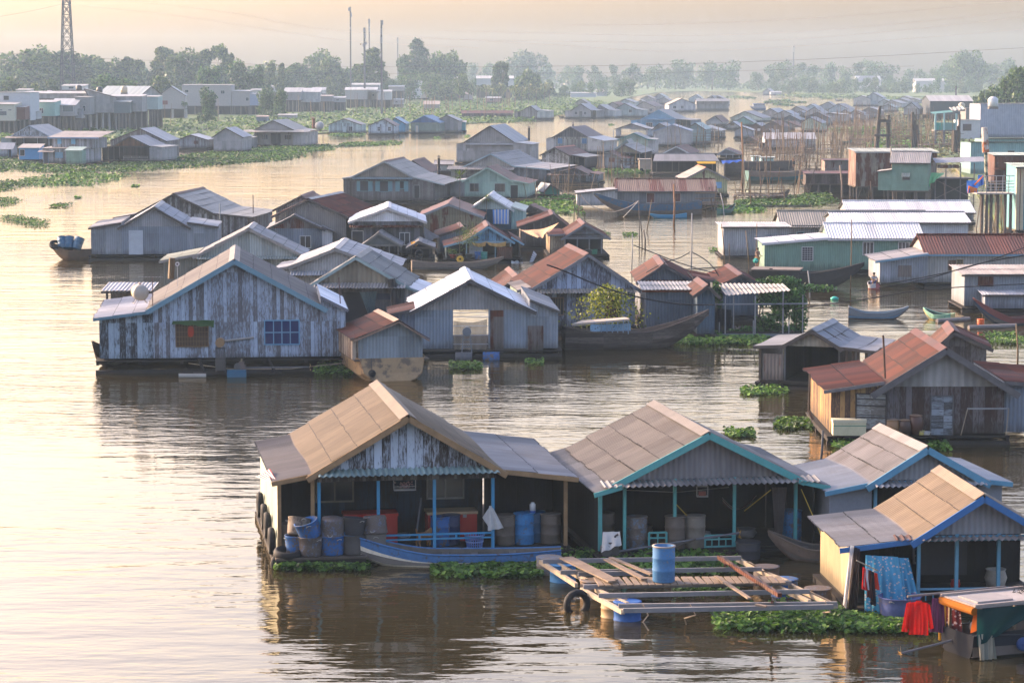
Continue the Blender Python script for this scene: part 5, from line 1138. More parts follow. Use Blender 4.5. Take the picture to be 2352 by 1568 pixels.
e=thing('laundry_rail','grey laundry rail with empty hangers beside the boarded door','rail',H5.p(1880,1085,-.6,H5.zb),-H5.yaw); z=H5.z(850)-H5.zb; wd_=H5.u(2205)-H5.u(1880); MB().bar((0,0,z),(wd_,0,z),.06).build('rail',wood((.3,.3,.3)),e); MB().bar((-.25,0,0),(.02,0,z),.04).build('post',wood((.35,.28,.2)),e); MB().bar((wd_-.1,0,0),(wd_,0,z),.04).build('post',wood((.35,.28,.2)),e)
tag(MB().tube([H5.p(1242,620,-.3),H5.p(1222,282,-.3)],.045,7).build('pole',wood((.1,.06,.045))),'dark pole with a loose wire at the rust roof valley','pole')
tag(MB().tube([H5.p(690,620,1.5),H5.p(683,915,1.5)],.035,6).bar(H5.p(683,915,1.5),H5.p(715,985,1.3),.16,.03).build('paddle',wood((.16,.12,.09))),'long wooden paddle leaning at the orange lit plank wall','paddle')
# ---------- weathered blue house
tk=thing('water_tank','round pale steel water tank lying on a stand on the low roof','water tank',H7.p(440,432,1.5),-H7.yaw+.2); tk.scale=(.78,.78,.78)
MB().lathe([(.01,-.62),(.3,-.58),(.5,-.45),(.54,-.4),(.54,.5),(.4,.62),(.01,.66)],20,Matrix.Rotation(PI/2,4,'X')).build('body',plain((.45,.40,.33),.35,.2,3.),tk,True)
MB().tube([(0,-.05,.52),(0,-.05,.66)],.1,10).build('cap',plain((.5,.36,.3)),tk); q=MB()
for s in (-1,1): q.bar((s*.45,-.35,-.75),(s*.25,-.3,-.4),.04).bar((s*.45,.35,-.75),(s*.25,.3,-.4),.04).bar((s*.45,-.35,-.72),(s*.45,.35,-.72),.04)
q.build('stand',plain((.4,.38,.36)),tk); q=MB()
for k in range(7):
    a=PI*(.18+.64*k/6); q.box(.42*math.cos(a)-.035,.42*math.cos(a)+.035,-.545,-.54,.42*math.sin(a)-.035,.42*math.sin(a)+.035)
q.build('lettering',plain((.03,.06,.2)),tk)
MB().lathe([(.36,-.52),(.545,-.42),(.545,-.2)],20,Matrix.Rotation(PI/2,4,'X')).build('band',plain((.5,.37,.1),.4),tk).scale=(1.003,1.003,1.003)
Side('H','little back shed with pale tilted roof on posts behind the water tank',172,505,None,408,348,2.6,w=sh((.2,.17,.14),.2),r=ro((.5,.5,.52),.0),ez=3.3,op=1.6,posts=(178,500),shed=True)
an=thing('tv_antenna','thin television antenna mast at the left eave of the blue plank house','antenna',H7.p(549,545,-.3),0); MB().tube([(0,0,-.2),(0,0,H7.z(290)-H7.z(545))],.025,6).build('mast',plain((.12,.06,.05)),an); zt=H7.z(290)-H7.z(545); q=MB().bar((-.75,0,zt),(.55,.1,zt-.02),.015)
for k in range(7): q.bar((-.7+k*.18,-.2,zt),(-.7+k*.18,.2,zt),.012)
q.build('elements',plain((.3,.3,.32)),an)
tag(MB().tube([H7.p(2012,545,1.),H7.p(2001,320,1.)],.03,6).build('pole',plain((.1,.05,.045))),'rusty thin pole through the white lean-to roof','pole')
pp=H7.p(662,332,7.); MB_=MB().tube([pp+Vector((-.03,0,-.4)),pp+Vector((.06,0,.75))],.17,12); tag(MB_.build('stovepipe',sheet((.16,.11,.06),.4)),'short tan stovepipe behind the left roof slope of the blue plank house','stovepipe')
fs=thing('wind_spinner','small round white disc on a thin stick behind the grey roof','spinner',H7.p(725,335,4.),0); MB().tube([(0,0,-.6),(0,0,.55)],.015,5).build('stick',plain((.5,.5,.5)),fs); MB().tube([(0,-.03,.65),(0,.03,.65)],.115,14).build('disc',plain((.6,.58,.58)),fs); MB().tube([(0,-.04,.65),(0,-.032,.65)],.055,12).build('hub',plain((.12,.1,.1)),fs)
sheetcloth('tarp','dark green tarp awning sagging above the barred window','tarp',[H7.p(700,640,-.02),H7.p(1022,636,-.02),H7.p(1018,680,-.75),H7.p(694,655,-.6)],cloth((.045,.09,.03)),(16,5),.03,3.)
lan=thing('lantern','red paper lantern seen behind the window bars','lantern',H7.p(838,720,-.045)); MB().lathe([(.01,-.32),(.1,-.3),(.17,-.15),(.17,.1),(.1,.25),(.01,.26)],14).build('shade',plain((.5,.05,.02),.6),lan,True); lan.scale=(1,.1,1)
tag(MB().tube([H7.p(1045,805,-.08),H7.p(1328,775,-.08)],.06,8).build('pipe',plain((.36,.33,.3))),'pale pipe fixed aslant under the windows of the blue plank house','pipe')
fl=thing('engine_float','small float of pipes and boards moored below the blue plank wall','float',H7.p(1100,1090,-1.9,0.),-H7.yaw); fu=lambda x:H7.u(x)-H7.u(1100)
MB().box(fu(860),fu(1540),-.4,.5,.12,.2).build('deck',DW(),fl); MB().tube([(fu(750),-.6,.08),(fu(960),-.55,.05)],.14,8).build('pipe',plain((.35,.33,.28)),fl); MB().box(fu(1120),fu(1268),-.75,-.35,-.1,.35).build('blue_box',plain((.03,.13,.22),.5),fl)
for x in (925,1462): MB().bar((fu(x-25),.1,.9),(fu(x+22),.0,.2),.3,.06).build('board',DW(),fl)
e=thing('pump','tall pump engine with round head on the float below the blue plank wall','pump',H7.p(1070,1060,-1.9,.2),0); MB().bar((-.25,0,0),(-.22,0,1.3),.06).bar((.25,0,0),(.22,0,1.3),.06).bar((-.25,0,.5),(.25,0,.5),.06).bar((-.25,0,1.25),(.25,0,1.25),.06).build('stand',plain((.1,.095,.09)),e); MB().tube([(0,-.25,1.55),(0,.2,1.55)],.24,14).build('motor',plain((.3,.19,.1),.4),e); MB().box(-.2,.2,-.2,.2,.1,.75).build('gearbox',plain((.08,.075,.07)),e)
engine(H7.p(1230,1040,-1.8,.3),0.,'long tail engine with propeller lying on the float below the blue window',plain((.16,.12,.1)),(3.6,-.1,.15))
tag(MB().tube([H7.p(820,968,-.35),H7.p(1150,1003,-1.2),H7.p(1600,1006,-1.2),H7.p(2110,952,-1.5)],.022,5).build('rope',plain((.4,.31,.2),.8)),'mooring rope from the blue plank house to the houseboat','rope')
boat('dark boat prow showing behind the left corner of the blue plank house',at(*vv('H',95,1030)),at(*vv('H',420,900)),1.2,.7,.9,.2,wood((.07,.05,.04)),seats=0)
# ---------- white roof house front
nt_=sheetcloth('fishing_net','brown net hung to dry across the open doorway','net',[H8.p(1032,755,.25),H8.p(1340,738,.25),H8.p(1335,1030,.3),H8.p(1040,1020,.3)],netm((.3,.24,.18),.09,.45),(24,14),.12,4.,sag=.15)
for y in (678,715,800,886,968): MB().bar((H8.u(1028),.12,H8.z(y)),(H8.u(1352),.12,H8.z(y)),.035).build('rail',plain((.5,.5,.5)),H8.e)
e=thing('pump','grey pump motor on a ladder stand below the open doorway','pump',H8.p(1148,1105,-.9,.3),0); MB().bar((-.28,0,0),(-.18,0,1.),.05).bar((.28,0,0),(.18,0,1.),.05).bar((-.25,0,.35),(.25,0,.35),.05).bar((-.2,0,.75),(.2,0,.75),.05).build('stand',plain((.25,.26,.27)),e); MB().tube([(0,-.22,1.2),(0,.2,1.2)],.25,14).build('motor',plain((.2,.21,.22),.4),e)
for i,(x,l) in enumerate(((1040,'half sunk grey float barrel left of the pump'),(1290,'half sunk blue float barrel right of the pump'))): drum(H8.p(x,1170,-1.4,.08),.33,.9,plain((.12,.12,.12),.6) if i==0 else drumblue,l,lying=PI/2)
# ---------- houseboat with tin cabin
HB=House('I','houseboat with rusty roofed tin cabin on an orange wooden hull',165,745,1288,898,520,755,rb=(352,668),w=sh((.27,.31,.33),.08),r=RU(.8),cap=ro((.5,.33,.2),.3),t=wood((.3,.2,.14)),raft=False,zb=1.05,name='houseboat',cat='houseboat',ov=.35,eo=.3,sag=.04,bw=.08,
 lean=[('L',112,905,896,plank((.48,.38,.28),(.2,.14,.1),.5),RU(.8),None,.1,0,(),.1,.15,None)])
m=MB(); S=[]
for i in range(13):
    t=i/12; y=-.35+t*HB.D; f=1-.62*max(0,1-t/.16)**2; wt=(HB.u1-HB.u0)/2*1.14*(1-.12*max(0,1-t/.2)**2); zt=HB.zb+.1+.25*max(0,1-t/.25)**2*0; cx=(HB.u0+HB.u1)/2
    row=[]
    for q in range(9):
        a=q/8*PI; row.append((cx-math.cos(a)*wt*(1-.0*abs(math.cos(a)))*(1 if q in(0,8) else .97),y+ (.9*(1-math.sin(a))*max(0,1-t/.3) if 0 else 0)-(.55*math.sin(a)*max(0,1-t/.2)),zt-(zt+.45)*(math.sin(a)**.55)*(.93 if i else .8)))
    S.append(row)
V=[p for r_ in S for p in r_]; F=[(i*9+q,i*9+q+1,(i+1)*9+q+1,(i+1)*9+q) for i in range(12) for q in range(8)]+[tuple(range(9))]
hm_=worn((.36,.235,.12),(.15,.11,.075),.34,.6); m.add(V,F); m.build('hull',hm_,HB.e,False)
MB().box(HB.u0-.3,HB.u1+.3,-.3,HB.D,HB.zb-.04,HB.zb+.03).build('deck',WD(),HB.e)
tyre(HB.p(262,1215,-.75),.2,.1,(PI/2,0,0),'small black ring tyre hanging on the orange bow of the houseboat')
tag(MB().tube([HB.p(262,1180,-.72),HB.p(262,1078,-.5)],.015,5).build('rope',plain((.03,.03,.03))),'black rope holding the ring tyre on the houseboat bow','rope')
# leaning stovepipe and tarp of the olive gable house
tag(MB().tube([H10.p(512,605,-.6),H10.p(470,358,-.6)],.24,14).build('stovepipe',sheet((.03,.03,.032),.15)),'big black stovepipe leaning before the olive gabled house','stovepipe')
sheetcloth('tarp','blue grey tarp gathered and hanging in the dark doorway below the olive gable','tarp',[H10.p(172,488,-.1),H10.p(330,478,-.1),H10.p(300,700,-.1),H10.p(252,705,-.1)],cloth((.1,.15,.17)),(20,10),.1,6.)
sheetcloth('curtain','blue and white striped curtain hanging on the pale green house','curtain',[H21.p(1393,748,-.5),H21.p(1543,745,-.5),H21.p(1540,880,-.5),H21.p(1397,878,-.5)],cloth((.1,.25,.6),'stripe',(.6,.6,.62)),(20,8),.06,5.)
sheetcloth('tarp','grey tarp sagging from the corner of the white gabled house','tarp',[H18.p(760,905,.2),H18.p(775,930,.6),H18.p(910,1005,1.),H18.p(765,1060,.3)],cloth((.2,.2,.2)),(14,10),.12,2.5)
# small household things on the near porches
for h,x,d,l,c,r,hh in ((H1,600,1.9,'dark clay pot on the floor left of the red chest',(.1,.06,.04),.22,.35),(H1,1130,2.2,'steel basin by the dark doorway behind the railing',(.35,.35,.36),.26,.14),(H1,1500,2.3,'small clay jar under the right porch window',(.22,.11,.06),.2,.4),(H2,780,1.8,'round clay jar in the gloom of the turquoise porch',(.14,.08,.05),.28,.45),(H2,1180,2.,'pale basin on the turquoise porch floor',(.35,.33,.3),.3,.16),(H2,1450,1.6,'heap of grey net in the right of the turquoise porch',(.2,.19,.18),.4,.3),(H4,1220,1.5,'red plastic pail behind the teal railing',(.45,.03,.02),.16,.3),(H4,1480,1.6,'stack of pale crates behind the teal railing',(.4,.36,.3),.35,.6)):
    e=thing('pot',l,'pot',h.p(x,1200,d,h.zb)); MB().lathe([(.01,0),(r*.7,0),(r,hh*.55),(r*.8,hh*.9),(r*.9,hh),(r*.75,hh*.97),(.01,hh*.8)],14).build('body',plain(c,.6,.35,5.),e,True)
for h,a,b,l in ((H1,(520,705,.4),(1660,705,.4),'slack clothes line with pegs under the blue porch eave'),(H2,(590,640,.5),(1280,640,.5),'sagging rope under the turquoise porch eave')):
    p,q=h.p(*a),h.p(*b); tag(MB().tube([p,p.lerp(q,.5)-Vector((0,0,.12)),q],.012,4).build('rope',plain((.3,.28,.25))),l,'rope')
hm=sheetcloth('hammock','faded striped hammock slung across the back of the turquoise porch','hammock',[H2.p(1320,760,2.2),H2.p(1560,750,2.2),H2.p(1540,800,2.5),H2.p(1340,805,2.5)],cloth((.25,.12,.1),'band',(.4,.35,.3)),(16,6),.03,1.,sag=.45)
# ---------- blue porch house of the middle group with its yard
Hb=House('E','small house with light blue gable, rust roof and yellow cloth over its dark porch',1140,1560,1235,1035,1350,905,xb=1325,D=7.,pd=3.5,w=dk,g=plank((.16,.34,.5),(.08,.1,.12),.3,.3),r=RU(.85),t=plain((.2,.36,.46)),posts=(1150,1283,1415,1555),pm=plain((.25,.38,.45)),
 lean=[('L',960,1082,1035,plain((.42,.44,.36)),RU(.85),None,0.,2.5,(985,),.2,.2,None),('R',1645,1050,1000,dk,RU(.7),None,0.,2.5,(1642,),.2,.3,None)])
for a,b,l in ((1185,1330,'faded yellow cloth bunched left under the light blue gable'),(1325,1515,'faded yellow cloth bunched right under the light blue gable')): sheetcloth('cloth',l,'cloth',[Hb.p(a,1040,-.3),Hb.p(b,1040,-.3),Hb.p(b-8,1082,-.3),Hb.p(a+30,1075,-.3)],cloth((.5,.3,.1)),(16,6),.07,3.,sag=.15)
e=thing('crate','rusty brown crate box standing on the right of the blue porch','crate',Hb.p(1500,1215,-.3,Hb.zb),-Hb.yaw); MB().box(-.62,.62,-.4,.4,0,.85).build('body',RUW(.8),e); MB().box(-.65,.65,-.43,.43,.852,.9).build('lid',RUW(.9),e)
e=thing('cabinet','pale grey cabinet with shelves on the left of the blue porch','cabinet',Hb.p(1240,1215,.6,Hb.zb),-Hb.yaw); MB().box(-.55,.55,-.3,.3,0,1.3).build('body',plain((.33,.35,.37)),e); MB().box(-.5,.5,-.32,-.302,.65,.68).box(-.5,.5,-.32,-.302,.3,.33).build('shelf',plain((.2,.2,.2)),e)
for x,mt,l in ((1255,drumblue,'blue barrel in front of the grey cabinet'),(1310,plain((.05,.25,.2),.5),'green barrel right of the blue barrel on the porch')): drum(Hb.p(x,1225,-.3,Hb.zb-.1),.28,.6,mt,l)
def pot(p,r,h,mat,label,kind,hp,wp,nl=260):
    e=thing('potted_plant',label,'potted plant',p); MB().lathe([(.01,0),(r*.7,0),(r,h),(r*1.05,h),(r*1.05,h+.04),(r*.85,h+.03),(.01,h)],14).build('pot',mat,e,True)
    m=MB(); t=MB(); t.tube([(0,0,h),(.02,0,h+hp*.6)],.025,6)
    if kind=='bush':
        for i in range(nl):
            v=Vector((rnd.gauss(0,.33),rnd.gauss(0,.33),rnd.gauss(.62,.2))); leafquad(m,Vector((v.x*wp,v.y*wp,h+v.z*hp)),.06)
    else:
        t.tube([(.02,0,h+hp*.5),(.05,0,h+hp*.92)],.03,6)
        for i in range(40):
            a=rnd.uniform(0,6.28); u=rnd.uniform(-.4,.9); d=Vector((math.cos(a),math.sin(a),u)).normalized(); c=Vector((.05,0,h+hp*.9)); sd=d.cross(Vector((0,0,1))).normalized()*.05
            m.add([c-sd*.5,c+d*wp*.3-sd,c+d*wp*.6+Vector((0,0,-.12)),c+d*wp*.3+sd],[(0,1,2,3)])
    m.build('foliage',leafm((.07,.12,.03)),e); t.build('stem',wood((.2,.15,.1)),e); return e
pot(Hb.p(1085,1220,-.5,.4),.3,.3,plain((.2,.15,.12)),'tall thin dracaena with yellow green tuft in a clay pot','tuft',7.2,1.9)
pot(Hb.p(1172,1230,-.6,.4),.3,.35,plain((.13,.14,.14)),'dark leafy bush in a wide grey pot before the blue porch','bush',2.3,1.5,700)
pot(Hb.p(1022,1230,-.4,.4),.25,.25,plain((.35,.06,.05)),'low plant in a red pot at the left of the blue porch','bush',.5,.6)
pot(H21.p(1335,800,-.4,.4),.3,.3,plain((.2,.15,.12)),'tall palm like potted plant left of the striped curtain','tuft',3.,1.7)
pot(H43.p(105-0,760,-2.,.3) if False else at(*vv('F',95,1000)),.2,.2,plain((.2,.1,.08)),'pole pot with bright red bougainvillea by the netted shack','tuft',1.,.5)
c2,_=boat('long grey wooden canoe moored along the blue gabled porch',at(*vv('I',1445,272)),at(*vv('I',645,283)),1.2,.5,.45,.25,wood((.2,.16,.125)),seats=4)
tyre(Hb.p(715,1222,-.3,.7),.4,.22,(PI/2,0,.2),'black tyre standing in the boat shelter left of the blue porch'); tyre(Hb.p(1090,1252,-1.,.35),.3,.14,(1.2,0,0),'yellow painted tyre by the canoe',None,plain((.55,.33,.03)))
HS('E','low boat shelter with crooked grey roof and orange tarp on top',625,830,1235,1090,710,1055,xb=720,D=5.,pd=4.4,w=dk,r=ro((.33,.31,.29),.15),posts=(645,815),sag=.08)
sheetcloth('tarp','orange tarp folded on top of the crooked boat shelter','tarp',[on(*vv('E',640,1045),Hb.Y+.5),on(*vv('E',705,1042),Hb.Y+.5),on(*vv('E',702,1082),Hb.Y-.3),on(*vv('E',640,1088),Hb.Y-.3)],cloth((.6,.28,.03)),(10,8),.08,2.)
sheetcloth('sack','white plastic sacks heap right of the crate','sack',[Hb.p(1560,1215,-.3),Hb.p(1660,1220,-.3),Hb.p(1665,1250,-.8),Hb.p(1555,1248,-.8)],cloth((.6,.62,.65)),(12,8),.14,2.)
sheetcloth('cloth','white checked cloth hanging on a pole beside the rust roofed stall','cloth',[at(*vv('E',1765,1135),2.2) if False else Hb.p(1770,1130,.5),Hb.p(1800,1165,.5),Hb.p(1765,1235,.4),Hb.p(1728,1240,.4)],cloth((.45,.46,.48),'band',(.25,.25,.28)),(10,8),.06,2.)
HS('E','slate blue shed with broken rust roof behind the blue gabled porch',905,1180,1180,985,1120,915,xb=1090,D=6.,w=sh((.2,.25,.3),.05),r=RU(.85),ov=.2)
HS('E','open fishing shack of dark planks with netting and rust roof',1645,2080,1130,905,1945,800,xb=1925,D=7.,w=plank((.13,.12,.11),(.1,.085,.075),.6),r=RU(.9),t=wood((.08,.07,.06)))
sheetcloth('fishing_net','tan net slung like a hammock between poles of the fishing shack','net',[on(*vv('E',1635,930),Hb.Y+9),on(*vv('E',2000,868),Hb.Y+7),on(*vv('E',1890,965),Hb.Y+6),on(*vv('E',1790,1000),Hb.Y+6)],netm((.5,.33,.2),.15,.6),(16,8),.1,2.,sag=.3)
HS('E','tiny stilted hut with rust roof and hanging bags on the water',1690,1865,870,765,1735,715,xb=1770,D=3.,pd=2.5,w=plank((.16,.15,.14),(.1,.09,.08),.5),r=RU(.9),zb=.8,posts=(1695,1855))
HS('E','small tilted grey roof hut with green tarp beside the bamboo fence',1870,2005,640,570,1915,520,xb=1840,D=4.,w=plain((.06,.2,.14),.8),r=ro((.33,.33,.33),.1))
Hs=HS('E','open stall with rust red roof and tan plank side wall',2050,2440,1200,1000,2235,885,xb=2190,D=7.,pd=5.,w=dk,g=plank((.2,.23,.26),(.13,.1,.09),.35,2.,1),r=RU(.9),t=wood((.2,.2,.21)),posts=(2055,2168,2278,2390),lean=[('L',1915,980,975,plank((.45,.33,.2),(.25,.18,.12),.4),RU(.9),None,.0,0,(),.2,.2,None)])
for x,y,l in ((2315,1190,'green plastic tub at the right of the open stall'),(2280,1195,'dark tub next to the green one in the open stall')): tub(Hs.p(x,y,-.2,.4),.35,.4,plain((.05,.2,.12) if x>2300 else (.05,.05,.05)),l)
# centre: pale blue house under rust roof and neighbours
Hc=HS('I','pale blue plank house with long rust red roof and corrugated awning',1740,2700,860,452,2262,142,rb=(2092,60),w=plank((.38,.44,.56),(.14,.14,.17),.42,.3),r=RU(.85),t=wood((.2,.2,.21)),D=10,ov=.4,eo=.3,aw=(1785,2700,455,498,.8,ro((.42,.37,.31),.02),.22),
 door=[(2430,2560,485,760,sheet((.1,.03,.03),.3))],lean=[('L',1640,462,440,sh((.25,.33,.27),.1),ro((.42,.36,.3),.2),5.,0.,0,(),.2,.2,None)])
Hc.window(1920,2035,540,690,wood((.2,.14,.1)),glass(),5,1,None,True)
HS('I','low rust roofed wing left of the pale blue house',1480,1760,690,445,1620,345,xb=1540,D=7.,w=dk,r=RU(.93))
HS('J','dark corrugated house with rust red roof behind the blue corrugated shed',675,1085,None,325,855,205,xb=805,D=8.,ez=2.6,w=sh((.14,.16,.19),.1),r=RU(.92),t=wood((.1,.09,.09)),aw=(690,1110,322,345,.5,RU(.85),.22),lean=[('R',1225,325,300,sh(DGREY,.2),RU(.92),5.,0.,0,(),.2,.2,None)])
Side('J','dark blue corrugated lean shed with grey flat roof beside the pale blue house',715,1120,770,405,340,6.,w=sh((.13,.16,.2),.12),r=ro((.38,.37,.36),.05),shed=True,t=RU(.9))
HS('J','dark blue sheet house with small rust roof beside the climbing plant',1120,1260,800,425,1200,370,xb=1130,D=5.,ez=None,w=sh((.07,.11,.15),.05),r=RU(.9))
HS('J','low house with dark hatched gable and rust roof behind the pale canopy',1320,1600,None,350,1470,285,xb=1370,D=8.,ez=2.4,w=sh((.1,.13,.16),.0),r=RU(.9))
# canopy with climbers
cn=thing('canopy','open landing with cream corrugated canopy on posts','canopy',at(*vv('J',1560,760)),0); cY=cn.location.y
def cl(x,y,d=0.): return on(*vv('J',x,y),cY+d)-Vector(cn.location)
MB().slope(cl(1275,348,1.5),cl(1800,352,1.5),cl(1862,408,-.6),cl(1350,448,-.6),2,pitch=.26,amp=.04).build('roof',ro((.58,.53,.46),.0),cn)
for x,y,d in ((1345,450,-.5),(1410,450,.6),(1580,450,-.5),(1640,440,.5),(1800,410,-.5)): a=cl(x,y,d); MB().bar((a.x,a.y,.1),a,.07).build('post',plain((.35,.34,.33)),cn)
MB().box(cl(1240,740).x,cl(1960,740).x,-.5,3.,.18,.28).build('deck',DW(),cn); MB().bar(cl(1200,515,-.6),cl(1995,508,-.6),.07).build('rail',plain((.3,.31,.32)),cn); MB().tube([cl(1270,765,-.7)*1.,cl(1930,765,-.7)],.16,8).build('float_pipe',plain((.14,.15,.15)),cn)
for x,y0,y1 in ((1207,515,735),(1248,560,750),(1297,655,770),(1565,640,770),(1955,440,730),(1845,640,745)): a=cl(x,y0,-.65); MB().bar((a.x,a.y,-.2),a,.06).build('post',plain((.3,.3,.29)),cn)
def climber(label,pts,n,name='climbing_plant',sz=.11,col=(.03,.085,.02)):
    m=MB()
    for i in range(n):
        (x,y,z),(rx,ry,rz)=rnd.choice(pts); v=Vector((rnd.gauss(0,1),rnd.gauss(0,1),rnd.gauss(0,1))).normalized()*(rnd.random()**.4); leafquad(m,Vector((x+v.x*rx,y+v.y*ry,z+v.z*rz)),sz*rnd.uniform(.7,1.3))
    e=thing(name,label,'climbing plant',(pts[0][0][0],pts[0][0][1],.2)); b=Vector(e.location)
    m.v=[tuple(Vector(p)-b) for p in m.v]; m.build('foliage',leafm(col),e); MB().tube([(0,0,0),(.1,.05,1.2),(.3,.1,2.4)],.04,5).build('stem',wood((.1,.07,.05)),e)
def cw(x,y,d=0.): return tuple(on(*vv('J',x,y),cY+d))
climber('dense green climber covering the right frame of the cream canopy',[(cw(1900,520),(.7,.7,1.1)),(cw(1930,620),(.55,.6,1.2)),(cw(1760,470),(1.4,.7,.5)),(cw(1680,480),(.8,.6,.5)),(cw(1880,460),(.8,.7,.5)),(cw(1700,640),(1.,.7,.5)),(cw(1780,560),(.6,.6,.7))],3000)
climber('dark hanging climber at the left edge of the cream canopy',[(cw(1275,400,.5),(.35,.4,.6)),(cw(1290,470,.5),(.25,.3,.7)),(cw(1268,440,.6),(.3,.3,.5))],420)
climber('low green plants along the deck under the canopy',[(cw(1600,715),(2.,.5,.3)),(cw(1750,700),(1.5,.5,.35)),(cw(1500,725),(1.2,.4,.2))],900,'plant',.1)
climber('green vine growing over the black boat behind the canopy',[(tuple(on(*vv('J',1760,345),cY+9)),(1.6,.6,.45)),(tuple(on(*vv('J',1950,385),cY+8)),(2.4,.6,.3)),(tuple(on(*vv('J',1830,350),cY+8)),(.9,.5,.5))],1300)
sheetcloth('fishing_net','black net hanging at the dark blue corner under the canopy','net',[cw(1255,540,.2),cw(1390,560,.2),cw(1400,720,.2),cw(1255,735,.2)],netm((.015,.016,.018),.08,.7),(14,10),.15,3.)
sb=thing('shrub','yellow green bush growing in front of the pale blue house','shrub',at(*vv('J',410,790))+Vector((0,0,.6))); m=MB()
for i in range(1500): v=Vector((rnd.gauss(0,.42),rnd.gauss(0,.42),rnd.random()**.7)); leafquad(m,Vector((v.x*2.6*(1.1-v.z*.5),v.y*1.5,v.z*2.7*(1-.25*abs(v.x)))),.09)
m.build('foliage',leafm((.14,.17,.02)),sb); MB().tube([(0,0,-.3),(.1,0,1.4)],.05,6).build('stem',wood((.15,.1,.07)),sb)
b3,s3=boat('long dark wooden boat with pale railed canopy moored at the pale blue house',at(*vv('J',1075,845)),at(*vv('J',70,868)),2.0,.95,1.15,.35,plank((.10,.08,.07),(.07,.05,.045),.5,.22,1),plank((.15,.12,.1),(.09,.07,.06),.5,.2,1),wood((.14,.11,.09)),n=24,seats=0,strake=.35,deck=.35)
iv3=b3.matrix_basis.inverted(); bY=at(*vv('J',300,860)).y
def bl(x,y,d=0.): return iv3@on(*vv('J',x,y),bY+d)
q=MB(); a,b,c,d=bl(135,668,-.85),bl(590,628,-.85),bl(560,615,.85),bl(215,640,.85); dz=Vector((0,0,-.12)); q.add([a,b,c,d,a+dz,b+dz,c+dz,d+dz],[(0,1,2,3),(7,6,5,4),(0,4,5,1),(1,5,6,2),(2,6,7,3),(3,7,4,0)]); q.build('canopy',worn((.5,.4,.3),(.3,.36,.42),.35),b3)
for x in (152,215,255,290,328,368,412,455,497,540,580): p=bl(x,676-(x-150)*.09,-.8); MB().bar((p.x,p.y,.9),p,.05).build('post',wood((.2,.16,.13)) if x<300 else plain((.25,.33,.4)),b3)
p,q_=bl(280,775,-.85),bl(615,738,-.85); MB().box(p.x if p.x<q_.x else q_.x,max(p.x,q_.x),p.y-.05,p.y+.05,1.05,1.45).build('side_panel',worn((.25,.4,.52),(.1,.1,.1),.3),b3)
drum(on(*vv('J',100,770),bY)-Vector((0,0,.3)),.3,.6,drumblue,'blue drum in the stern of the canopied boat')
# boats out on the water
boat('slim grey rowing boat alone on the open water with blue interior',at(*vv('K',1395,158)),at(*vv('K',968,154)),1.2,.38,.42,.4,wood((.17,.15,.14)),plain((.2,.24,.27)),plain((.1,.2,.28)),seats=4)
boat('small green rowing boat with yellow stern near the blue grey shed',at(*vv('K',1592,158)),at(*vv('K',1790,172)),1.1,.35,.35,.1,plain((.5,.42,.16)),plain((.2,.42,.3)),plain((.05,.08,.06)),seats=2)
boat('dark blue canoe with high curved prow at the blue grey shed',at(*vv('K',2085,205)),at(*vv('K',2480,195)),1.1,.4,1.3,.2,plain((.03,.06,.1)),plain((.2,.06,.05)),seats=2)
for a,b,l in (((1665,175),(1920,158),'grey bamboo float pole, upper one beside the green boat'),((1915,225),(2290,212),'long grey float pole in front of the dark blue canoe')): tag(MB().tube([at(*vv('K',*a),.1),at(*vv('K',*b),.1)],.14,7).build('float_pole',wood((.24,.21,.19))),l,'pole')
drum(at(*vv('K',2010,205),.1),.22,.35,plain((.7,.12,.02),.5),'orange round float beside the dark blue canoe',name='float',cat='float')
tag(MB().lathe([(.01,-.1),(.25,-.05),(.3,.1),(.1,.2),(.01,.2)],10).build('float',plain((.02,.4,.3),.4),None,True),'bright green plastic float drifting on the open water','float').location=at(*vv('K',860,5))
boat('moored wooden boat with blue band and upswept prow before the grey sheet house',at(*vv('F',455,800)),at(*vv('F',1345,795)),2.2,1.15,1.3,.35,wood((.15,.12,.095)),worn((.04,.1,.17),(.12,.1,.085),.35,2.5),seats=0,deck=.2,n=22)
boat('small blue canoe tied beside the blue banded boat',at(*vv('F',870,828)),at(*vv('F',1212,826)),.9,.3,.2,.2,plain((.03,.2,.32)),plain((.05,.25,.4)),seats=2)
boat('dark green canoe with raised tip behind the white pole',at(*vv('F',1640,772)),at(*vv('F',1505,788)),.9,.35,.6,.2,plain((.03,.12,.1)),seats=1)
bk,_=boat('black wooden cargo boat with boxed cabin in front of the green corrugated house',at(*vv('G',790,1478)),at(*vv('G',-165,1462)),2.0,1.15,.8,.1,wood((.035,.032,.033)),wood((.045,.042,.042)),wood((.1,.085,.075)),ws=.95,n=22,seats=0,deck=.15)
ik=bk.matrix_basis.inverted(); kY=at(*vv('G',-100,1462)).y; p,q_=ik@on(*vv('G',-130,1295),kY),ik@on(*vv('G',305,1295),kY); x0,x1=sorted((p.x,q_.x)); MB().box(x0,x1,-1.2,1.2,1.0,p.z).build('cabin',plank((.04,.04,.042),(.03,.028,.028),.5,.5,1),bk); MB().box(x0-.1,x1+.1,-1.3,1.3,p.z+.003,p.z+.09).build('cabin_roof',wood((.2,.16,.13)),bk)
def kx(x): return (ik@on(*vv('G',x,1350),kY)).x
sgn=1 if (ik.to_3x3()@Vector((0,-1,0))).y>0 else -1
for a,b,z0,z1,mt,nm in ((-85,-48,1.15,2.1,plain((.005,.005,.005)),'door'),(32,62,1.5,2.05,plain((.005,.005,.005)),'window')): s0=sorted((kx(a),kx(b))); y=sorted((sgn*1.205,sgn*1.225)); MB().box(s0[0],s0[1],y[0],y[1],z0,min(z1,p.z-.1)).build(nm,mt,bk)
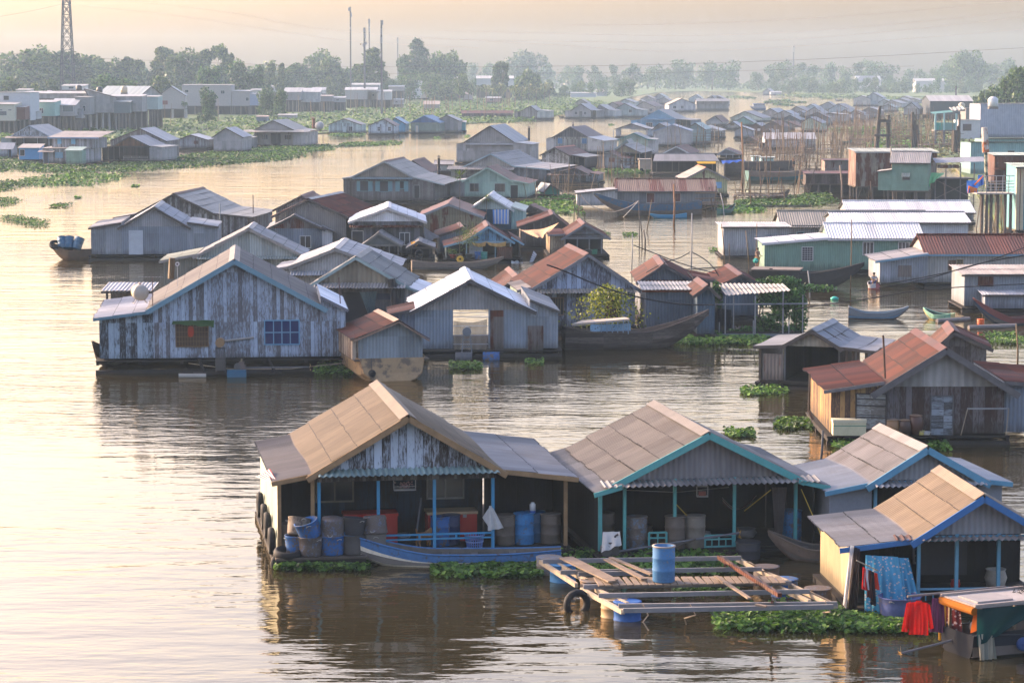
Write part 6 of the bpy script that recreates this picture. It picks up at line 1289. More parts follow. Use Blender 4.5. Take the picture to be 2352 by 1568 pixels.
bg_,_=boat('long teal banded barge with drums among the bamboo poles',at(*vv('F',2310,478)),at(*vv('F',1760,482)),3.2,1.2,.3,.2,plain((.03,.13,.13)),wood((.2,.15,.11)),wood((.1,.08,.07)),ws=.95,seats=0,deck=.05,rk=.3)
boat('brown barge hull behind the teal banded barge',at(*vv('F',2200,425)),at(*vv('F',1560,425)),3.5,1.9,.2,.2,wood((.07,.055,.05)),wood((.09,.07,.06)),wood((.08,.07,.06)),ws=.95,seats=0,deck=.05,rk=.2)
dY=at(*vv('F',1900,425)).y
for x,y,c,l in ((1845,357,(.5,.03,.03),'red drum lying at the left of the upper drums'),(1905,360,(.25,.07,.03),'rust drum lying second of the upper drums'),(1965,355,(.03,.2,.13),'green drum lying right on the barge'),(1847,382,(.06,.18,.4),'blue drum lying under the red one'),(1965,380,(.4,.1,.04),'orange brown drum lying under the green one'),(2015,360,(.35,.08,.05),'red brown drum lying at the right end')): drum(on(*vv('F',x-12,y),dY),.45,1.5,plain(c,.5),l,lying=PI/2,group='drums lying on the brown barge')
dY=at(*vv('F',1900,480)).y
for x,c,l in ((1900,(.15,.25,.4),'grey blue drum lying on the teal banded barge'),(1985,(.5,.03,.04),'red drum lying on the teal banded barge')): drum(on(*vv('F',x-14,430),dY),.4,1.3,plain(c,.5),l,lying=PI/2)
for x0,x1,y0,y1,yb,l in ((1820,1880,255,305,330,'small mint wheelhouse cabin left on the barge'),(1895,2010,268,335,345,'larger mint boat cabin right on the barge')):
    Side('F',l,x0,x1,yb+75,y0+6,y0,2.2,w=plain((.4,.6,.55)),r=ro((.5,.6,.55)),shed=True,name='boat_cabin',cat='boat cabin',zb=1.2,zby=yb,raft=False,win=[(x0+15,x0+30,y0+15,y1-10,None,None,1,1)])
sheetcloth('tarp','bright blue tarp strip sagging right of the long boathouse','tarp',[on(*vv('F',1530,300),dY),on(*vv('F',1750,292),dY),on(*vv('F',1740,305),dY-1),on(*vv('F',1545,328),dY-1)],cloth((.02,.08,.35)),(16,5),.1,3.)
sheetcloth('tarp','yellow tarp strip under the long grey boathouse roof','tarp',[on(*vv('F',1300,308),dY+3),on(*vv('F',1480,308),dY+3),on(*vv('F',1480,328),dY+3),on(*vv('F',1315,328),dY+3)],cloth((.6,.38,.06)),(10,4),.04,3.)
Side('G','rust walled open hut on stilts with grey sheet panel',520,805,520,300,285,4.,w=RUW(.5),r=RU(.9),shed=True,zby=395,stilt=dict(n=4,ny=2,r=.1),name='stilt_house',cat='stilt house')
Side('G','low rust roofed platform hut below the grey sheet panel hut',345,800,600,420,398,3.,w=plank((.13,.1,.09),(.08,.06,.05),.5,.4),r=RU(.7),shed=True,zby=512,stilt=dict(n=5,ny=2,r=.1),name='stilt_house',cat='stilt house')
# ferry and distant boats
fb,_=boat('white and blue passenger boat crossing the far channel',at(*vv('Q',700,340)),at(*vv('Q',905,340)),3.4,1.2,.5,.2,plain((.12,.17,.32)),plain((.4,.4,.42)),ws=.9,seats=0,deck=.1)
fi=fb.matrix_basis.inverted(); fY=at(*vv('Q',800,340)).y
def fl_(x,y): return fi@on(*vv('Q',x,y),fY)
a,b=fl_(735,320),fl_(890,262); MB().box(a.x,b.x,-1.3,1.3,1.1,b.z).build('cabin',plain((.5,.5,.52)),fb); MB().box(a.x-.3,b.x+.3,-1.5,1.5,b.z+.003,b.z+.25).build('roof',plain((.08,.12,.28)),fb)
for k in range(5): x=a.x+(b.x-a.x)*(k+.5)/5; MB().box(x-.35,x+.35,-1.33,-1.302,1.75,b.z-.25).build('window',glass(),fb)
for x0,x1,y,l in ((1960,1870,215,'tiny low rowing boat with people on the far channel'),(1680,1610,165,'tiny reddish boat near the far green bank'),(2090,1915,805,'teal sampan among the poles of the weed field'),(640,615,110,'faint speck of a boat far up the river')): boat(l,at(*vv('Q',x1,y)),at(*vv('Q',x0,y)),1.2,.5,.4,.3,plain((.1,.09,.09) if x0!=2090 else (.04,.14,.13)),seats=1)
lb,_=boat('wooden boat loaded with blue drums and a tyre at the grey blue corrugated house',at(*vv('D',385,603)),at(*vv('D',640,606)),2.,.8,.6,.1,wood((.13,.085,.05)),wood((.11,.075,.05)),ws=.8,seats=1,deck=.25)
lY=at(*vv('D',500,604)).y
for i,(x,y) in enumerate(((425,530),(470,530),(518,532))): drum(on(*vv('D',x,y),lY),.4,1.,plain((.04,.13,.22),.5),('blue drum nearest the tyre in the wooden boat','blue drum in the middle of the wooden boat','blue drum farthest from the tyre in the wooden boat')[i],tilt=(.3,.3))
tyre(on(*vv('D',382,505),lY),.6,.3,(.5,.2,0),'black tyre on the bow of the drum loaded boat')
# people
cp,_=boat('tiny canoe with a seated person beside the grey sheet wall',at(*vv('G',925,1470)),at(*vv('G',1010,1478)),.9,.3,.2,.1,plain((.4,.1,.1)),plain((.5,.5,.5)),seats=1)
person('person in a white top and blue trousers crouching in the tiny canoe',at(*vv('G',967,1472))+Vector((0,0,.2)),.3,'sit',plain((.6,.58,.56)),plain((.04,.08,.25)))
person('bare chested person holding a green bowl at the green house corner',on(*vv('F',1862,1290),R1.Y-1.5)-Vector((0,0,.1)),.8,'stand',None,plain((.5,.25,.05)))
tub(on(*vv('F',1855,1225),R1.Y-2.1),.2,.2,plain((.05,.5,.38)),'mint green bowl held by the bare chested person',(1.2,0))
person('bare chested person standing on the brown barge among bamboo poles',on(*vv('Q',1298,1110),dY+6)-Vector((0,0,.3)),0.,'stand',None,plain((.05,.05,.06)))
# walkway with tarps on the right bank
wy=thing('walkway','raised wooden walkway with white railings on stilts by the right bank','walkway',at(*vv('G',2080,960),.3)); wY=wy.location.y
def wl(x,y,d=0.): return on(*vv('G',x,y),wY+d)-Vector(wy.location)
a,b=wl(1920,600),wl(2262,615); MB().box(a.x,b.x,0,3.,a.z-.12,a.z).build('deck',wood((.35,.32,.28)),wy)
for y in (440,490,515,545,572): MB().bar((a.x,0,wl(2000,y).z),(b.x,0,wl(2000,y).z),.07).build('rail',plain((.35,.35,.36)),wy)
for x in (1960,2010,2050,2100,2160,2215): p=wl(x,440); MB().bar((p.x,0.05,a.z),(p.x,.05,p.z),.07).build('post',plain((.33,.32,.32)),wy)
for x in (1975,2020,2060,2120,2190,2240): p=wl(x,600); MB().tube([(p.x,.5,-.3),(p.x,.5,a.z-.1)],.16,7).build('stilt',wood((.15,.115,.09)),wy)
sheetcloth('tarp','blue and orange tarp draped over the walkway railing','tarp',[on(*vv('G',1825,485),wY-.3),on(*vv('G',1925,480),wY-.3),on(*vv('G',1930,590),wY-.5),on(*vv('G',1830,600),wY-.5)],cloth((.03,.12,.4)),(14,10),.15,2.)
sheetcloth('tarp','upper blue tarp hanging on the walkway post','tarp',[on(*vv('G',1930,432),wY-.2),on(*vv('G',1980,432),wY-.2),on(*vv('G',1985,520),wY-.3),on(*vv('G',1925,545),wY-.3)],cloth((.03,.11,.38)),(10,10),.12,2.)
sheetcloth('tarp','orange tarp strip beside the blue walkway tarp','tarp',[on(*vv('G',1975,435),wY-.4),on(*vv('G',1983,440),wY-.4),on(*vv('G',1905,530),wY-.5),on(*vv('G',1890,520),wY-.5)],cloth((.6,.16,.03)),(6,10),.05,1.)
sheetcloth('tarp','lower orange tarp edge hanging under the blue walkway tarp','tarp',[on(*vv('G',1840,530),wY-.6),on(*vv('G',1925,555),wY-.6),on(*vv('G',1922,590),wY-.6),on(*vv('G',1832,600),wY-.6)],cloth((.6,.16,.03)),(8,6),.06,1.)
lc=thing('canopy','long thin grey metal canopy on posts behind the green stilt house','canopy',at(*vv('G',1760,665),.3)); lY=lc.location.y
def ll(x,y,d=0.): return on(*vv('G',x,y),lY+d)-Vector(lc.location)
a,b=ll(1540,322),ll(2010,308); MB().slope(a+Vector((0,2.5,.5)),b+Vector((0,2.5,.5)),b,a,1,corr=False).build('roof',ro((.4,.4,.42),.0),lc)
for x in (1545,1640,1775,1900): p=ll(x,325); MB().bar((p.x,.3,-.3),(p.x,.3,p.z),.12).build('post',wood((.17,.15,.14)),lc)
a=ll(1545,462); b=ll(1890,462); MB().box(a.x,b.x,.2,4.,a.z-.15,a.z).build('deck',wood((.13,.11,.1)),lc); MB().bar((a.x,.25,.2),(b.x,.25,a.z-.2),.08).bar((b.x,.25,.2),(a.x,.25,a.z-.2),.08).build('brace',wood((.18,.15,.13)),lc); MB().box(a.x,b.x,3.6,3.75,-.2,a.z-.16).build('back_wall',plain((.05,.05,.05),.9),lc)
a=ll(1555,340); b=ll(1755,370); MB().box(a.x,b.x,.1,.16,b.z,a.z).build('rust_sheet',RUW(.7),lc)
sheetcloth('fishing_net','green net hanging from the side of the green stilt house','net',[on(*vv('G',1500,410),lY-2),on(*vv('G',1620,415),lY-1),on(*vv('G',1560,460),lY-2),on(*vv('G',1468,540),lY-2)],netm((.1,.3,.14),.2,.7),(12,10),.2,2.)
# lookout and timber posts
lo=thing('lookout_hut','open teal lookout hut on tall posts above the weed field','hut',at(*vv('S',1280,835),.2)); oY=lo.location.y
def ol(x,y,d=0.): return on(*vv('S',x,y),oY+d)-Vector(lo.location)
a,b=ol(1095,395),ol(1380,370); MB().slope(a+Vector((0,4,.3)),b+Vector((0,4,.3)),b,a,1,corr=False).build('roof',ro((.08,.3,.27)),lo)
a,b=ol(1360,355),ol(1540,330); MB().slope(a+Vector((0,4,.6)),b+Vector((0,4,.6)),b,a,1,pitch=.8,amp=.1).build('roof_slats',ro((.45,.45,.4)),lo)
for x in (1132,1252,1420): p=ol(x,390); f=ol(x,620); MB().bar((p.x,0,f.z),(p.x,0,p.z),.35).build('post',plain((.3,.5,.5)),lo); MB().bar((p.x,0,-.3),(p.x,0,f.z),.45).build('stilt',plain((.17,.17,.18),.8),lo)
a,b=ol(1120,615),ol(1460,615); MB().box(a.x,b.x,0,4.,a.z-.3,a.z).build('deck',wood((.2,.18,.16)),lo); c=ol(1130,515); d=ol(1252,515); MB().box(c.x,d.x,.1,.2,a.z,c.z).build('side_panel',plain((.05,.33,.26)),lo); d2=ol(1420,515); MB().box(d.x+.2,d2.x,.1,.2,a.z,c.z).build('side_net',plain((.15,.3,.27)),lo)
def dolphin(label,posts,beams=()):
    x,yt,yb,r=posts[0][:4]; e=thing('mooring_posts',label,'mooring posts',at(*vv('S',x,yb),.1)); Y=e.location.y
    for q in posts:
        xt=q[4] if len(q)>4 else q[0]; a=on(*vv('S',q[0],q[2]),Y)-Vector(e.location); b=on(*vv('S',xt,q[1]),Y)-Vector(e.location); rr=q[3]*.1667/ (FP/Y); MB().tube([(a.x,rnd.uniform(-.5,.5),-.5),(b.x*.5+a.x*.5,0,b.z*.5),(b.x,0,b.z)],rr,8,rr*.75).build('post',wood((.085,.065,.05),.7),e)
    for x0,y0,x1,y1,w in beams: a=on(*vv('S',x0,y0),Y-.5)-Vector(e.location); b=on(*vv('S',x1,y1),Y-.5)-Vector(e.location); MB().bar(a,b,w*.1667/(FP/Y)).build('crossbeam',wood((.07,.055,.045),.6),e)
dolphin('tall black timber frame of tarred posts joined by two crossbeams',[(305,290,905,28,368),(330,430,880,18,372),(290,600,900,16,320),(490,410,890,26,488),(465,500,895,12,460),(505,500,860,12)],[(330,490,515,490,36),(290,690,520,690,36)])
dolphin('pair of dark mooring timbers with a bright cut top',[(835,370,860,28,815),(865,330,700,8),(895,545,860,24,885),(805,540,860,10),(850,480,860,12)],[(800,600,850,600,16),(870,680,920,670,22)])
dolphin('leaning cluster of dark mooring timbers right of the lookout hut',[(1395,620,940,36,1400),(1450,400,930,20,1465),(1440,560,930,26),(1470,640,900,12)],[(1380,780,1475,780,14)])
e=thing('marker_post','thick rusty white marker post tapering to a banded pole','post',at(*vv('G',2012,900),.3)); mY=e.location.y
def ml(x,y): return on(*vv('G',x,y),mY)-Vector(e.location)
a,b,c=ml(2010,560),ml(2000,225),ml(1990,-5); MB().tube([(a.x,0,-.2),a,b],.17,8).build('pole',worn((.5,.46,.3),(.06,.08,.06),.5,.6),e); MB().tube([b,(b+c)/2,c],.36,10,.3).build('head',worn((.55,.5,.45),(.35,.1,.03),.5,.5),e)
# ---- far floating houses, crop Q cluster
def FH(k,label,x0,x1,yb,ye,xr,yr,xb,D=9.,w=GREY,r=GREY,rr=.0,g=None,**q):
    return House(k,label,x0,x1,yb,ye,xr,yr,xb,D,w=sh(w,.02),r=(RU(.95) if r=='R' else ro(r,rr)),g=sh(g) if g else None,**q)
ww=plain((.55,.55,.55))
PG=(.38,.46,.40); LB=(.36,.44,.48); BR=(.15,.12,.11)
for a,q in (
 (('pale house with dark red roof at the open channel edge',90,300,560,500,210,420,300,9.,(.4,.42,.44),'R'),{}),
 (('broad pale green gabled house with grey roof near the channel',430,850,505,450,620,357,745,10.,PG,(.27,.26,.26)),{}),
 (('small green gable in front of the broad pale green house',490,725,560,505,600,433,640,6.,(.25,.42,.34),(.3,.36,.34)),{}),
 (('grey gabled house with two tone roof right of the broad green house',850,1100,455,395,970,320,1090,10.,(.36,.33,.31),(.33,.35,.37)),{}),
 (('grey house with long low roof left of the dark gable',1035,1290,470,408,1165,348,1235,9.,(.34,.33,.32),(.32,.35,.37)),{}),
 (('dark grey gabled house with small white window',1130,1370,560,475,1245,412,1310,9.,(.13,.14,.15),(.25,.27,.28)),dict(win=[(1305,1335,495,525,ww,None,2,1)])),
 (('brown grey house with red roof edge in the middle of the far cluster',1245,1470,400,355,1330,292,1420,9.,(.3,.28,.27),(.28,.26,.25),.3),{}),
 (('hazy pale blue house at the channel bank behind the red roof edge',1445,1620,360,310,1530,262,1570,9.,LB,(.36,.4,.42)),{}),
 (('wide grey roofed house standing highest at the channel edge',1645,1850,345,285,1765,230,1790,9.,(.3,.32,.34),(.26,.26,.27)),{}),
 (('grey house with steep roof and thin mast in the far cluster',1445,1700,440,385,1580,303,1640,9.,(.33,.31,.3),(.3,.3,.3)),{}),
 (('tall dark plank house with bare gable beside the pale green one',1450,1760,548,440,1620,372,1650,9.,(.16,.17,.18),(.2,.17,.16),.3),{}),
 (('light blue gabled house with tan roof in the far cluster',1785,2060,395,335,1905,256,1985,10.,(.42,.50,.55),(.3,.28,.27)),{}),
 (('tan gable house in front of the light blue house',1920,2080,430,388,2005,335,2040,7.,(.34,.31,.28),(.3,.3,.3)),{}),
 (('pale green house with door and dark boat at its side',1395,1665,640,518,1520,442,1590,8.,(.42,.5,.38),(.33,.37,.4)),dict(door=[(1555,1595,522,620,plain((.36,.44,.36)))])),
 (('dark red sheet house with white door label behind the bare pole',690,855,672,570,775,520,850,8.,(.13,.075,.065),(.42,.42,.43)),dict(win=[(797,830,600,625,ww,plain((.6,.6,.6)),1,1)])),
 (('dark brown house with wide rust red roof and white window',862,1130,682,570,1010,495,1110,9.,BR,'R'),dict(win=[(1052,1082,610,648,ww,plain((.4,.4,.4)),1,1)])),
 (('grey sheet hut with lean white roof behind tall brown pole',480,725,732,620,590,572,615,7.,(.33,.34,.36),(.45,.46,.47)),{}),
 (('white gabled hut with small wooden vent',325,560,610,575,455,503,500,7.,(.45,.44,.43),(.45,.46,.48)),dict(win=[(425,473,525,555,wood((.3,.22,.14)),wood((.2,.15,.1)),1,1)])),
 (('plain grey box house with flat light roof in the far cluster',1735,2010,520,405,1800,385,1830,7.,(.34,.35,.36),(.45,.46,.47)),{}),
 (('grey house with two white windows near the weed field',2030,2285,492,420,2120,355,2150,8.,(.2,.22,.25),(.25,.26,.28)),dict(win=[(2062,2095,405,445,ww,plain((.6,.6,.6)),1,1),(2165,2198,405,445,ww,plain((.6,.6,.6)),1,1)])),
 (('dark roofed house with rust edge left of the dark gable',1110,1260,560,500,1215,465,1250,8.,(.2,.19,.18),'R'),{}),
 (('low rust roofed hut right of the tall dark plank house',1140,1360,610,560,1200,500,1300,7.,(.18,.18,.18),'R'),{}),
 (('half hidden grey roof between two gables in the far cluster',1330,1450,430,390,1380,355,1420,7.,(.3,.31,.32),(.25,.27,.29)),{}),
 (('tiny hut with rust roof and clutter beside the white box house',620,780,800,760,690,712,720,4.,(.15,.14,.13),'R'),{}),
 (('dark roofed open hut beside the leaning plank sheet',850,1010,735,665,950,608,990,5.,(.14,.13,.13),(.36,.33,.28)),{}),
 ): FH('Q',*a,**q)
Wb=Side('Q','long white box house with plain pale roof among bamboo poles',900,1590,880,742,655,7.,w=sh((.5,.49,.48)),r=ro((.52,.5,.48))); Wb.window(822,895,792,880,plain((.45,.43,.42)),glass(),1,1)
# crop P upper group
for a,q in (
 (('grey house with low gable and bright door leftmost in the far row',352,612,460,345,480,257,600,11.,(.33,.33,.34),(.36,.36,.37)),dict(pd=0.,win=[(395,430,365,405,ww,None,2,1),(522,552,365,405,ww,None,2,1)],door=[(458,494,362,450,plain((.07,.08,.09)))],lean=[('L',262,350,340,sh((.42,.41,.4)),ro(LGREY)),('R',690,350,340,sh((.2,.2,.2)),ro(GREY),None,0.,3.,(685,))])),
 (('grey brown house with small windows second in the far row',690,850,452,335,735,268,830,10.,(.27,.27,.27),(.33,.33,.32)),dict(win=[(780,815,362,395,ww,None,2,1)],lean=[('R',945,350,335,sh((.42,.45,.46)),ro(GREY))])),
 (('grey house with dark red roof behind the second house of the far row',855,1000,400,275,910,232,1010,9.,(.3,.28,.27),'R'),{}),
 (('teal grey house with four white windows in the far row',952,1232,442,325,1080,250,1140,10.,(.25,.33,.34),(.36,.36,.35)),dict(win=[(985,1015,335,375,ww,None,2,1),(1142,1178,335,375,ww,None,2,1)],lean=[('R',1335,340,325,sh((.3,.36,.37)),ro(GREY))])),
 (('tan house with brown red roof right of the teal grey house',1230,1500,400,295,1350,225,1480,10.,(.38,.35,.32),(.22,.16,.14),.2),dict(win=[(1422,1462,320,365,ww,None,3,1)])),
 (('big white gabled house with tan left roof slope',1690,2065,365,265,1865,183,1800,10.,(.46,.46,.48),(.42,.33,.25)),dict(win=[(1750,1790,285,320,None,None,2,1),(1858,1892,285,322,None,None,2,1)])),
 (('pale green gabled house in the second far row',1010,1210,330,235,1085,192,1150,8.,(.36,.42,.40),(.33,.36,.36)),{}),
 (('far house with pinkish roof behind the tan house',1300,1480,260,185,1390,145,1420,9.,(.36,.33,.31),(.4,.33,.29)),{}),
 (('far grey gable with long green side roof',1485,1640,240,162,1555,118,1590,9.,(.3,.31,.33),(.3,.36,.36)),{}),
 (('far pale blue gable at the channel end',1965,2140,240,180,2065,128,2080,9.,(.4,.46,.48),(.36,.4,.42)),{}),
 (('tan roofed house small among the second far row',1240,1340,290,230,1300,205,1330,8.,(.38,.33,.28),(.42,.36,.3)),{}),
 (('faint brown hut alone on the far weed bank',405,570,290,245,480,190,520,8.,(.26,.23,.21),(.3,.26,.23)),{}),
 (('brownish far house squeezed between white gable and green roof',1530,1690,260,205,1620,170,1660,9.,(.33,.29,.27),(.33,.3,.28)),{}),
 (('grey gable at the far right end of the far row',2170,2352,280,215,2280,142,2340,9.,(.33,.34,.36),(.33,.35,.37)),{}),
 ): FH('P',*a,**q)
Side('P','open grey hall with flat roof beside the big white gabled house',2075,2520,345,222,188,8.,w=sh((.27,.27,.27)),r=ro(GREY),op=2.,posts=(2080,2200,2330,2450))
# crop S hazy group beyond the weed field
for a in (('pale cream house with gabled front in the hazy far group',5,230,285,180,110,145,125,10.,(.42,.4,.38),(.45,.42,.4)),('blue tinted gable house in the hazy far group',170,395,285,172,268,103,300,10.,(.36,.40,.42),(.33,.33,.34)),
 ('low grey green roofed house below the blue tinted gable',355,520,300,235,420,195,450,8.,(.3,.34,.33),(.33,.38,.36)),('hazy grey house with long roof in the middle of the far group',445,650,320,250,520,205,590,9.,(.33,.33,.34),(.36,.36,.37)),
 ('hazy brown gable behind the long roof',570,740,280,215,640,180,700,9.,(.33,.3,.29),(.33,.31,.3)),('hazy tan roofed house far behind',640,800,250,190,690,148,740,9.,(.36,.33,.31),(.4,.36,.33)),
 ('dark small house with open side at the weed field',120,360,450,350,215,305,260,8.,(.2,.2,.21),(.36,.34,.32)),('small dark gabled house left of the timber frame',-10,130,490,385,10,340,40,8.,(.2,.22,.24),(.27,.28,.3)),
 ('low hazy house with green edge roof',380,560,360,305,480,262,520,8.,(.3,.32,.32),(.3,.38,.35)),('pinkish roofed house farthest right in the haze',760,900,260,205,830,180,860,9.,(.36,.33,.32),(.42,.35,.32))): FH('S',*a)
FH('Q','low hazy floating house with long side roof near the far green bank',870,980,132,85,930,45,960,14.,(.3,.3,.3),(.3,.3,.3)); Side('Q','long low hazy pavilion right of the hazy floating house',980,1130,138,100,85,8.,w=sh((.36,.36,.36)),r=ro(LGREY))
FH('Q','grey gabled house at the tip of the far row beside open water',255,375,280,205,235,143,260,9.,(.3,.32,.34),(.3,.31,.33))
Side('Q','low flat roofed open hall at the tip of the far row',-15,265,340,225,190,8.,w=sh((.3,.29,.29)),r=ro((.4,.38,.37)))
# ---- left bank, floating row
Lk=plank((.38,.42,.47),(.2,.2,.2),.4,.25)
House('T','bluish plank floating house with big grey roof and dark porch at the left edge',150,690,1105,936,410,792,690,15.,w=dk,g=Lk,r=ro((.34,.34,.345),.0),t=plain((.3,.36,.42)),pd=4.,posts=(160,330,520,680),aw=(88,690,935,962,1.5,ro((.45,.37,.3),0),.3),win=[(335,395,845,868,None,Lk,3,1,-.06),(425,482,845,868,None,Lk,3,1,-.06)],lean=[('L',10,960,936,sh((.26,.32,.36)),ro(GREY))])
T2=Side('T','two tiered pale plank floating house with blue trim and green side box',580,1190,1335,1108,1062,8.,w=plank((.42,.42,.42),(.24,.23,.22),.4,.25),r=ro((.33,.29,.26),.0),t=plain((.17,.3,.48)),shed=True,yaw=.18,win=[(765,860,1165,1232,plain((.2,.42,.6)),plain((.3,.45,.55)),3,2)],door=[(600,658,1165,1310,plain((.06,.06,.07)))])
a,b=T2.u(640),T2.u(1240); z0,z1=T2.z(1062),T2.z(985); MB().box(a,b,2.5,9.,z0-.6,z1+.25).build('upper_wall',plank((.42,.42,.42),(.24,.23,.22),.4,.25),T2.e); MB().slope((a-.4,9.6,z1+1.2),(b+1.2,9.6,z1+1.2),(b+1.,2.0,z1+.3),(a-.6,2.0,z1+.3),2,corr=False).build('upper_roof',ro((.36,.31,.27),.0),T2.e)
MB().box(a-.6,b+1.,1.96,2.0,z1+.1,z1+.34).build('fascia',plain((.2,.3,.42)),T2.e)
for x0,x1 in ((720,775),(915,975)): MB().box(T2.u(x0),T2.u(x1),2.45,2.49,T2.z(1050),T2.z(990)+.1).build('shutter',plain((.2,.45,.62)),T2.e)
a,b=T2.u(975),T2.u(1195); MB().box(a,b,-2.,-.02,.3,T2.z(1125)).build('annex',sh((.25,.4,.3)),T2.e); MB().slope((a-.2,.2,T2.z(1080)),(b+.2,.2,T2.z(1080)),(b+.1,-2.2,T2.z(1128)),(a-.3,-2.2,T2.z(1128)),1,corr=False).build('annex_roof',ro((.42,.55,.5)),T2.e)
T2.awning(540,765,1130,1158,1.2,ro((.4,.33,.28),.1))
Side('T','bright blue small floating kitchen with pale roof left of the two tiered house',265,540,1290,1100,1045,5.,w=plain((.08,.3,.55)),r=ro((.42,.38,.34)),shed=True,win=[(280,340,1125,1205,None,None,1,1)],t=plain((.2,.35,.55)))
MB_=Side('T','small white house with blue roof edge at the left border',-160,165,1240,1115,1030,5.,w=plank((.45,.46,.48),(.3,.3,.3),.35,.25),r=ro((.42,.44,.46)),t=plain((.25,.4,.52)),door=[(118,158,1120,1230,plain(DARK))])
House('T','floating house with brown wooden gable and open porch with balustrade',1560,2065,1302,1070,1800,940,2035,9.,pd=3.5,w=plank((.11,.08,.07),(.07,.055,.05),.5),g=plank((.2,.09,.04),(.12,.06,.03),.4,.3),r=ro((.32,.32,.33),.0),posts=(1565,1700,1875,2045),rail=(1700,2045,1215,1275,plain((.36,.33,.31)),None,True),
 lean=[('R',2240,1086,1070,sh((.38,.38,.38)),ro((.4,.39,.37))),('L',1400,1085,1070,dk,ro((.4,.36,.33)),None,0.,3.,(1485,))])
House('T','larger grey gabled house right behind the brown wooden gable',1520,2290,None,1000,1945,834,2150,12.,ez=3.4,w=plank((.28,.27,.26),(.2,.18,.17),.5),r=ro((.38,.39,.41),.0))
House('U','low grey plank house with bright metal roof and rust patch',112,500,1125,985,275,917,395,9.,w=plank((.28,.29,.31),(.17,.16,.15),.4,.3),r=ro((.44,.46,.5),.02)).panel(322,385,1000,1045,RUW(.9))
House('U','grey gabled house behind the rust roofed corrugated shed',590,990,None,945,765,824,912,9.,ez=3.,w=sh((.36,.35,.35)),r=ro((.4,.41,.44),.0))
House('U','corrugated shed with plank gable and half rusted roof',715,998,1118,968,848,887,965,8.,w=sh((.27,.28,.29)),g=plank((.36,.33,.31),(.22,.2,.18),.4,.3),r=RU(.8),win=[(805,836,990,1045,None,None,1,1)],lean=[('L',622,965,950,sh((.36,.36,.36)),ro(LGREY)),('R',1090,960,945,sh((.25,.24,.23),.1),ro(GREY,.2),None,0.,3.,(1085,))])
U7=House('U','large cream grey floating house with wide verandah roof and brick red chimney',1165,1690,1088,845,1415,720,1620,14.,pd=2.5,w=sh((.40,.38,.35)),fw=plain((.46,.42,.38)),g=sh((.36,.34,.33)),r=ro((.32,.31,.28),.0),posts=(1170,1300,1465,1630),aw=(1012,1850,848,880,1.4,ro((.5,.45,.39),0),.3),win=[(1218,1300,922,985,None,None,3,1,2.4),(1542,1625,925,988,None,None,3,1,2.4)],door=[(1350,1478,905,1065,plain((.03,.03,.03)),2.45)],
 lean=[('R',1850,880,848,sh((.42,.4,.39)),ro((.42,.39,.36))),('L',1145,862,848,sh((.42,.4,.38)),ro((.46,.41,.36)))],chim=[(1898,690,830,.35,sheet((.2,.07,.04),.5),6.)])
tkk=thing('water_tank','pale round water tank on a platform right of the red chimney','water tank',on(*vv('U',2050,792),U7.Y+3)); MB().tube([(0,-1.2,0),(0,1.2,0)],.85,14).build('body',plain((.5,.47,.44)),tkk,True); MB().bar((-.7,0,-.9),(-.7,0,-3.5),.1).bar((.7,0,-.9),(.7,0,-3.5),.1).box(-1.8,1.6,-1,1,-1.1,-.95).build('stand',wood((.15,.12,.1)),tkk)
House('W','pale mint plank house with dark window behind green weeds',-140,215,725,622,30,557,95,9.,w=plank((.46,.58,.58),(.3,.33,.33),.3,.3),r=ro((.3,.28,.27),.0),win=[(85,122,645,692,None,None,2,1)],door=[(18,52,642,705,plain((.42,.52,.54)))])
House('W','white plank house with two cross windows and dark red roof',298,592,738,632,468,560,520,9.,w=plank((.5,.58,.64),(.25,.24,.24),.33,.3),r=ro((.17,.1,.095),.1),win=[(400,428,648,692,ww,None,2,2),(517,545,648,692,ww,None,2,2)])
House('W','bright blue house with pale blue side behind the white plank house',540,705,722,612,590,545,640,12.,w=sh((.08,.32,.52)),r=ro((.25,.42,.55)))
House('W','olive green house with vivid blue gable and blue roof',765,1080,720,600,914,524,1010,10.,w=sh((.19,.25,.21)),g=sh((.05,.13,.3)),r=ro((.14,.28,.46)),t=plain((.1,.22,.4)),door=[(820,848,635,712,plain((.5,.45,.36)))])
House('W','brown grey plank house with rust roof right of the blue gable',1075,1290,708,600,1135,538,1200,9.,w=plank((.25,.23,.22),(.17,.15,.14),.5),r=ro((.2,.13,.11),.3),win=[(1165,1198,615,668,plain((.42,.55,.58)),plain((.3,.4,.42)),2,1)])
House('W','grey roofed house tucked behind the brown grey plank house',1040,1290,None,578,1165,520,1215,9.,ez=3.,w=sh(GREY),r=ro((.38,.38,.38)))
Side('W','narrow teal annex at the river end of the bank row',1322,1370,705,598,580,5.,w=plain((.1,.33,.35)),r=ro(GREY),shed=True)
House('W','grey plank house with low door standing alone on the weed point',1975,2160,565,475,2085,416,2145,10.,w=plank((.3,.28,.27),(.2,.18,.17),.4),r=ro((.34,.34,.34)),lean=[('L',1905,482,475,plank((.28,.26,.25),(.2,.18,.17),.4),ro(GREY)),('R',2285,472,462,sh((.4,.44,.42)),ro((.4,.42,.42)))],door=[(1950,1975,490,552,plain(DARK))])
Side('W','long low fish pen shed with rusty roof on the weeds',1330,1890,552,498,468,6.,w=plank((.17,.14,.14),(.12,.1,.1),.5),r=RU(.9))
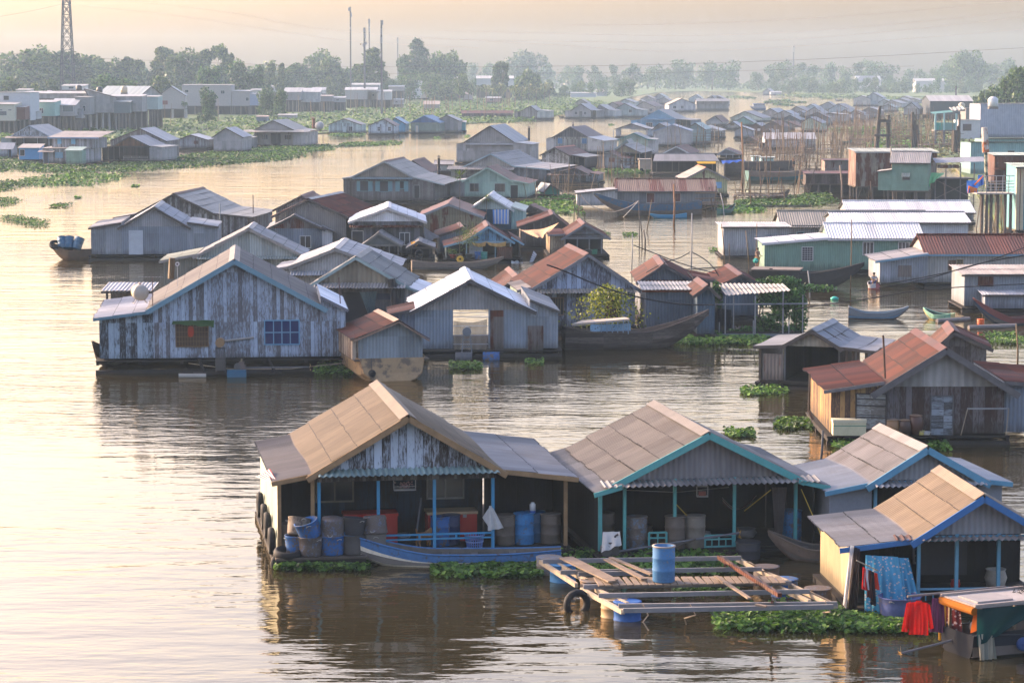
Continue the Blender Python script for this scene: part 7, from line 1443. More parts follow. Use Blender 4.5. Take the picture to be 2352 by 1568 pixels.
# ---- left bank, houses on stilts and on land
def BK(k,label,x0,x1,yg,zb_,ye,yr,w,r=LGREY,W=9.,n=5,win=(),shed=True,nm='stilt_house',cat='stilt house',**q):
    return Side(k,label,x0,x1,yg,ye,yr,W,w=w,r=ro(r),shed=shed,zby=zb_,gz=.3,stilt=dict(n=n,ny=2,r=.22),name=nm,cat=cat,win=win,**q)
cw_=plain((.56,.57,.58),.8); cc=plain((.5,.48,.4),.8); gw=plain((.36,.34,.33),.8)
BK('T','tall white walled stilt house with one dark window at the left border',-60,425,900,720,335,330,cw_,win=[(60,130,382,438,None,None,1,1)],W=12.)
BK('T','cream stilt house with barred windows in front of the white walls',-160,210,915,725,500,470,cc,win=[(0,95,595,650,None,None,6,1),(0,40,572,582,None,None,1,1),(120,165,572,582,None,None,1,1)],n=6)
BK('T','brown red open room with laundry attached to the cream house',215,350,912,705,540,520,plain((.16,.06,.05),.8),n=3,W=6.)
BK('T','green walled stilt house with sloping green eaves',432,760,880,660,470,440,plain((.3,.48,.42),.8),win=[(555,600,555,620,None,None,2,1)])
BK('T','grey stilt house with white flat roof and balcony clutter',690,1040,870,660,512,420,gw,(.5,.51,.52),n=7,win=[(875,1010,520,600,None,plain((.12,.13,.14)),5,1)])
BK('T','brown grey stilt house wall with narrow door left of the big shed',1040,1245,860,640,400,390,plain((.3,.29,.28),.8),n=5,win=[(1150,1180,520,590,None,None,1,1)])
House('T','big grey corrugated gable shed on concrete stilts',1245,1600,850,405,1175,283,1190,20.,zby=615,gz=.3,w=sh((.36,.345,.335)),r=ro((.4,.4,.4)),stilt=dict(n=5,ny=3,r=.3,m=plain((.3,.29,.28))),name='stilt_house',cat='stilt house',ye2=400)
BK('T','long flat grey roof house left behind the big gable shed',300,1240,840,420,350,318,sh((.33,.32,.32)),n=9,W=10.)
BK('T','blue framed verandah house with white roof right of the big shed',1575,1795,850,620,465,425,plain((.12,.15,.16),.8),(.5,.55,.55),n=5)
BK('T','grey panelled stilt house behind the verandah',1500,1965,845,600,390,362,sh((.33,.32,.315)),n=6)
House('T','long pale green roofed hall with side gable behind the panelled house',1980,2190,800,360,2080,250,1400,14.,yaw=R(-62),zby=560,gz=.3,w=sh((.42,.41,.4)),r=ro((.42,.48,.48)),stilt=dict(n=3,ny=2,r=.2),name='stilt_house',cat='stilt house')
BK('T','small teal washed shed on stilts under the pale green hall',1985,2180,830,570,395,380,plain((.3,.4,.4),.8),n=6)
House('U','plastered grey gabled stilt house with red shuttered window',-160,205,690,375,10,250,60,12.,zby=560,gz=.3,w=plain((.36,.33,.32),.8),r=ro((.36,.38,.4)),stilt=dict(n=3,ny=3,r=.25,m=plain((.36,.35,.34))),name='stilt_house',cat='stilt house',win=[(-105,-40,450,500,plain((.3,.08,.07)),plain((.2,.06,.06)),2,1)])
BK('U','long two storey bare concrete house with four small windows',160,835,640,520,232,225,plain((.34,.32,.31),.9),n=5,W=12.,win=[(205,247,300,335,None,None,2,1),(695,745,310,350,None,None,2,1),(410,440,320,345,None,None,1,1)])
BK('U','lower concrete house with white roof edge and window',845,1090,640,520,318,302,plain((.31,.29,.28),.9),n=3,win=[(1040,1075,405,450,ww,None,2,1)])
BK('U','dark shed with blue tarp front beside the lower concrete house',1092,1245,640,515,360,340,plain((.25,.3,.42),.8),n=3,W=5.)
BK('U','white corrugated stilt house with long pale roof on the bank',1800,2060,600,470,330,275,sh((.46,.46,.46)),(.5,.5,.5),n=4)
BK('U','grey stilt house half hidden by the round trees',1560,1800,605,440,330,270,sh((.3,.3,.31)),n=5)
BK('U','low stilt house with reddish eave and laundry right of the white one',2070,2230,610,460,385,370,plain((.22,.21,.22),.8),(.42,.36,.34),n=5,W=6.)
BK('U','small blue sided hut with rusty flat roof on the green bank',1180,1335,748,740,670,652,plain((.13,.16,.2),.8),(.36,.26,.2),n=3,W=5.,nm='hut',cat='hut')
BK('U','tiny grey hut with pale tilted roof above the verandah house',1480,1730,700,690,650,630,plain((.25,.25,.26),.8),n=3,W=5.,nm='hut',cat='hut')
BK('W','white two storey house with four barred windows on the bank',688,890,345,330,140,135,cw_,n=4,W=9.,nm='house',cat='house',win=[(710,755,170,210,None,None,4,1),(790,832,170,210,None,None,4,1),(710,755,265,300,None,None,4,1),(790,832,265,300,None,None,4,1)])
BK('W','pale annex with blue cloth right of the white two storey house',890,975,350,330,215,205,plain((.45,.42,.4),.8),n=3,W=6.)
BK('W','long grey stilt house with white roof left of the two storey house',40,390,440,345,240,212,gw,(.5,.5,.5),n=7)
BK('W','pale concrete house front with tiny window on stilts',288,550,440,350,260,240,plain((.44,.43,.42),.8),n=5,win=[(345,362,290,305,None,None,1,1)])
BK('W','far flat roofed grey house behind the long stilt house',110,420,400,230,185,165,gw,n=4)
BK('W','brown grey row house left of the white two storey house',520,690,380,250,205,190,plain((.33,.3,.29),.8),n=3)
BK('W','small hut with tan tilted roof in the weed field',905,1080,455,450,400,362,plain((.25,.23,.22),.8),(.45,.36,.29),n=3,W=5.,nm='hut',cat='hut')
BK('W','tan roofed shelter on posts below the palms',1355,1445,365,345,285,250,plain((.3,.27,.26),.8),(.45,.36,.3),n=3,W=5.)
BK('W','white villa with roof terrace among the palms',1490,1900,330,200,115,85,plain((.5,.49,.47),.8),(.5,.48,.46),n=4,W=12.,nm='house',cat='house')
BK('W','white pavilion with flat roof left of the villa',1140,1285,320,190,110,98,plain((.5,.5,.5),.8),(.52,.52,.52),n=3,W=6.,nm='house',cat='house')
BK('W','pale tiled roof house in front of the white pavilion',1225,1390,330,240,205,160,plain((.4,.4,.4),.8),(.5,.46,.43),n=3,W=7.,nm='house',cat='house')
BK('T','mint green warehouse roof showing among the trees',1690,1930,330,210,105,80,sh((.4,.52,.5)),(.42,.55,.52),n=3,W=12.,nm='house',cat='house')
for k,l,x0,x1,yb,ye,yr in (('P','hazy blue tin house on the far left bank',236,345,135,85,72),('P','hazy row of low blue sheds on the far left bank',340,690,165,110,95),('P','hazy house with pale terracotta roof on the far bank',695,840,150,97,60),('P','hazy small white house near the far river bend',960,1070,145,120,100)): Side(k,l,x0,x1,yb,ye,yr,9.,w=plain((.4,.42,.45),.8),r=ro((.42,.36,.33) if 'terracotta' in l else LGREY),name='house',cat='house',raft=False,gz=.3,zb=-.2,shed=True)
Side('C','hazy two storey house with grey hipped roof on the far right bank',1180,1350,620,550,517,12.,w=plain((.45,.44,.43),.8),r=ro((.25,.25,.26)),name='house',cat='house',raft=False,gz=.3,zb=-.2,hip=4.)
Side('C','long hazy white building with flat roof among far right trees',1585,1800,628,552,535,12.,w=plain((.48,.46,.44),.8),r=ro(LGREY),name='house',cat='house',raft=False,gz=.3,zb=-.2,shed=True)
# ---- trees
def wid(h,k): return h*k
TL=[('broad',75,240,258,150,112,'big rounded hazy tree below the lattice tower, left of its foot'),('broad',150,240,262,160,112,'big rounded hazy tree right at the foot of the lattice tower'),('broad',205,238,258,110,125,'rounded hazy tree right of the lattice tower'),
 ('bush',22,262,262,120,175,'pale green bushy tree at the left border of the picture'),('bush',75,262,262,100,190,'pale green bush before the big trees at the left border'),('dense',118,262,262,70,178,'small dark round tree behind the white stilt house'),
 ('dense',262,262,262,130,168,'dense dark green tree left of the mint warehouse'),('broad',275,240,240,110,130,'hazy broad tree behind the mint warehouse'),('tall',300,240,240,60,130,'slim hazy tree right of the rounded trees'),('tall',385,240,240,90,108,'tall hazy tree left of the pair of feathery trees'),('broad',420,242,242,110,118,'broad hazy tree in the middle of the left tree line'),
 ('tall',468,240,240,50,112,'feathery tall tree, left of a close pair'),('tall',508,240,240,60,105,'feathery tall tree, right of a close pair'),('tall',528,240,240,40,115,'thin tall tree beside the feathery pair'),('dense',545,250,250,90,133,'dense round dark tree left of the tree gap'),('dense',478,255,255,90,145,'dark dense tree in front of the feathery pair'),
 ('dense',595,250,250,60,145,'hazy green tree at the left of the tree gap'),('tall',622,238,238,36,146,'small slim tree in the tree gap'),('tall',645,240,240,30,145,'second slim tree in the tree gap'),('dense',680,232,232,110,148,'dense tree right of the tree gap'),('broad',372,262,262,80,168,'olive green low tree behind the plastered gabled house'),
 ('broad',735,225,225,90,118,'hazy tree left below the tall radio masts'),('broad',770,232,232,100,125,'hazy broad tree behind the radio masts'),('tall',850,235,235,80,110,'feathery tree between the radio masts'),('cone',960,226,226,110,90,'tallest cone shaped tree left of the river bend'),('dense',930,226,226,80,118,'dark tree left of the tallest cone shaped tree'),('dense',1000,226,226,80,118,'dark tree right of the tallest cone shaped tree'),('broad',1030,226,226,70,122,'broad tree at the end of the dark tree group'),
 ('bush',800,230,230,90,150,'pale green tree behind the long grey stilt house'),('dense',880,228,228,70,172,'dark spreading tree left of the two storey house'),('dense',945,226,226,70,152,'green tree right behind the two storey house'),('dense',990,228,228,90,165,'green tree between two storey house and palms'),('bush',1020,232,232,70,190,'low bush below the green tree'),
 ('broad',1065,235,235,50,165,'brownish young tree beside the white pavilion'),('dense',478,282,282,55,198,'grey green tree standing in front of the concrete house'),('dense',615,270,270,60,200,'dark round tree before the grey stilt house'),('dense',648,272,272,45,203,'dark pointed tree right of the round tree'),('bush',1215,232,232,70,150,'green tree right of the palms'),('dense',1140,235,235,40,145,'small dark tree above the white villa'),('tall',1155,235,235,36,143,'dark slim tree beside the small dark tree'),
 ('broad',1210,205,205,90,117,'large hazy tree crown above the palms'),('bush',2260,262,262,60,190,'pale green tree behind the blue grey warehouse'),('broad',2335,300,300,110,145,'dark green tree at the right border above the warehouse'),('dense',2290,300,300,75,195,'olive tree left of the dark tree at the right border'),('bush',2250,300,300,40,205,'small olive bush left of the warehouse'),
 ('broad',2205,212,212,70,118,'tall twin crowned hazy tree on the right bank, left crown'),('broad',2245,212,212,70,108,'tall twin crowned hazy tree on the right bank, right crown'),('bush',2330,225,225,80,130,'hazy tree behind the dark tree at the right border')]
for kd,x,yb,_,w,yt,l in TL: tree(kd,l,x,yb,yb-yt,w,.3,nl=3600 if yb>222 else 2200)
r8=random.Random(5)
def far(lbl,grp,xs,yb,h0,h1,kinds=('broad','tall','dense'),wm=(.7,1.2)):
    x=xs[0]
    while x<xs[1]:
        h=r8.uniform(h0,h1); k=r8.choice(kinds); w=h*r8.uniform(*wm)*(.55 if k=='tall' else 1)
        tree(k,lbl,x,yb+r8.uniform(-2,2),h,w,.3,nl=1500,group=grp); x+=w*r8.uniform(.42,.75)
far('hazy tree of the distant line beyond the river bend','distant trees beyond the river bend',(1050,1330),203,45,72)
far('hazy tree of the far line above the middle of the river','distant trees above the middle of the river',(1330,2000),207,40,72)
far('hazy tree of the far line over the right bank','distant trees over the right bank',(2000,2360),207,45,80)
far('hazy tree of the line behind the left bank houses','trees behind the left bank houses',(-30,760),222,40,78,('dense','broad'))
far('hazy low tree behind the bank between masts and palms','low trees between masts and palms',(690,1060),232,45,85,('dense','bush','broad'),(.9,1.4))
far('hazy tree filling the wood above the left bank roofs','wood above the left bank roofs',(-30,700),236,62,100,('dense','broad','dense'),(.9,1.4))
far('pale low tree along the weed point','low trees along the weed point',(1040,1460),222,28,48,('dense','bush'),(.9,1.5))
far('tree of the faint tree row behind the hazy far houses','trees behind the hazy far houses',(1780,2250),214,22,45,('dense','bush'))
for i,x in enumerate((1102,1118,1132,1150,1165,1182,1198,1214,1232,1250,1262)): tree('palm','coconut palm in the grove behind the weed point',x,238+(i%3)*3,52+(i*7)%14,30,.3,group='coconut palms on the left bank',cat='palm tree')
tree('palm','small palm beside the plastered gabled house',425,272,48,20,.3,cat='palm tree')
def woods():
    m=MB()
    for i in range(15000):
        x=r8.uniform(-120,2450); h=max(0,r8.gauss(.5,.3)); p=at(x,r8.uniform(199,205),.3); top=13*(.6+.4*math.sin(x*.021)+.25*math.sin(x*.067+2))
        p.z+=abs(h)*max(4.,top)*.8; v=Vector((r8.gauss(0,1),r8.gauss(-.4,1),r8.gauss(.3,1))).normalized(); leafquad(m,p,r8.uniform(.7,1.6),v)
    tag(m.build('distant_woods',leafm((.045,.075,.03))),'continuous hazy wood closing the horizon beyond the river','woods',kind='stuff')
woods()
# undergrowth on both banks
def scrub(label,k,pv,n,size,h,col,z=.25,name='undergrowth'): weeds(label,k,pv,n,size,h,name,col,z,.3,'undergrowth',.6)
scrub('rank green grass and reeds under the left bank stilt houses','V',[(-30,342),(240,330),(420,316),(740,303),(1048,284),(1180,278),(1300,262),(1400,238),(1300,225),(1000,232),(700,262),(300,285),(-30,300)],9000,.55,.7,(.055,.10,.03))
scrub('far green weed bank along the right channel','V',[(1780,220),(1890,224),(1962,227),(2060,232),(2090,226),(1900,217)],1500,.8,.6,(.06,.1,.04))
scrub('pale green weeds between poles on the right bank','V',[(2040,262),(2120,262),(2200,300),(2230,380),(2180,390),(2110,330),(2020,300)],2200,.4,.5,(.065,.075,.035))
# floating hyacinths
Wd=weeds
Wd('hyacinth strip below the landing of the blue post house','L',[(190,1350),(200,1310),(400,1290),(700,1268),(860,1285),(850,1330),(520,1345)],1500,.13,.34)
Wd('thick hyacinth mat between the blue boat and the frame raft','L',[(1265,1330),(1300,1295),(1600,1290),(2020,1275),(2030,1395),(1700,1400),(1400,1375)],2100,.14,.36)
Wd('hyacinths growing up between the beams of the frame raft','M',[(130,1100),(250,1062),(480,1045),(1300,1050),(1330,1140),(1180,1200),(600,1200),(250,1190)],1500,.15,.36)
Wd('hyacinth patch under the plank deck of the frame raft','M',[(880,1275),(1250,1268),(1320,1300),(1000,1320)],200,.13,.25)
Wd('long hyacinth mat along the flowered sheet house to the trading boat','N',[(-330,1235),(-250,1190),(0,1150),(330,1120),(560,1110),(900,1080),(985,1240),(900,1270),(500,1250),(0,1250)],4200,.145,.38)
Wd('hyacinth clump beside the mooring rope near the houseboat','H',[(1815,1060),(1850,975),(2060,960),(2150,1010),(2170,1068),(1960,1075)],520,.16,.5)
Wd('hyacinths round the pump float of the white roofed house','I',[(985,1200),(1010,1150),(1240,1145),(1290,1190),(1180,1205)],260,.16,.35)
Wd('few hyacinths at the right corner of the white roofed house','I',[(1690,1160),(1700,1120),(1850,1110),(1860,1150)],70,.15,.3)
Wd('bright hyacinth belt from the long dark boat to the plant canopy','J',[(960,835),(1060,770),(1180,720),(1290,790),(1650,790),(1720,830),(1500,835),(1200,838)],1500,.17,.45)
for l,k,pv,n in (('small hyacinth clump drifting left of the brown plank house','K',[(15,1100),(20,1035),(215,1040),(220,1100)],190),('hyacinth clump at the open shed corner','K',[(140,765),(135,725),(300,700),(490,735),(300,768)],300),('hyacinth clump near the paddle of the brown plank house','K',[(405,1040),(440,985),(600,960),(700,985),(720,1040)],330),('hyacinths under the cream foam box','K',[(855,1190),(870,1130),(1000,1130),(1010,1185)],120),('hyacinth clump before the boarded door','K',[(1610,1200),(1620,1150),(1730,1145),(1740,1195)],110),('hyacinths in the far right water by the canoe','K',[(2065,365),(2090,290),(2250,280),(2352,310),(2352,360)],420)): Wd(l,k,pv,n,.15,.36)
Wd('green weeds along the shore of the fishing shack','E',[(1650,690),(1750,665),(2000,620),(2160,640),(2160,760),(2100,800),(1900,770),(1700,720)],1500,.22,.45)
Wd('weeds along the bamboo fence behind the small grey house','F',[(350,400),(500,385),(900,385),(910,410),(600,415),(400,418)],700,.28,.45)
Wd('broad green weed belt in front of the rust striped stilt house','F',[(1800,720),(1650,690),(1900,660),(2352,625),(2500,610),(2500,700),(2200,720)],2600,.22,.5)
Wd('weed strip by the dark green canoe','F',[(1480,760),(1550,720),(1900,725),(1950,760),(1700,780)],500,.2,.35)
for l,k,pv,n in (('two leaf clump drifting left of the small pole','F',[(430,990),(440,955),(500,955),(505,985)],40),('sparse weeds drifting in the middle channel','F',[(640,1000),(660,965),(760,975),(760,998)],70),('single weed clump drifting right of the tall poles','F',[(1435,1145),(1450,1110),(1500,1110),(1500,1145)],40)): Wd(l,k,pv,n,.16,.3)
big=[('large weed bank stretching along the left floating houses','V',[(-20,395),(-20,362),(60,372),(110,380),(210,382),(330,370),(480,352),(600,340),(740,333),(760,342),(690,352),(660,368),(560,375),(440,385),(340,392),(250,398),(100,396)],8500,.26),('weed raft drifting before the two tiered house','V',[(30,425),(60,410),(180,398),(280,402),(275,414),(190,428),(90,430)],1500,.22),('weed raft at the left border','V',[(-20,440),(-20,420),(40,416),(65,424),(40,436)],450,.22),('small weed patch at the left border','V',[(-20,475),(-20,458),(30,455),(38,468),(20,474)],300,.18),('ragged weed patch low at the left border','V',[(0,505),(5,497),(60,500),(105,508),(106,524),(70,520),(30,512)],380,.17),('weed strip in front of the mint plank house','W',[(-60,870),(0,850),(150,825),(350,822),(600,808),(665,832),(400,855),(150,865)],1100,.28),('weeds below the mint plank house','W',[(-80,755),(-60,715),(120,715),(230,730),(225,755)],700,.28),('weed edge under the long fish pen shed','W',[(1300,590),(1320,550),(1700,545),(1900,560),(2150,580),(1900,598),(1500,608)],1800,.4),('weeds in front of the verandah house','U',[(1000,1180),(1200,1110),(1700,1080),(2200,1060),(2240,1130),(1800,1150),(1700,1210),(1300,1250)],2600,.26)]
for l,k,pv,n,s in big: Wd(l,k,pv,n,s,.42,col=(.045,.10,.022))
for l,k,x,y,w in (('tiny weed tuft on the open left water','D',530,188,10),('small weed tuft with a pink flower bag','D',410,240,36),('weed tuft right of the first weed raft','D',918,108,14),('weed tufts near the grey warehouse house','W',1380,755,30),('weed tufts before the blue gable house','W',1050,775,40),('weed tuft in the bright channel','P',900,552,32)): Wd(l,k,[(x-w,y+w*.3),(x-w*.6,y-w*.3),(x+w*.7,y-w*.25),(x+w,y+w*.3)],60,.2,.35)
for i,(x,y,w) in enumerate(((560,165,60),(660,180,40),(480,170,50),(1040,220,26),(1020,238,40),(1280,238,60),(1375,240,30),(1160,270,30),(1210,280,36),(1180,216,20),(950,245,18),(1480,155,70),(1740,185,22),(1090,275,18))): tag(Wd('weeds','Q',[(x-w,y+w*.16),(x-w*.5,y-w*.18),(x+w*.7,y-w*.14),(x+w,y+w*.16)],60,.8,.5,col=(.04,.08,.03)),'weed islet drifting in the far bright channel','water hyacinth','weed islets in the far channel')
Wd('weed field with open water between the poles','Q',[(1870,625),(1900,600),(2300,575),(2600,600),(2900,640),(2900,700),(2500,690),(2030,665)],1500,.4,.45)
Wd('second weed field below the timber frame','S',[(250,860),(300,760),(520,720),(900,700),(1100,640),(1500,700),(1500,860),(900,880)],1300,.4,.45)
# ---- poles and stakes
def pole(label,k,xb,yb,xt,yt,r,mat,grp=None,nm='pole',off=0.):
    b=at(*vv(k,xb,yb)); t=on(*vv(k,xt,yt),b.y+off); d=t-b
    o=MB().tube([(0,0,-.6),tuple(d*.5+Vector((r*.8,0,0))),tuple(d)],r,6,r*.7).build(nm,mat,None,True); o.location=b; return tag(o,label,'pole',grp)
bp=BAM(); dp=wood((.12,.09,.07)); gp=plain((.33,.32,.31))
for a in (('tall brown pole standing in the open middle channel','F',1095,878,1093,515,.13,wood((.3,.16,.08))),('tallest brown pole left of the small open hut','Q',590,1345,575,505,.17,wood((.3,.17,.09))),('thin straight pole behind the long grey boathouse','F',572,465,580,210,.06,bp),('pale thin pole rising at the open stall roof','F',705,1330,713,968,.05,gp),('pale straight pole right of the middle channel','F',1250,1370,1260,782,.06,gp),
 ('thin dark pole in the middle channel, leftmost of three','F',778,1080,772,668,.05,dp),('dark pole with tip bent in the middle channel','F',805,1080,788,850,.06,dp),('thick short dark pole in the middle channel','F',832,1100,818,935,.09,dp),('leaning bamboo pole in the middle channel','F',838,960,890,660,.06,bp),('leaning tan pole at the corner of the pale box house','F',1568,1320,1533,880,.05,bp),('short brown stake before the pale box house','F',1603,1310,1602,1060,.05,dp),('bent pole before the pale box house','F',1788,1300,1755,945,.05,bp),('thin pole at the left end of the green house','F',1845,1230,1858,870,.04,bp),
 ('long thin bamboo pole in front of the green corrugated house','G',755,1480,768,842,.05,bp),('white leaning pole at the cream canopy','G',385,1560,366,1310,.06,gp),('thick dark pole at the teal canopy edge','G',950,698,942,490,.09,dp),('black mast on the white roofs','G',1622,765,1618,490,.05,plain((.05,.03,.03))),('crooked pale trunk pole by the green stilt house','G',1150,664,1128,170,.12,wood((.3,.25,.2))),('crooked tree trunk pole beside the rust platform','G',682,640,660,345,.14,wood((.3,.24,.19))),('dark pole at the gap before the blue trimmed roof','K',735,1340,768,1035,.06,plain((.05,.06,.07))),('tan pole at the right border beside the canoe','K',2302,545,2290,200,.06,bp),
 ('white leaning pole beside the dark green canoe','F',1562,800,1523,598,.06,plain((.5,.48,.46))),('tall pole in front of the white posted porch','Q',250,895,258,572,.1,bp),('tall pole behind the white box house','Q',1325,990,1328,680,.12,wood((.2,.13,.09))),('tall thin pole at the weed field edge','Q',2300,600,2305,250,.1,wood((.2,.16,.13))),('dark pair pole at the bright gap, left','Q',1815,870,1822,550,.1,dp),('dark pair pole at the bright gap, right','Q',1830,870,1838,560,.09,dp),('grey pole at the white dormer house','P',922,890,925,610,.09,plain((.12,.17,.25))),
 ('tall brown pole on the weed bank right of the verandah house','U',1930,735,1928,450,.14,wood((.32,.22,.14))),('tall pole with cross arm on the left bank','U',1762,620,1755,375,.14,wood((.3,.22,.15))),('tall tan pole right of the cross arm pole','U',2112,705,2110,465,.13,wood((.32,.22,.14))),('tan pole before the bare concrete house','U',650,750,652,415,.12,wood((.3,.23,.17))),('leaning brown pole behind the blue gable house','W',1008,540,1028,310,.13,wood((.32,.2,.12))),('straight brown pole beside the leaning brown pole','W',995,520,997,330,.11,wood((.3,.2,.13))),('tan pole before the long fish pen shed','W',1575,560,1566,330,.12,wood((.32,.22,.15))),('brown pole left of the lone plank house','W',1915,470,1920,320,.1,wood((.25,.15,.1)))): pole(*a)
STK={}
def stakes(label,grp,k,pv,n,h0,h1,r,lean=.12,z=0.):
    P=[at(*vv(k,x,y),z) for x,y in pv]; P2=[(p.x,p.y) for p in P]; xs=[p[0] for p in P2]; ys=[p[1] for p in P2]; c=0
    while c<n:
        x,y=r8.uniform(min(xs),max(xs)),r8.uniform(min(ys),max(ys))
        if not inpoly(x,y,P2): continue
        c+=1; q=r8.randint(0,5); h=r8.uniform(h0,h1)
        if q not in STK:
            o=MB().tube([(0,0,-.15),(.012*(q-2),.0,.5),(.02*(2-q%4),0.01,1.)],.014,5,.008).build('bamboo_stake',(bp,bp,wood((.36,.26,.16)),dp,wood((.22,.15,.1)),bp)[q]); STK[q]=o
        else: o=STK[q].copy(); COL.objects.link(o)
        o.location=(x,y,z); o.scale=(r/.014,r/.014,h); o.rotation_euler=(r8.gauss(0,lean),r8.gauss(0,lean),r8.uniform(0,6)); tag(o,label,'stake',grp)
stakes('bamboo stake standing in the green weeds of the left bank','bamboo stakes on the left weed bank','W',[(30,540),(60,440),(600,430),(1300,400),(1900,400),(2000,470),(1300,520),(800,540)],45,4.,8.,.12,.05,.2)
stakes('bamboo stake among the clutter round the brown barge','bamboo stakes round the brown barge','Q',[(600,1250),(700,900),(1500,860),(1800,880),(1500,1250)],44,3.,7.,.06,.1)
stakes('bamboo stake in the open weed field right of the far cluster','bamboo stakes in the weed field','Q',[(1780,860),(1700,600),(2300,520),(2350,900)],30,3.,8.,.08,.06)
stakes('bamboo stake between timber posts of the right weed field','bamboo stakes between the timber posts','S',[(20,900),(10,560),(700,560),(1100,640),(1200,860),(500,900)],40,3.,7.5,.08,.08)
stakes('bamboo stake along the fence behind the mint green house','bamboo stakes behind the mint green house','E',[(1480,680),(1560,640),(2100,560),(2352,560),(2352,600),(2100,680)],24,2.,4.5,.045,.1)
stakes('bamboo pole in the water before the small grey house','bamboo poles before the small grey house','P',[(640,1300),(700,1190),(1000,1180),(1450,1250),(1000,1330)],14,2.5,6.,.06,.06)
stakes('bamboo pole before the dark doorway house','bamboo poles before the dark doorway house','P',[(1560,880),(1560,840),(2300,800),(2352,860)],16,3.,6.,.07,.06)
stakes('bamboo pole leaning under the walkway','bamboo poles under the walkway','G',[(1880,960),(1900,900),(2352,900),(2352,980)],18,2.5,6.,.06,.12)
stakes('thin stilt pole standing under the left bank houses','thin poles under the left bank houses','T',[(1100,860),(1150,800),(2300,760),(2352,830),(1500,870)],14,4.,8.,.1,.04,.2)
for l,x0,x1,y,n in (('upper bamboo rail fence behind the mint green house',1900,2352,515,0),('lower bamboo rail fence behind the mint green house',1480,2150,655,1)):
    e=thing('fence',l,'fence',at(*vv('E',(x0+x1)/2,y+25))); Y=e.location.y
    for dy in (0,14,30): a,b=on(*vv('E',x0,y+dy),Y)-e.location,on(*vv('E',x1,y+dy-4),Y)-e.location; MB().tube([a,(a+b)/2+Vector((0,0,.06)),b],.05,5).build('rail',bp,e)
    for i in range(9): a=on(*vv('E',x0+(x1-x0)*i/8,y-5),Y)-e.location; MB().bar((a.x,0,-.4),(a.x,0,a.z),.06).build('post',bp,e)
for l,k,x0,y0,x1,y1,r in (('long floating log line across the middle channel','F',1130,1303,1560,1275,.05),('thin floating bamboo line below the far poles','F',1530,722,2352,716,.06)): tag(MB().tube([at(*vv(k,x0,y0),.08),at(*vv(k,x1,y1),.08)],r,5).build('float_line',dp),l,'float line')
# ---- masts, tower, cables
def lattice(label,k,x,yb,yt,wb,wt,n,mat,nm='lattice_tower',gz=.3,Y=None):
    b=at(*vv(k,x,yb),gz); e=thing(nm,label,'tower',b); s=FP/b.y; W0=wb*KR[k][2]/s/2; W1=wt*KR[k][2]/s/2; Hh=on(*vv(k,x,yt),b.y).z-gz; m=MB(); t=.3*b.y/800
    L=MB()
    for sx in (-1,1):
        for sy in (-1,1): L.bar((sx*W0,sy*W0,0),(sx*W1,sy*W1,Hh),t)
    L.build('legs',mat,e); z=0; q=0; zs=[0]
    while zs[-1]<Hh: zs.append(zs[-1]+2.*(W0+(W1-W0)*zs[-1]/Hh)*1.15+.3)
    for i in range(len(zs)-1):
        z0,z1=zs[i],min(zs[i+1],Hh); a,c=W0+(W1-W0)*z0/Hh,W0+(W1-W0)*z1/Hh
        for sy in (-1,1): m.bar((-a,sy*a,z0),(c,sy*c,z1),t*.6).bar((a,sy*a,z0),(-c,sy*c,z1),t*.6).bar((-c,sy*c,z1),(c,sy*c,z1),t*.6)
        for sx in (-1,1): m.bar((sx*a,-a,z0),(sx*c,c,z1),t*.6).bar((sx*c,-c,z1),(sx*c,c,z1),t*.6)
    m.build('bracing',mat,e); return e
steel=plain((.05,.05,.065),.5)
lattice('tall steel lattice power tower rising above the left trees','V',157,262,-6,34,15,14,steel)
def mast(label,x,yb,yt,r,ant,mat=steel):
    b=at(x,yb,.3); e=thing('radio_mast',label,'mast',b); s=FP/b.y; Hh=on(x,yt,b.y).z-.3; MB().tube([(0,0,0),(0,0,Hh)],r,6,r*.8).build('mast',mat,e)
    for y0,y1,w,dx in ant:
        z0=on(x,y1,b.y).z-.3; z1=on(x,y0,b.y).z-.3; MB().box(dx/s-w/s/2,dx/s+w/s/2,-.5,.5,z0,z1).build('antenna',plain((.3,.3,.32)),e)
pm=plain((.12,.12,.13),.5)
mast('tallest thin radio mast, leftmost of the mast group',806,245,16,.35,((18,26,5,-2),(30,40,3,2),(62,68,2.5,0)),pm)
mast('short radio mast with dish antennas, second of the group',838,248,64,.5,((64,74,5,0),(76,88,4,1),(97,103,5,3),(100,108,4,-2)),pm)
mast('slender radio mast behind the one with dishes',849,230,44,.35,((44,56,4,0),(62,74,3,0)),pm)
mast('sturdy radio mast on the right of the group',877,262,47,.4,((47,58,4,2),(66,80,4,0),(86,100,5,0)),pm)
mast('faint far radio mast right of the group',914,212,87,.5,((88,100,3,0),),pm)
mast('faint far radio mast above the right river trees',1822,205,106,.6,((108,120,3,0),),pm)
mast('thin dark pole mast above the dark netted hall',2195,262,198,.3,(),plain((.06,.05,.07)))
br=thing('bird','small dark bird gliding left of the radio masts','bird',on(829,102,500)); MB().add([(-.9,0,.25),(0,-.25,0),(0,.25,.02),(.9,.1,.15)],[(0,1,2),(1,3,2)]).build('wings',plain((.2,.12,.07)),br); MB().tube([(0,-.5,0),(0,0,.02),(0,.4,0)],.12,6,.05).build('body',plain((.2,.12,.07)),br)
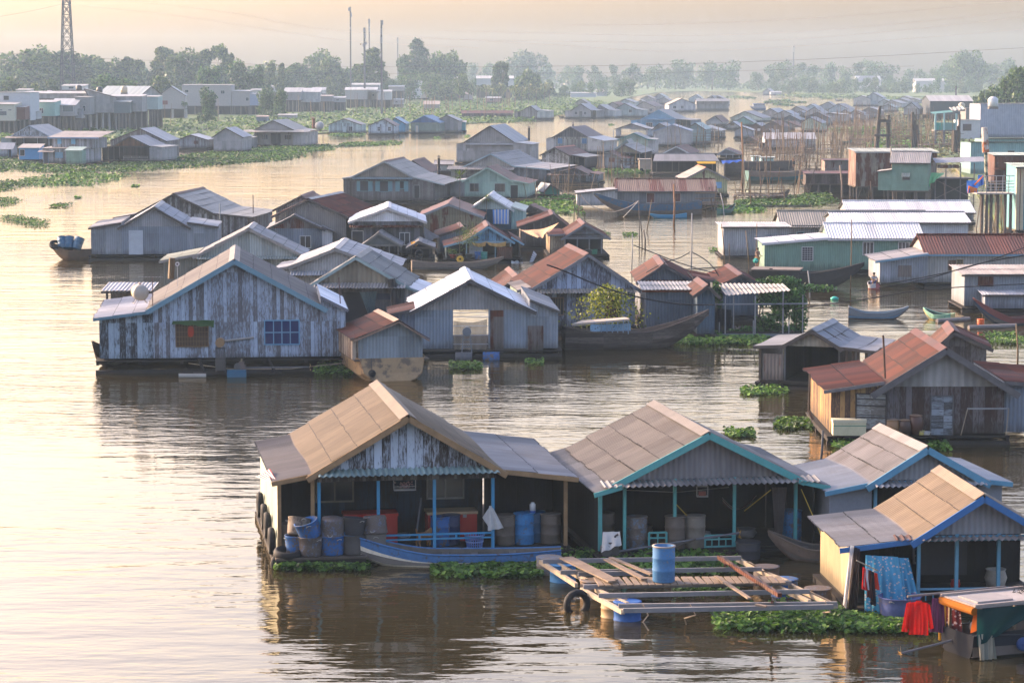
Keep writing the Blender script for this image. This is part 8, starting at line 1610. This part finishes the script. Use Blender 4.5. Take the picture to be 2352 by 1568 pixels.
def cable(label,pts,Y,r=.03,mat=None,nm='power_line',cat='power line'):
    P=[on(x,y,(Y[i] if isinstance(Y,(list,tuple)) else Y)) for i,(x,y) in enumerate(pts)]; Q=[]
    n=len(P)
    for i in range(n-1):
        p0=P[max(0,i-1)];p1=P[i];p2=P[i+1];p3=P[min(n-1,i+2)]
        for t in range(6): u=t/6; Q.append(.5*((2*p1)+(p2-p0)*u+(2*p0-5*p1+4*p2-p3)*u*u+(3*p1-p0-3*p2+p3)*u**3))
    Q.append(P[-1]); tag(MB().tube(Q,r,4,cap=False).build(nm,mat or plain((.16,.15,.16)),None,True),label,cat)
for l,pts,Y,r in (('lowest power line crossing the whole picture above the trees',[(-60,118),(240,135),(784,153),(1300,152),(1568,147),(1960,132),(2420,106)],420,.04),('second power line just below the lowest one over the trees',[(500,160),(784,169),(1300,168),(1568,166),(2100,152)],430,.035),('left power line sagging away from the lattice tower',[(-60,48),(60,28),(150,8)],640,.04),('upper left power line running from the tower to the middle',[(170,12),(420,38),(784,92),(1100,110)],600,.03),('faint power line high over the middle of the picture',[(277,0),(520,28),(784,72),(1300,105),(1568,118),(1960,98),(2420,62)],560,.026),('topmost faint power line at the right',[(1300,58),(1568,55),(1960,36),(2420,-6)],500,.022),('second faint power line at the right',[(1000,70),(1568,82),(1960,64),(2420,18)],520,.022),('third faint power line at the right',[(900,88),(1568,98),(1960,80),(2420,32)],540,.022),('thin far power line over the left trees',[(-60,4),(300,0)],600,.025)): cable(l,pts,Y,r*.55,plain((.16,.15,.16)) if r>.03 else plain((.5,.43,.38)))
blk=plain((.02,.02,.022),.6)
Jv=lambda *p:[vv('J',x,y) for x,y in p]
gy=lambda k,x,y:at(*vv(k,x,y)).y
cable('thick black wire from the rust roof pole to the cream canopy',[(1256,608),(1290,620),(1390,661),(1474,684),(1560,698),(1640,700)],120,.035,blk,'wire','wire')
cable('thin black wire from the channel pole over the rust roofs',Jv((620,48),(780,110),(960,180),(1150,240),(1290,275)),170,.03,blk,'wire','wire')
cable('black wire drooping left from the pale channel pole',Jv((1068,102),(980,150),(860,188),(720,265)),165,.03,blk,'wire','wire')
cable('black wire drooping right from the pale channel pole',Jv((1080,102),(1180,160),(1250,225),(1292,290)),165,.03,blk,'wire','wire')
for l,p in (('upper black wire slanting across the grey sheet shack',((1020,1470),(1500,1375),(1900,1255),(2400,1160))),('middle black wire slanting across the grey sheet shack',((1020,1440),(1560,1345),(2000,1230),(2400,1080))),('lower black wire low over the water at the grey shack',((250,1660),(900,1570),(1500,1480),(2400,1430)))): cable(l,[vv('G',*q) for q in p],150,.03,blk,'wire','wire')
cable('white rope from the boat prow to the water',[vv('F',*q) for q in ((770,670),(650,800),(560,880),(470,925))],[gy('F',800,800)-4]*3+[gy('F',470,925)],.03,plain((.5,.48,.45)),'rope','rope')
cable('tan rope loop hanging before the light sheet annex',[vv('F',*q) for q in ((235,610),(330,710),(500,772),(660,735),(770,670))],gy('F',800,800)-3,.04,plain((.4,.33,.27)),'rope','rope')
for l,k,xb,yb,xt,yt in (('thin net pole leaning at the light sheet annex','F',195,890,235,610),('dark net pole leaning toward the light sheet annex','F',297,880,225,700),('dark pole standing left of the light sheet annex','F',175,860,178,640)): pole(l,k,xb,yb,xt,yt,.06,dp)
pole('steel mast at the right edge of the grey corrugated house','D',1490,520,1497,225,.06,plain((.1,.15,.17))); pole('thin mast behind the tall weathered plank house','D',1718,470,1722,165,.06,dp)
# ---- clutter of the right bank: small work platforms, stacked timber, roof tanks
def platform(label,k,x0,x1,yb,yt,W=3.,mt=None,rails=1,seed=0):
    q=random.Random(seed+int(x0)); c=at(*vv(k,(x0+x1)/2,yb),.1); e=thing('work_platform',label,'platform',c); Y=c.y
    a=on(*vv(k,x0,yt),Y)-c; b=on(*vv(k,x1,yt),Y)-c; mt=mt or wood((.13,.105,.085)); z=max(.5,a.z)
    m=MB(); n=int((b.x-a.x)/.45)
    for i in range(n): x=a.x+(b.x-a.x)*i/n; m.box(x,x+.38,q.uniform(-.3,0),W+q.uniform(-.2,.4),z-.07,z+q.uniform(0,.05))
    m.build('deck',mt,e)
    for i in range(4):
        for j in (0,1):
            x=a.x+.2+(b.x-a.x-.4)*i/3; h=z+(q.uniform(.6,2.4) if q.random()<.6 else 0)
            MB().tube([(x+q.uniform(-.2,.2),j*W,-.6),(x,j*W,h)],.09,6).build('post',wood((.12,.085,.06)),e)
    m=MB()
    for r_ in range(rails): m.tube([(a.x-.5,-.05,z+.7+.6*r_),(b.x+.5,-.05,z+.75+.55*r_)],.05,5)
    m.tube([(a.x,-.05,-.1),(b.x,-.05,z)],.06,5); m.tube([(a.x-.2,.2,z*.5),(b.x+.2,.1,z*.55)],.05,5); m.build('rail',BAM(),e)
    m=MB()
    for i in range(12):
        x=q.uniform(a.x,b.x); L=q.uniform(1,3); y=q.uniform(.2,W-.4); t=q.uniform(-.5,.5); m.bar((x-L/2,y-t,z+.08+.06*(i%4)),(x+L/2,y+t,z+.1+.06*(i%4)),.1,.06)
    m.build('loose_timber',wood((.2,.15,.11),.6),e)
for i,a in enumerate((('low plank landing with loose timber behind the brown barge','Q',1150,1480,1010,960),('long dark landing beyond the white box house','Q',1500,1960,915,880),('rickety landing with timber right of the teal barge','Q',1400,1700,1240,1180),('plank landing under the rust walled hut','Q',1450,1900,1400,1340),('narrow log landing left of the timber frame','S',-50,280,790,745),('dark log landing right of the timber frame','S',520,820,740,705),('plank landing below the lookout hut','S',930,1380,880,820),('broken landing before the teal building','S',1480,1720,1010,900),('small plank stage left of the mooring pair','S',480,760,870,835),('muddy landing with planks in front of the weed belt','F',1650,2120,660,628),('bamboo landing by the dark green canoe','F',1330,1500,745,705),('small landing with poles behind the white posted porch','Q',-60,330,830,790),('stage of dark planks beside the tiny rust hut','Q',560,860,860,830),('landing stage behind the small grey house','P',1010,1260,1165,1125))): platform(*a,seed=i,rails=1+i%3)
stakes('long bamboo pole stuck by the landings beyond the brown barge','bamboo poles by the landings','Q',[(1100,1050),(1150,900),(2000,880),(2300,950),(2100,1120)],34,4.,9.,.07,.08)
stakes('short bamboo stake near the muddy landing','bamboo stakes near the muddy landing','F',[(1620,730),(1640,620),(2352,560),(2352,640),(2000,740)],21,2.,6.,.06,.12)
for l,k,x,y,r,c in (('white round tank on the roof of the blue grey warehouse','S',1925,225,1.1,(.6,.6,.6)),('steel tank on the roof beside the big gable shed','T',685,365,1.2,(.5,.46,.42)),('black tank on the roof right of the gable peak','T',1372,295,.8,(.03,.03,.035)),('black tank left of the gable peak','T',1088,272,.8,(.03,.03,.035)),('cream tank on the pale green hall','T',1710,290,.9,(.55,.45,.3)),('cream barrel tank beside the grey block roof','S',1495,280,.7,(.5,.45,.33))):
    Y={'S':560,'T':690}[k]; e=thing('water_tank',l,'water tank',on(*vv(k,x,y),Y)); MB().lathe([(.01,-r),(r*.8,-r),(r,-r*.8),(r,r*.5),(r*.5,r*.9),(.01,r)],14).build('body',plain(c,.4),e,True); MB().box(-r*.9,r*.9,-r*.9,r*.9,-r-.5,-r-.02).build('stand',wood((.15,.13,.12)),e)
# ---- more boats, laundry and fence pieces seen between the far houses
for l,k,A,B,c in (('small dark boat at the foot of the pale house in the far row','P',(180,455),(250,455),(.1,.08,.07)),('dark boat lying at the side of the pale green house with door','Q',(1640,645),(1330,620),(.05,.07,.1)),('grey punt before the small grey house on the weeds','P',(1060,1180),(1130,1178),(.25,.27,.3)),('half sunk dark boat on the muddy shore','F',(2130,650),(1960,655),(.06,.05,.045))): boat(l,at(*vv(k,*A)),at(*vv(k,*B)),1.6,.6,.5,.2,plain(c,.7),seats=1)
e=thing('cart','tan covered cart body on a small wheel beside the long boathouse','cart',at(*vv('P',1390,1180),.2)); Y=e.location.y; s_=FP/Y/.1667**-1 if 0 else Y/FP*.1667
MB().box(-110*s_,110*s_,-1,1,20*s_,150*s_).build('body',plain((.42,.33,.24),.8),e); MB().box(-125*s_,120*s_,-1.2,1.2,150*s_+.01,168*s_).build('top',plain((.36,.31,.26),.8),e); MB().tube([(-80*s_,-1.05,20*s_),(-80*s_,-.8,20*s_)],22*s_,14).build('wheel',blackr,e)

# ---- smaller houses packed along the left bank
bq=random.Random(11)
for l,k,x0,x1,yg,zb_,ye,yr,c in (('small white front hut squeezed left of the green walled stilt house','T',430,520,890,700,600,585,(.5,.5,.5)),('small grey room on thin stilts below the flat grey roof','T',1045,1130,865,690,560,540,(.3,.3,.31)),('narrow pale block rising behind the white walls','T',230,420,760,420,300,285,(.46,.45,.44)),('low white roofed house behind the mint warehouse wall','T',860,1180,700,300,245,222,(.5,.5,.5)),
 ('low pale house between the concrete houses and the round trees','U',1110,1240,600,400,300,285,(.42,.41,.4)),('white house with flat roof among the trees above the round trees','U',1300,1540,480,330,255,235,(.48,.48,.49)),('small white cube house high among the bank trees','U',1480,1545,420,260,190,165,(.55,.55,.56)),('pale house behind the white corrugated stilt house','U',1950,2130,500,350,300,265,(.5,.49,.48)),
 ('bluish roofed house half hidden by trees at the bank','U',1890,2010,430,260,200,165,(.42,.47,.5)),('grey hut on stilts right of the reddish eave','U',2235,2400,600,470,410,390,(.26,.26,.27)),('flat grey boathouse under the two storey house','W',560,680,440,400,350,335,(.28,.27,.27)),('pale shed behind the palms with long low roof','W',1950,2160,330,225,195,170,(.42,.46,.48)),
 ('small white wall house right of the palms','W',2270,2352,300,240,215,195,(.45,.45,.45)),('low brick coloured boundary shed under the palms','W',1590,1760,385,372,330,315,(.3,.2,.18))): BK(k,l,x0,x1,yg,zb_,ye,yr,plain(c,.8),W=6.,n=4,win=[(x0+(x1-x0)*.3,x0+(x1-x0)*.5,ye+(zb_-ye)*.3,ye+(zb_-ye)*.65,None,None,2,1)])

m=MB(); tq=random.Random(4)
for pv,n in (([(600,1250),(700,860),(2300,560),(2352,900),(1500,1250)],150),([(2050,1000),(2050,560),(2900,560),(3500,700),(3500,1000)],130)):
    P2=[(p.x,p.y) for p in (at(*vv('Q',x,y)) for x,y in pv)]; xs=[p[0] for p in P2]; ys=[p[1] for p in P2]; c=0
    while c<n:
        x,y=tq.uniform(min(xs),max(xs)),tq.uniform(min(ys),max(ys))
        if not inpoly(x,y,P2): continue
        c+=1; h=tq.uniform(2.,7.); m.tube([(x,y,-.5),(x+tq.gauss(0,.3),y+tq.gauss(0,.3),h)],tq.uniform(.05,.09),5,.03)
        if tq.random()<.35: m.tube([(x,y,h*.5),(x+tq.uniform(-6,6),y+tq.uniform(-2,2),h*.5+tq.gauss(0,.3))],.045,4)
tag(m.build('bamboo_thicket',wood((.15,.1,.065),.7)),'thicket of thin bamboo poles and cross rails beyond the brown barge','bamboo poles',kind='stuff')
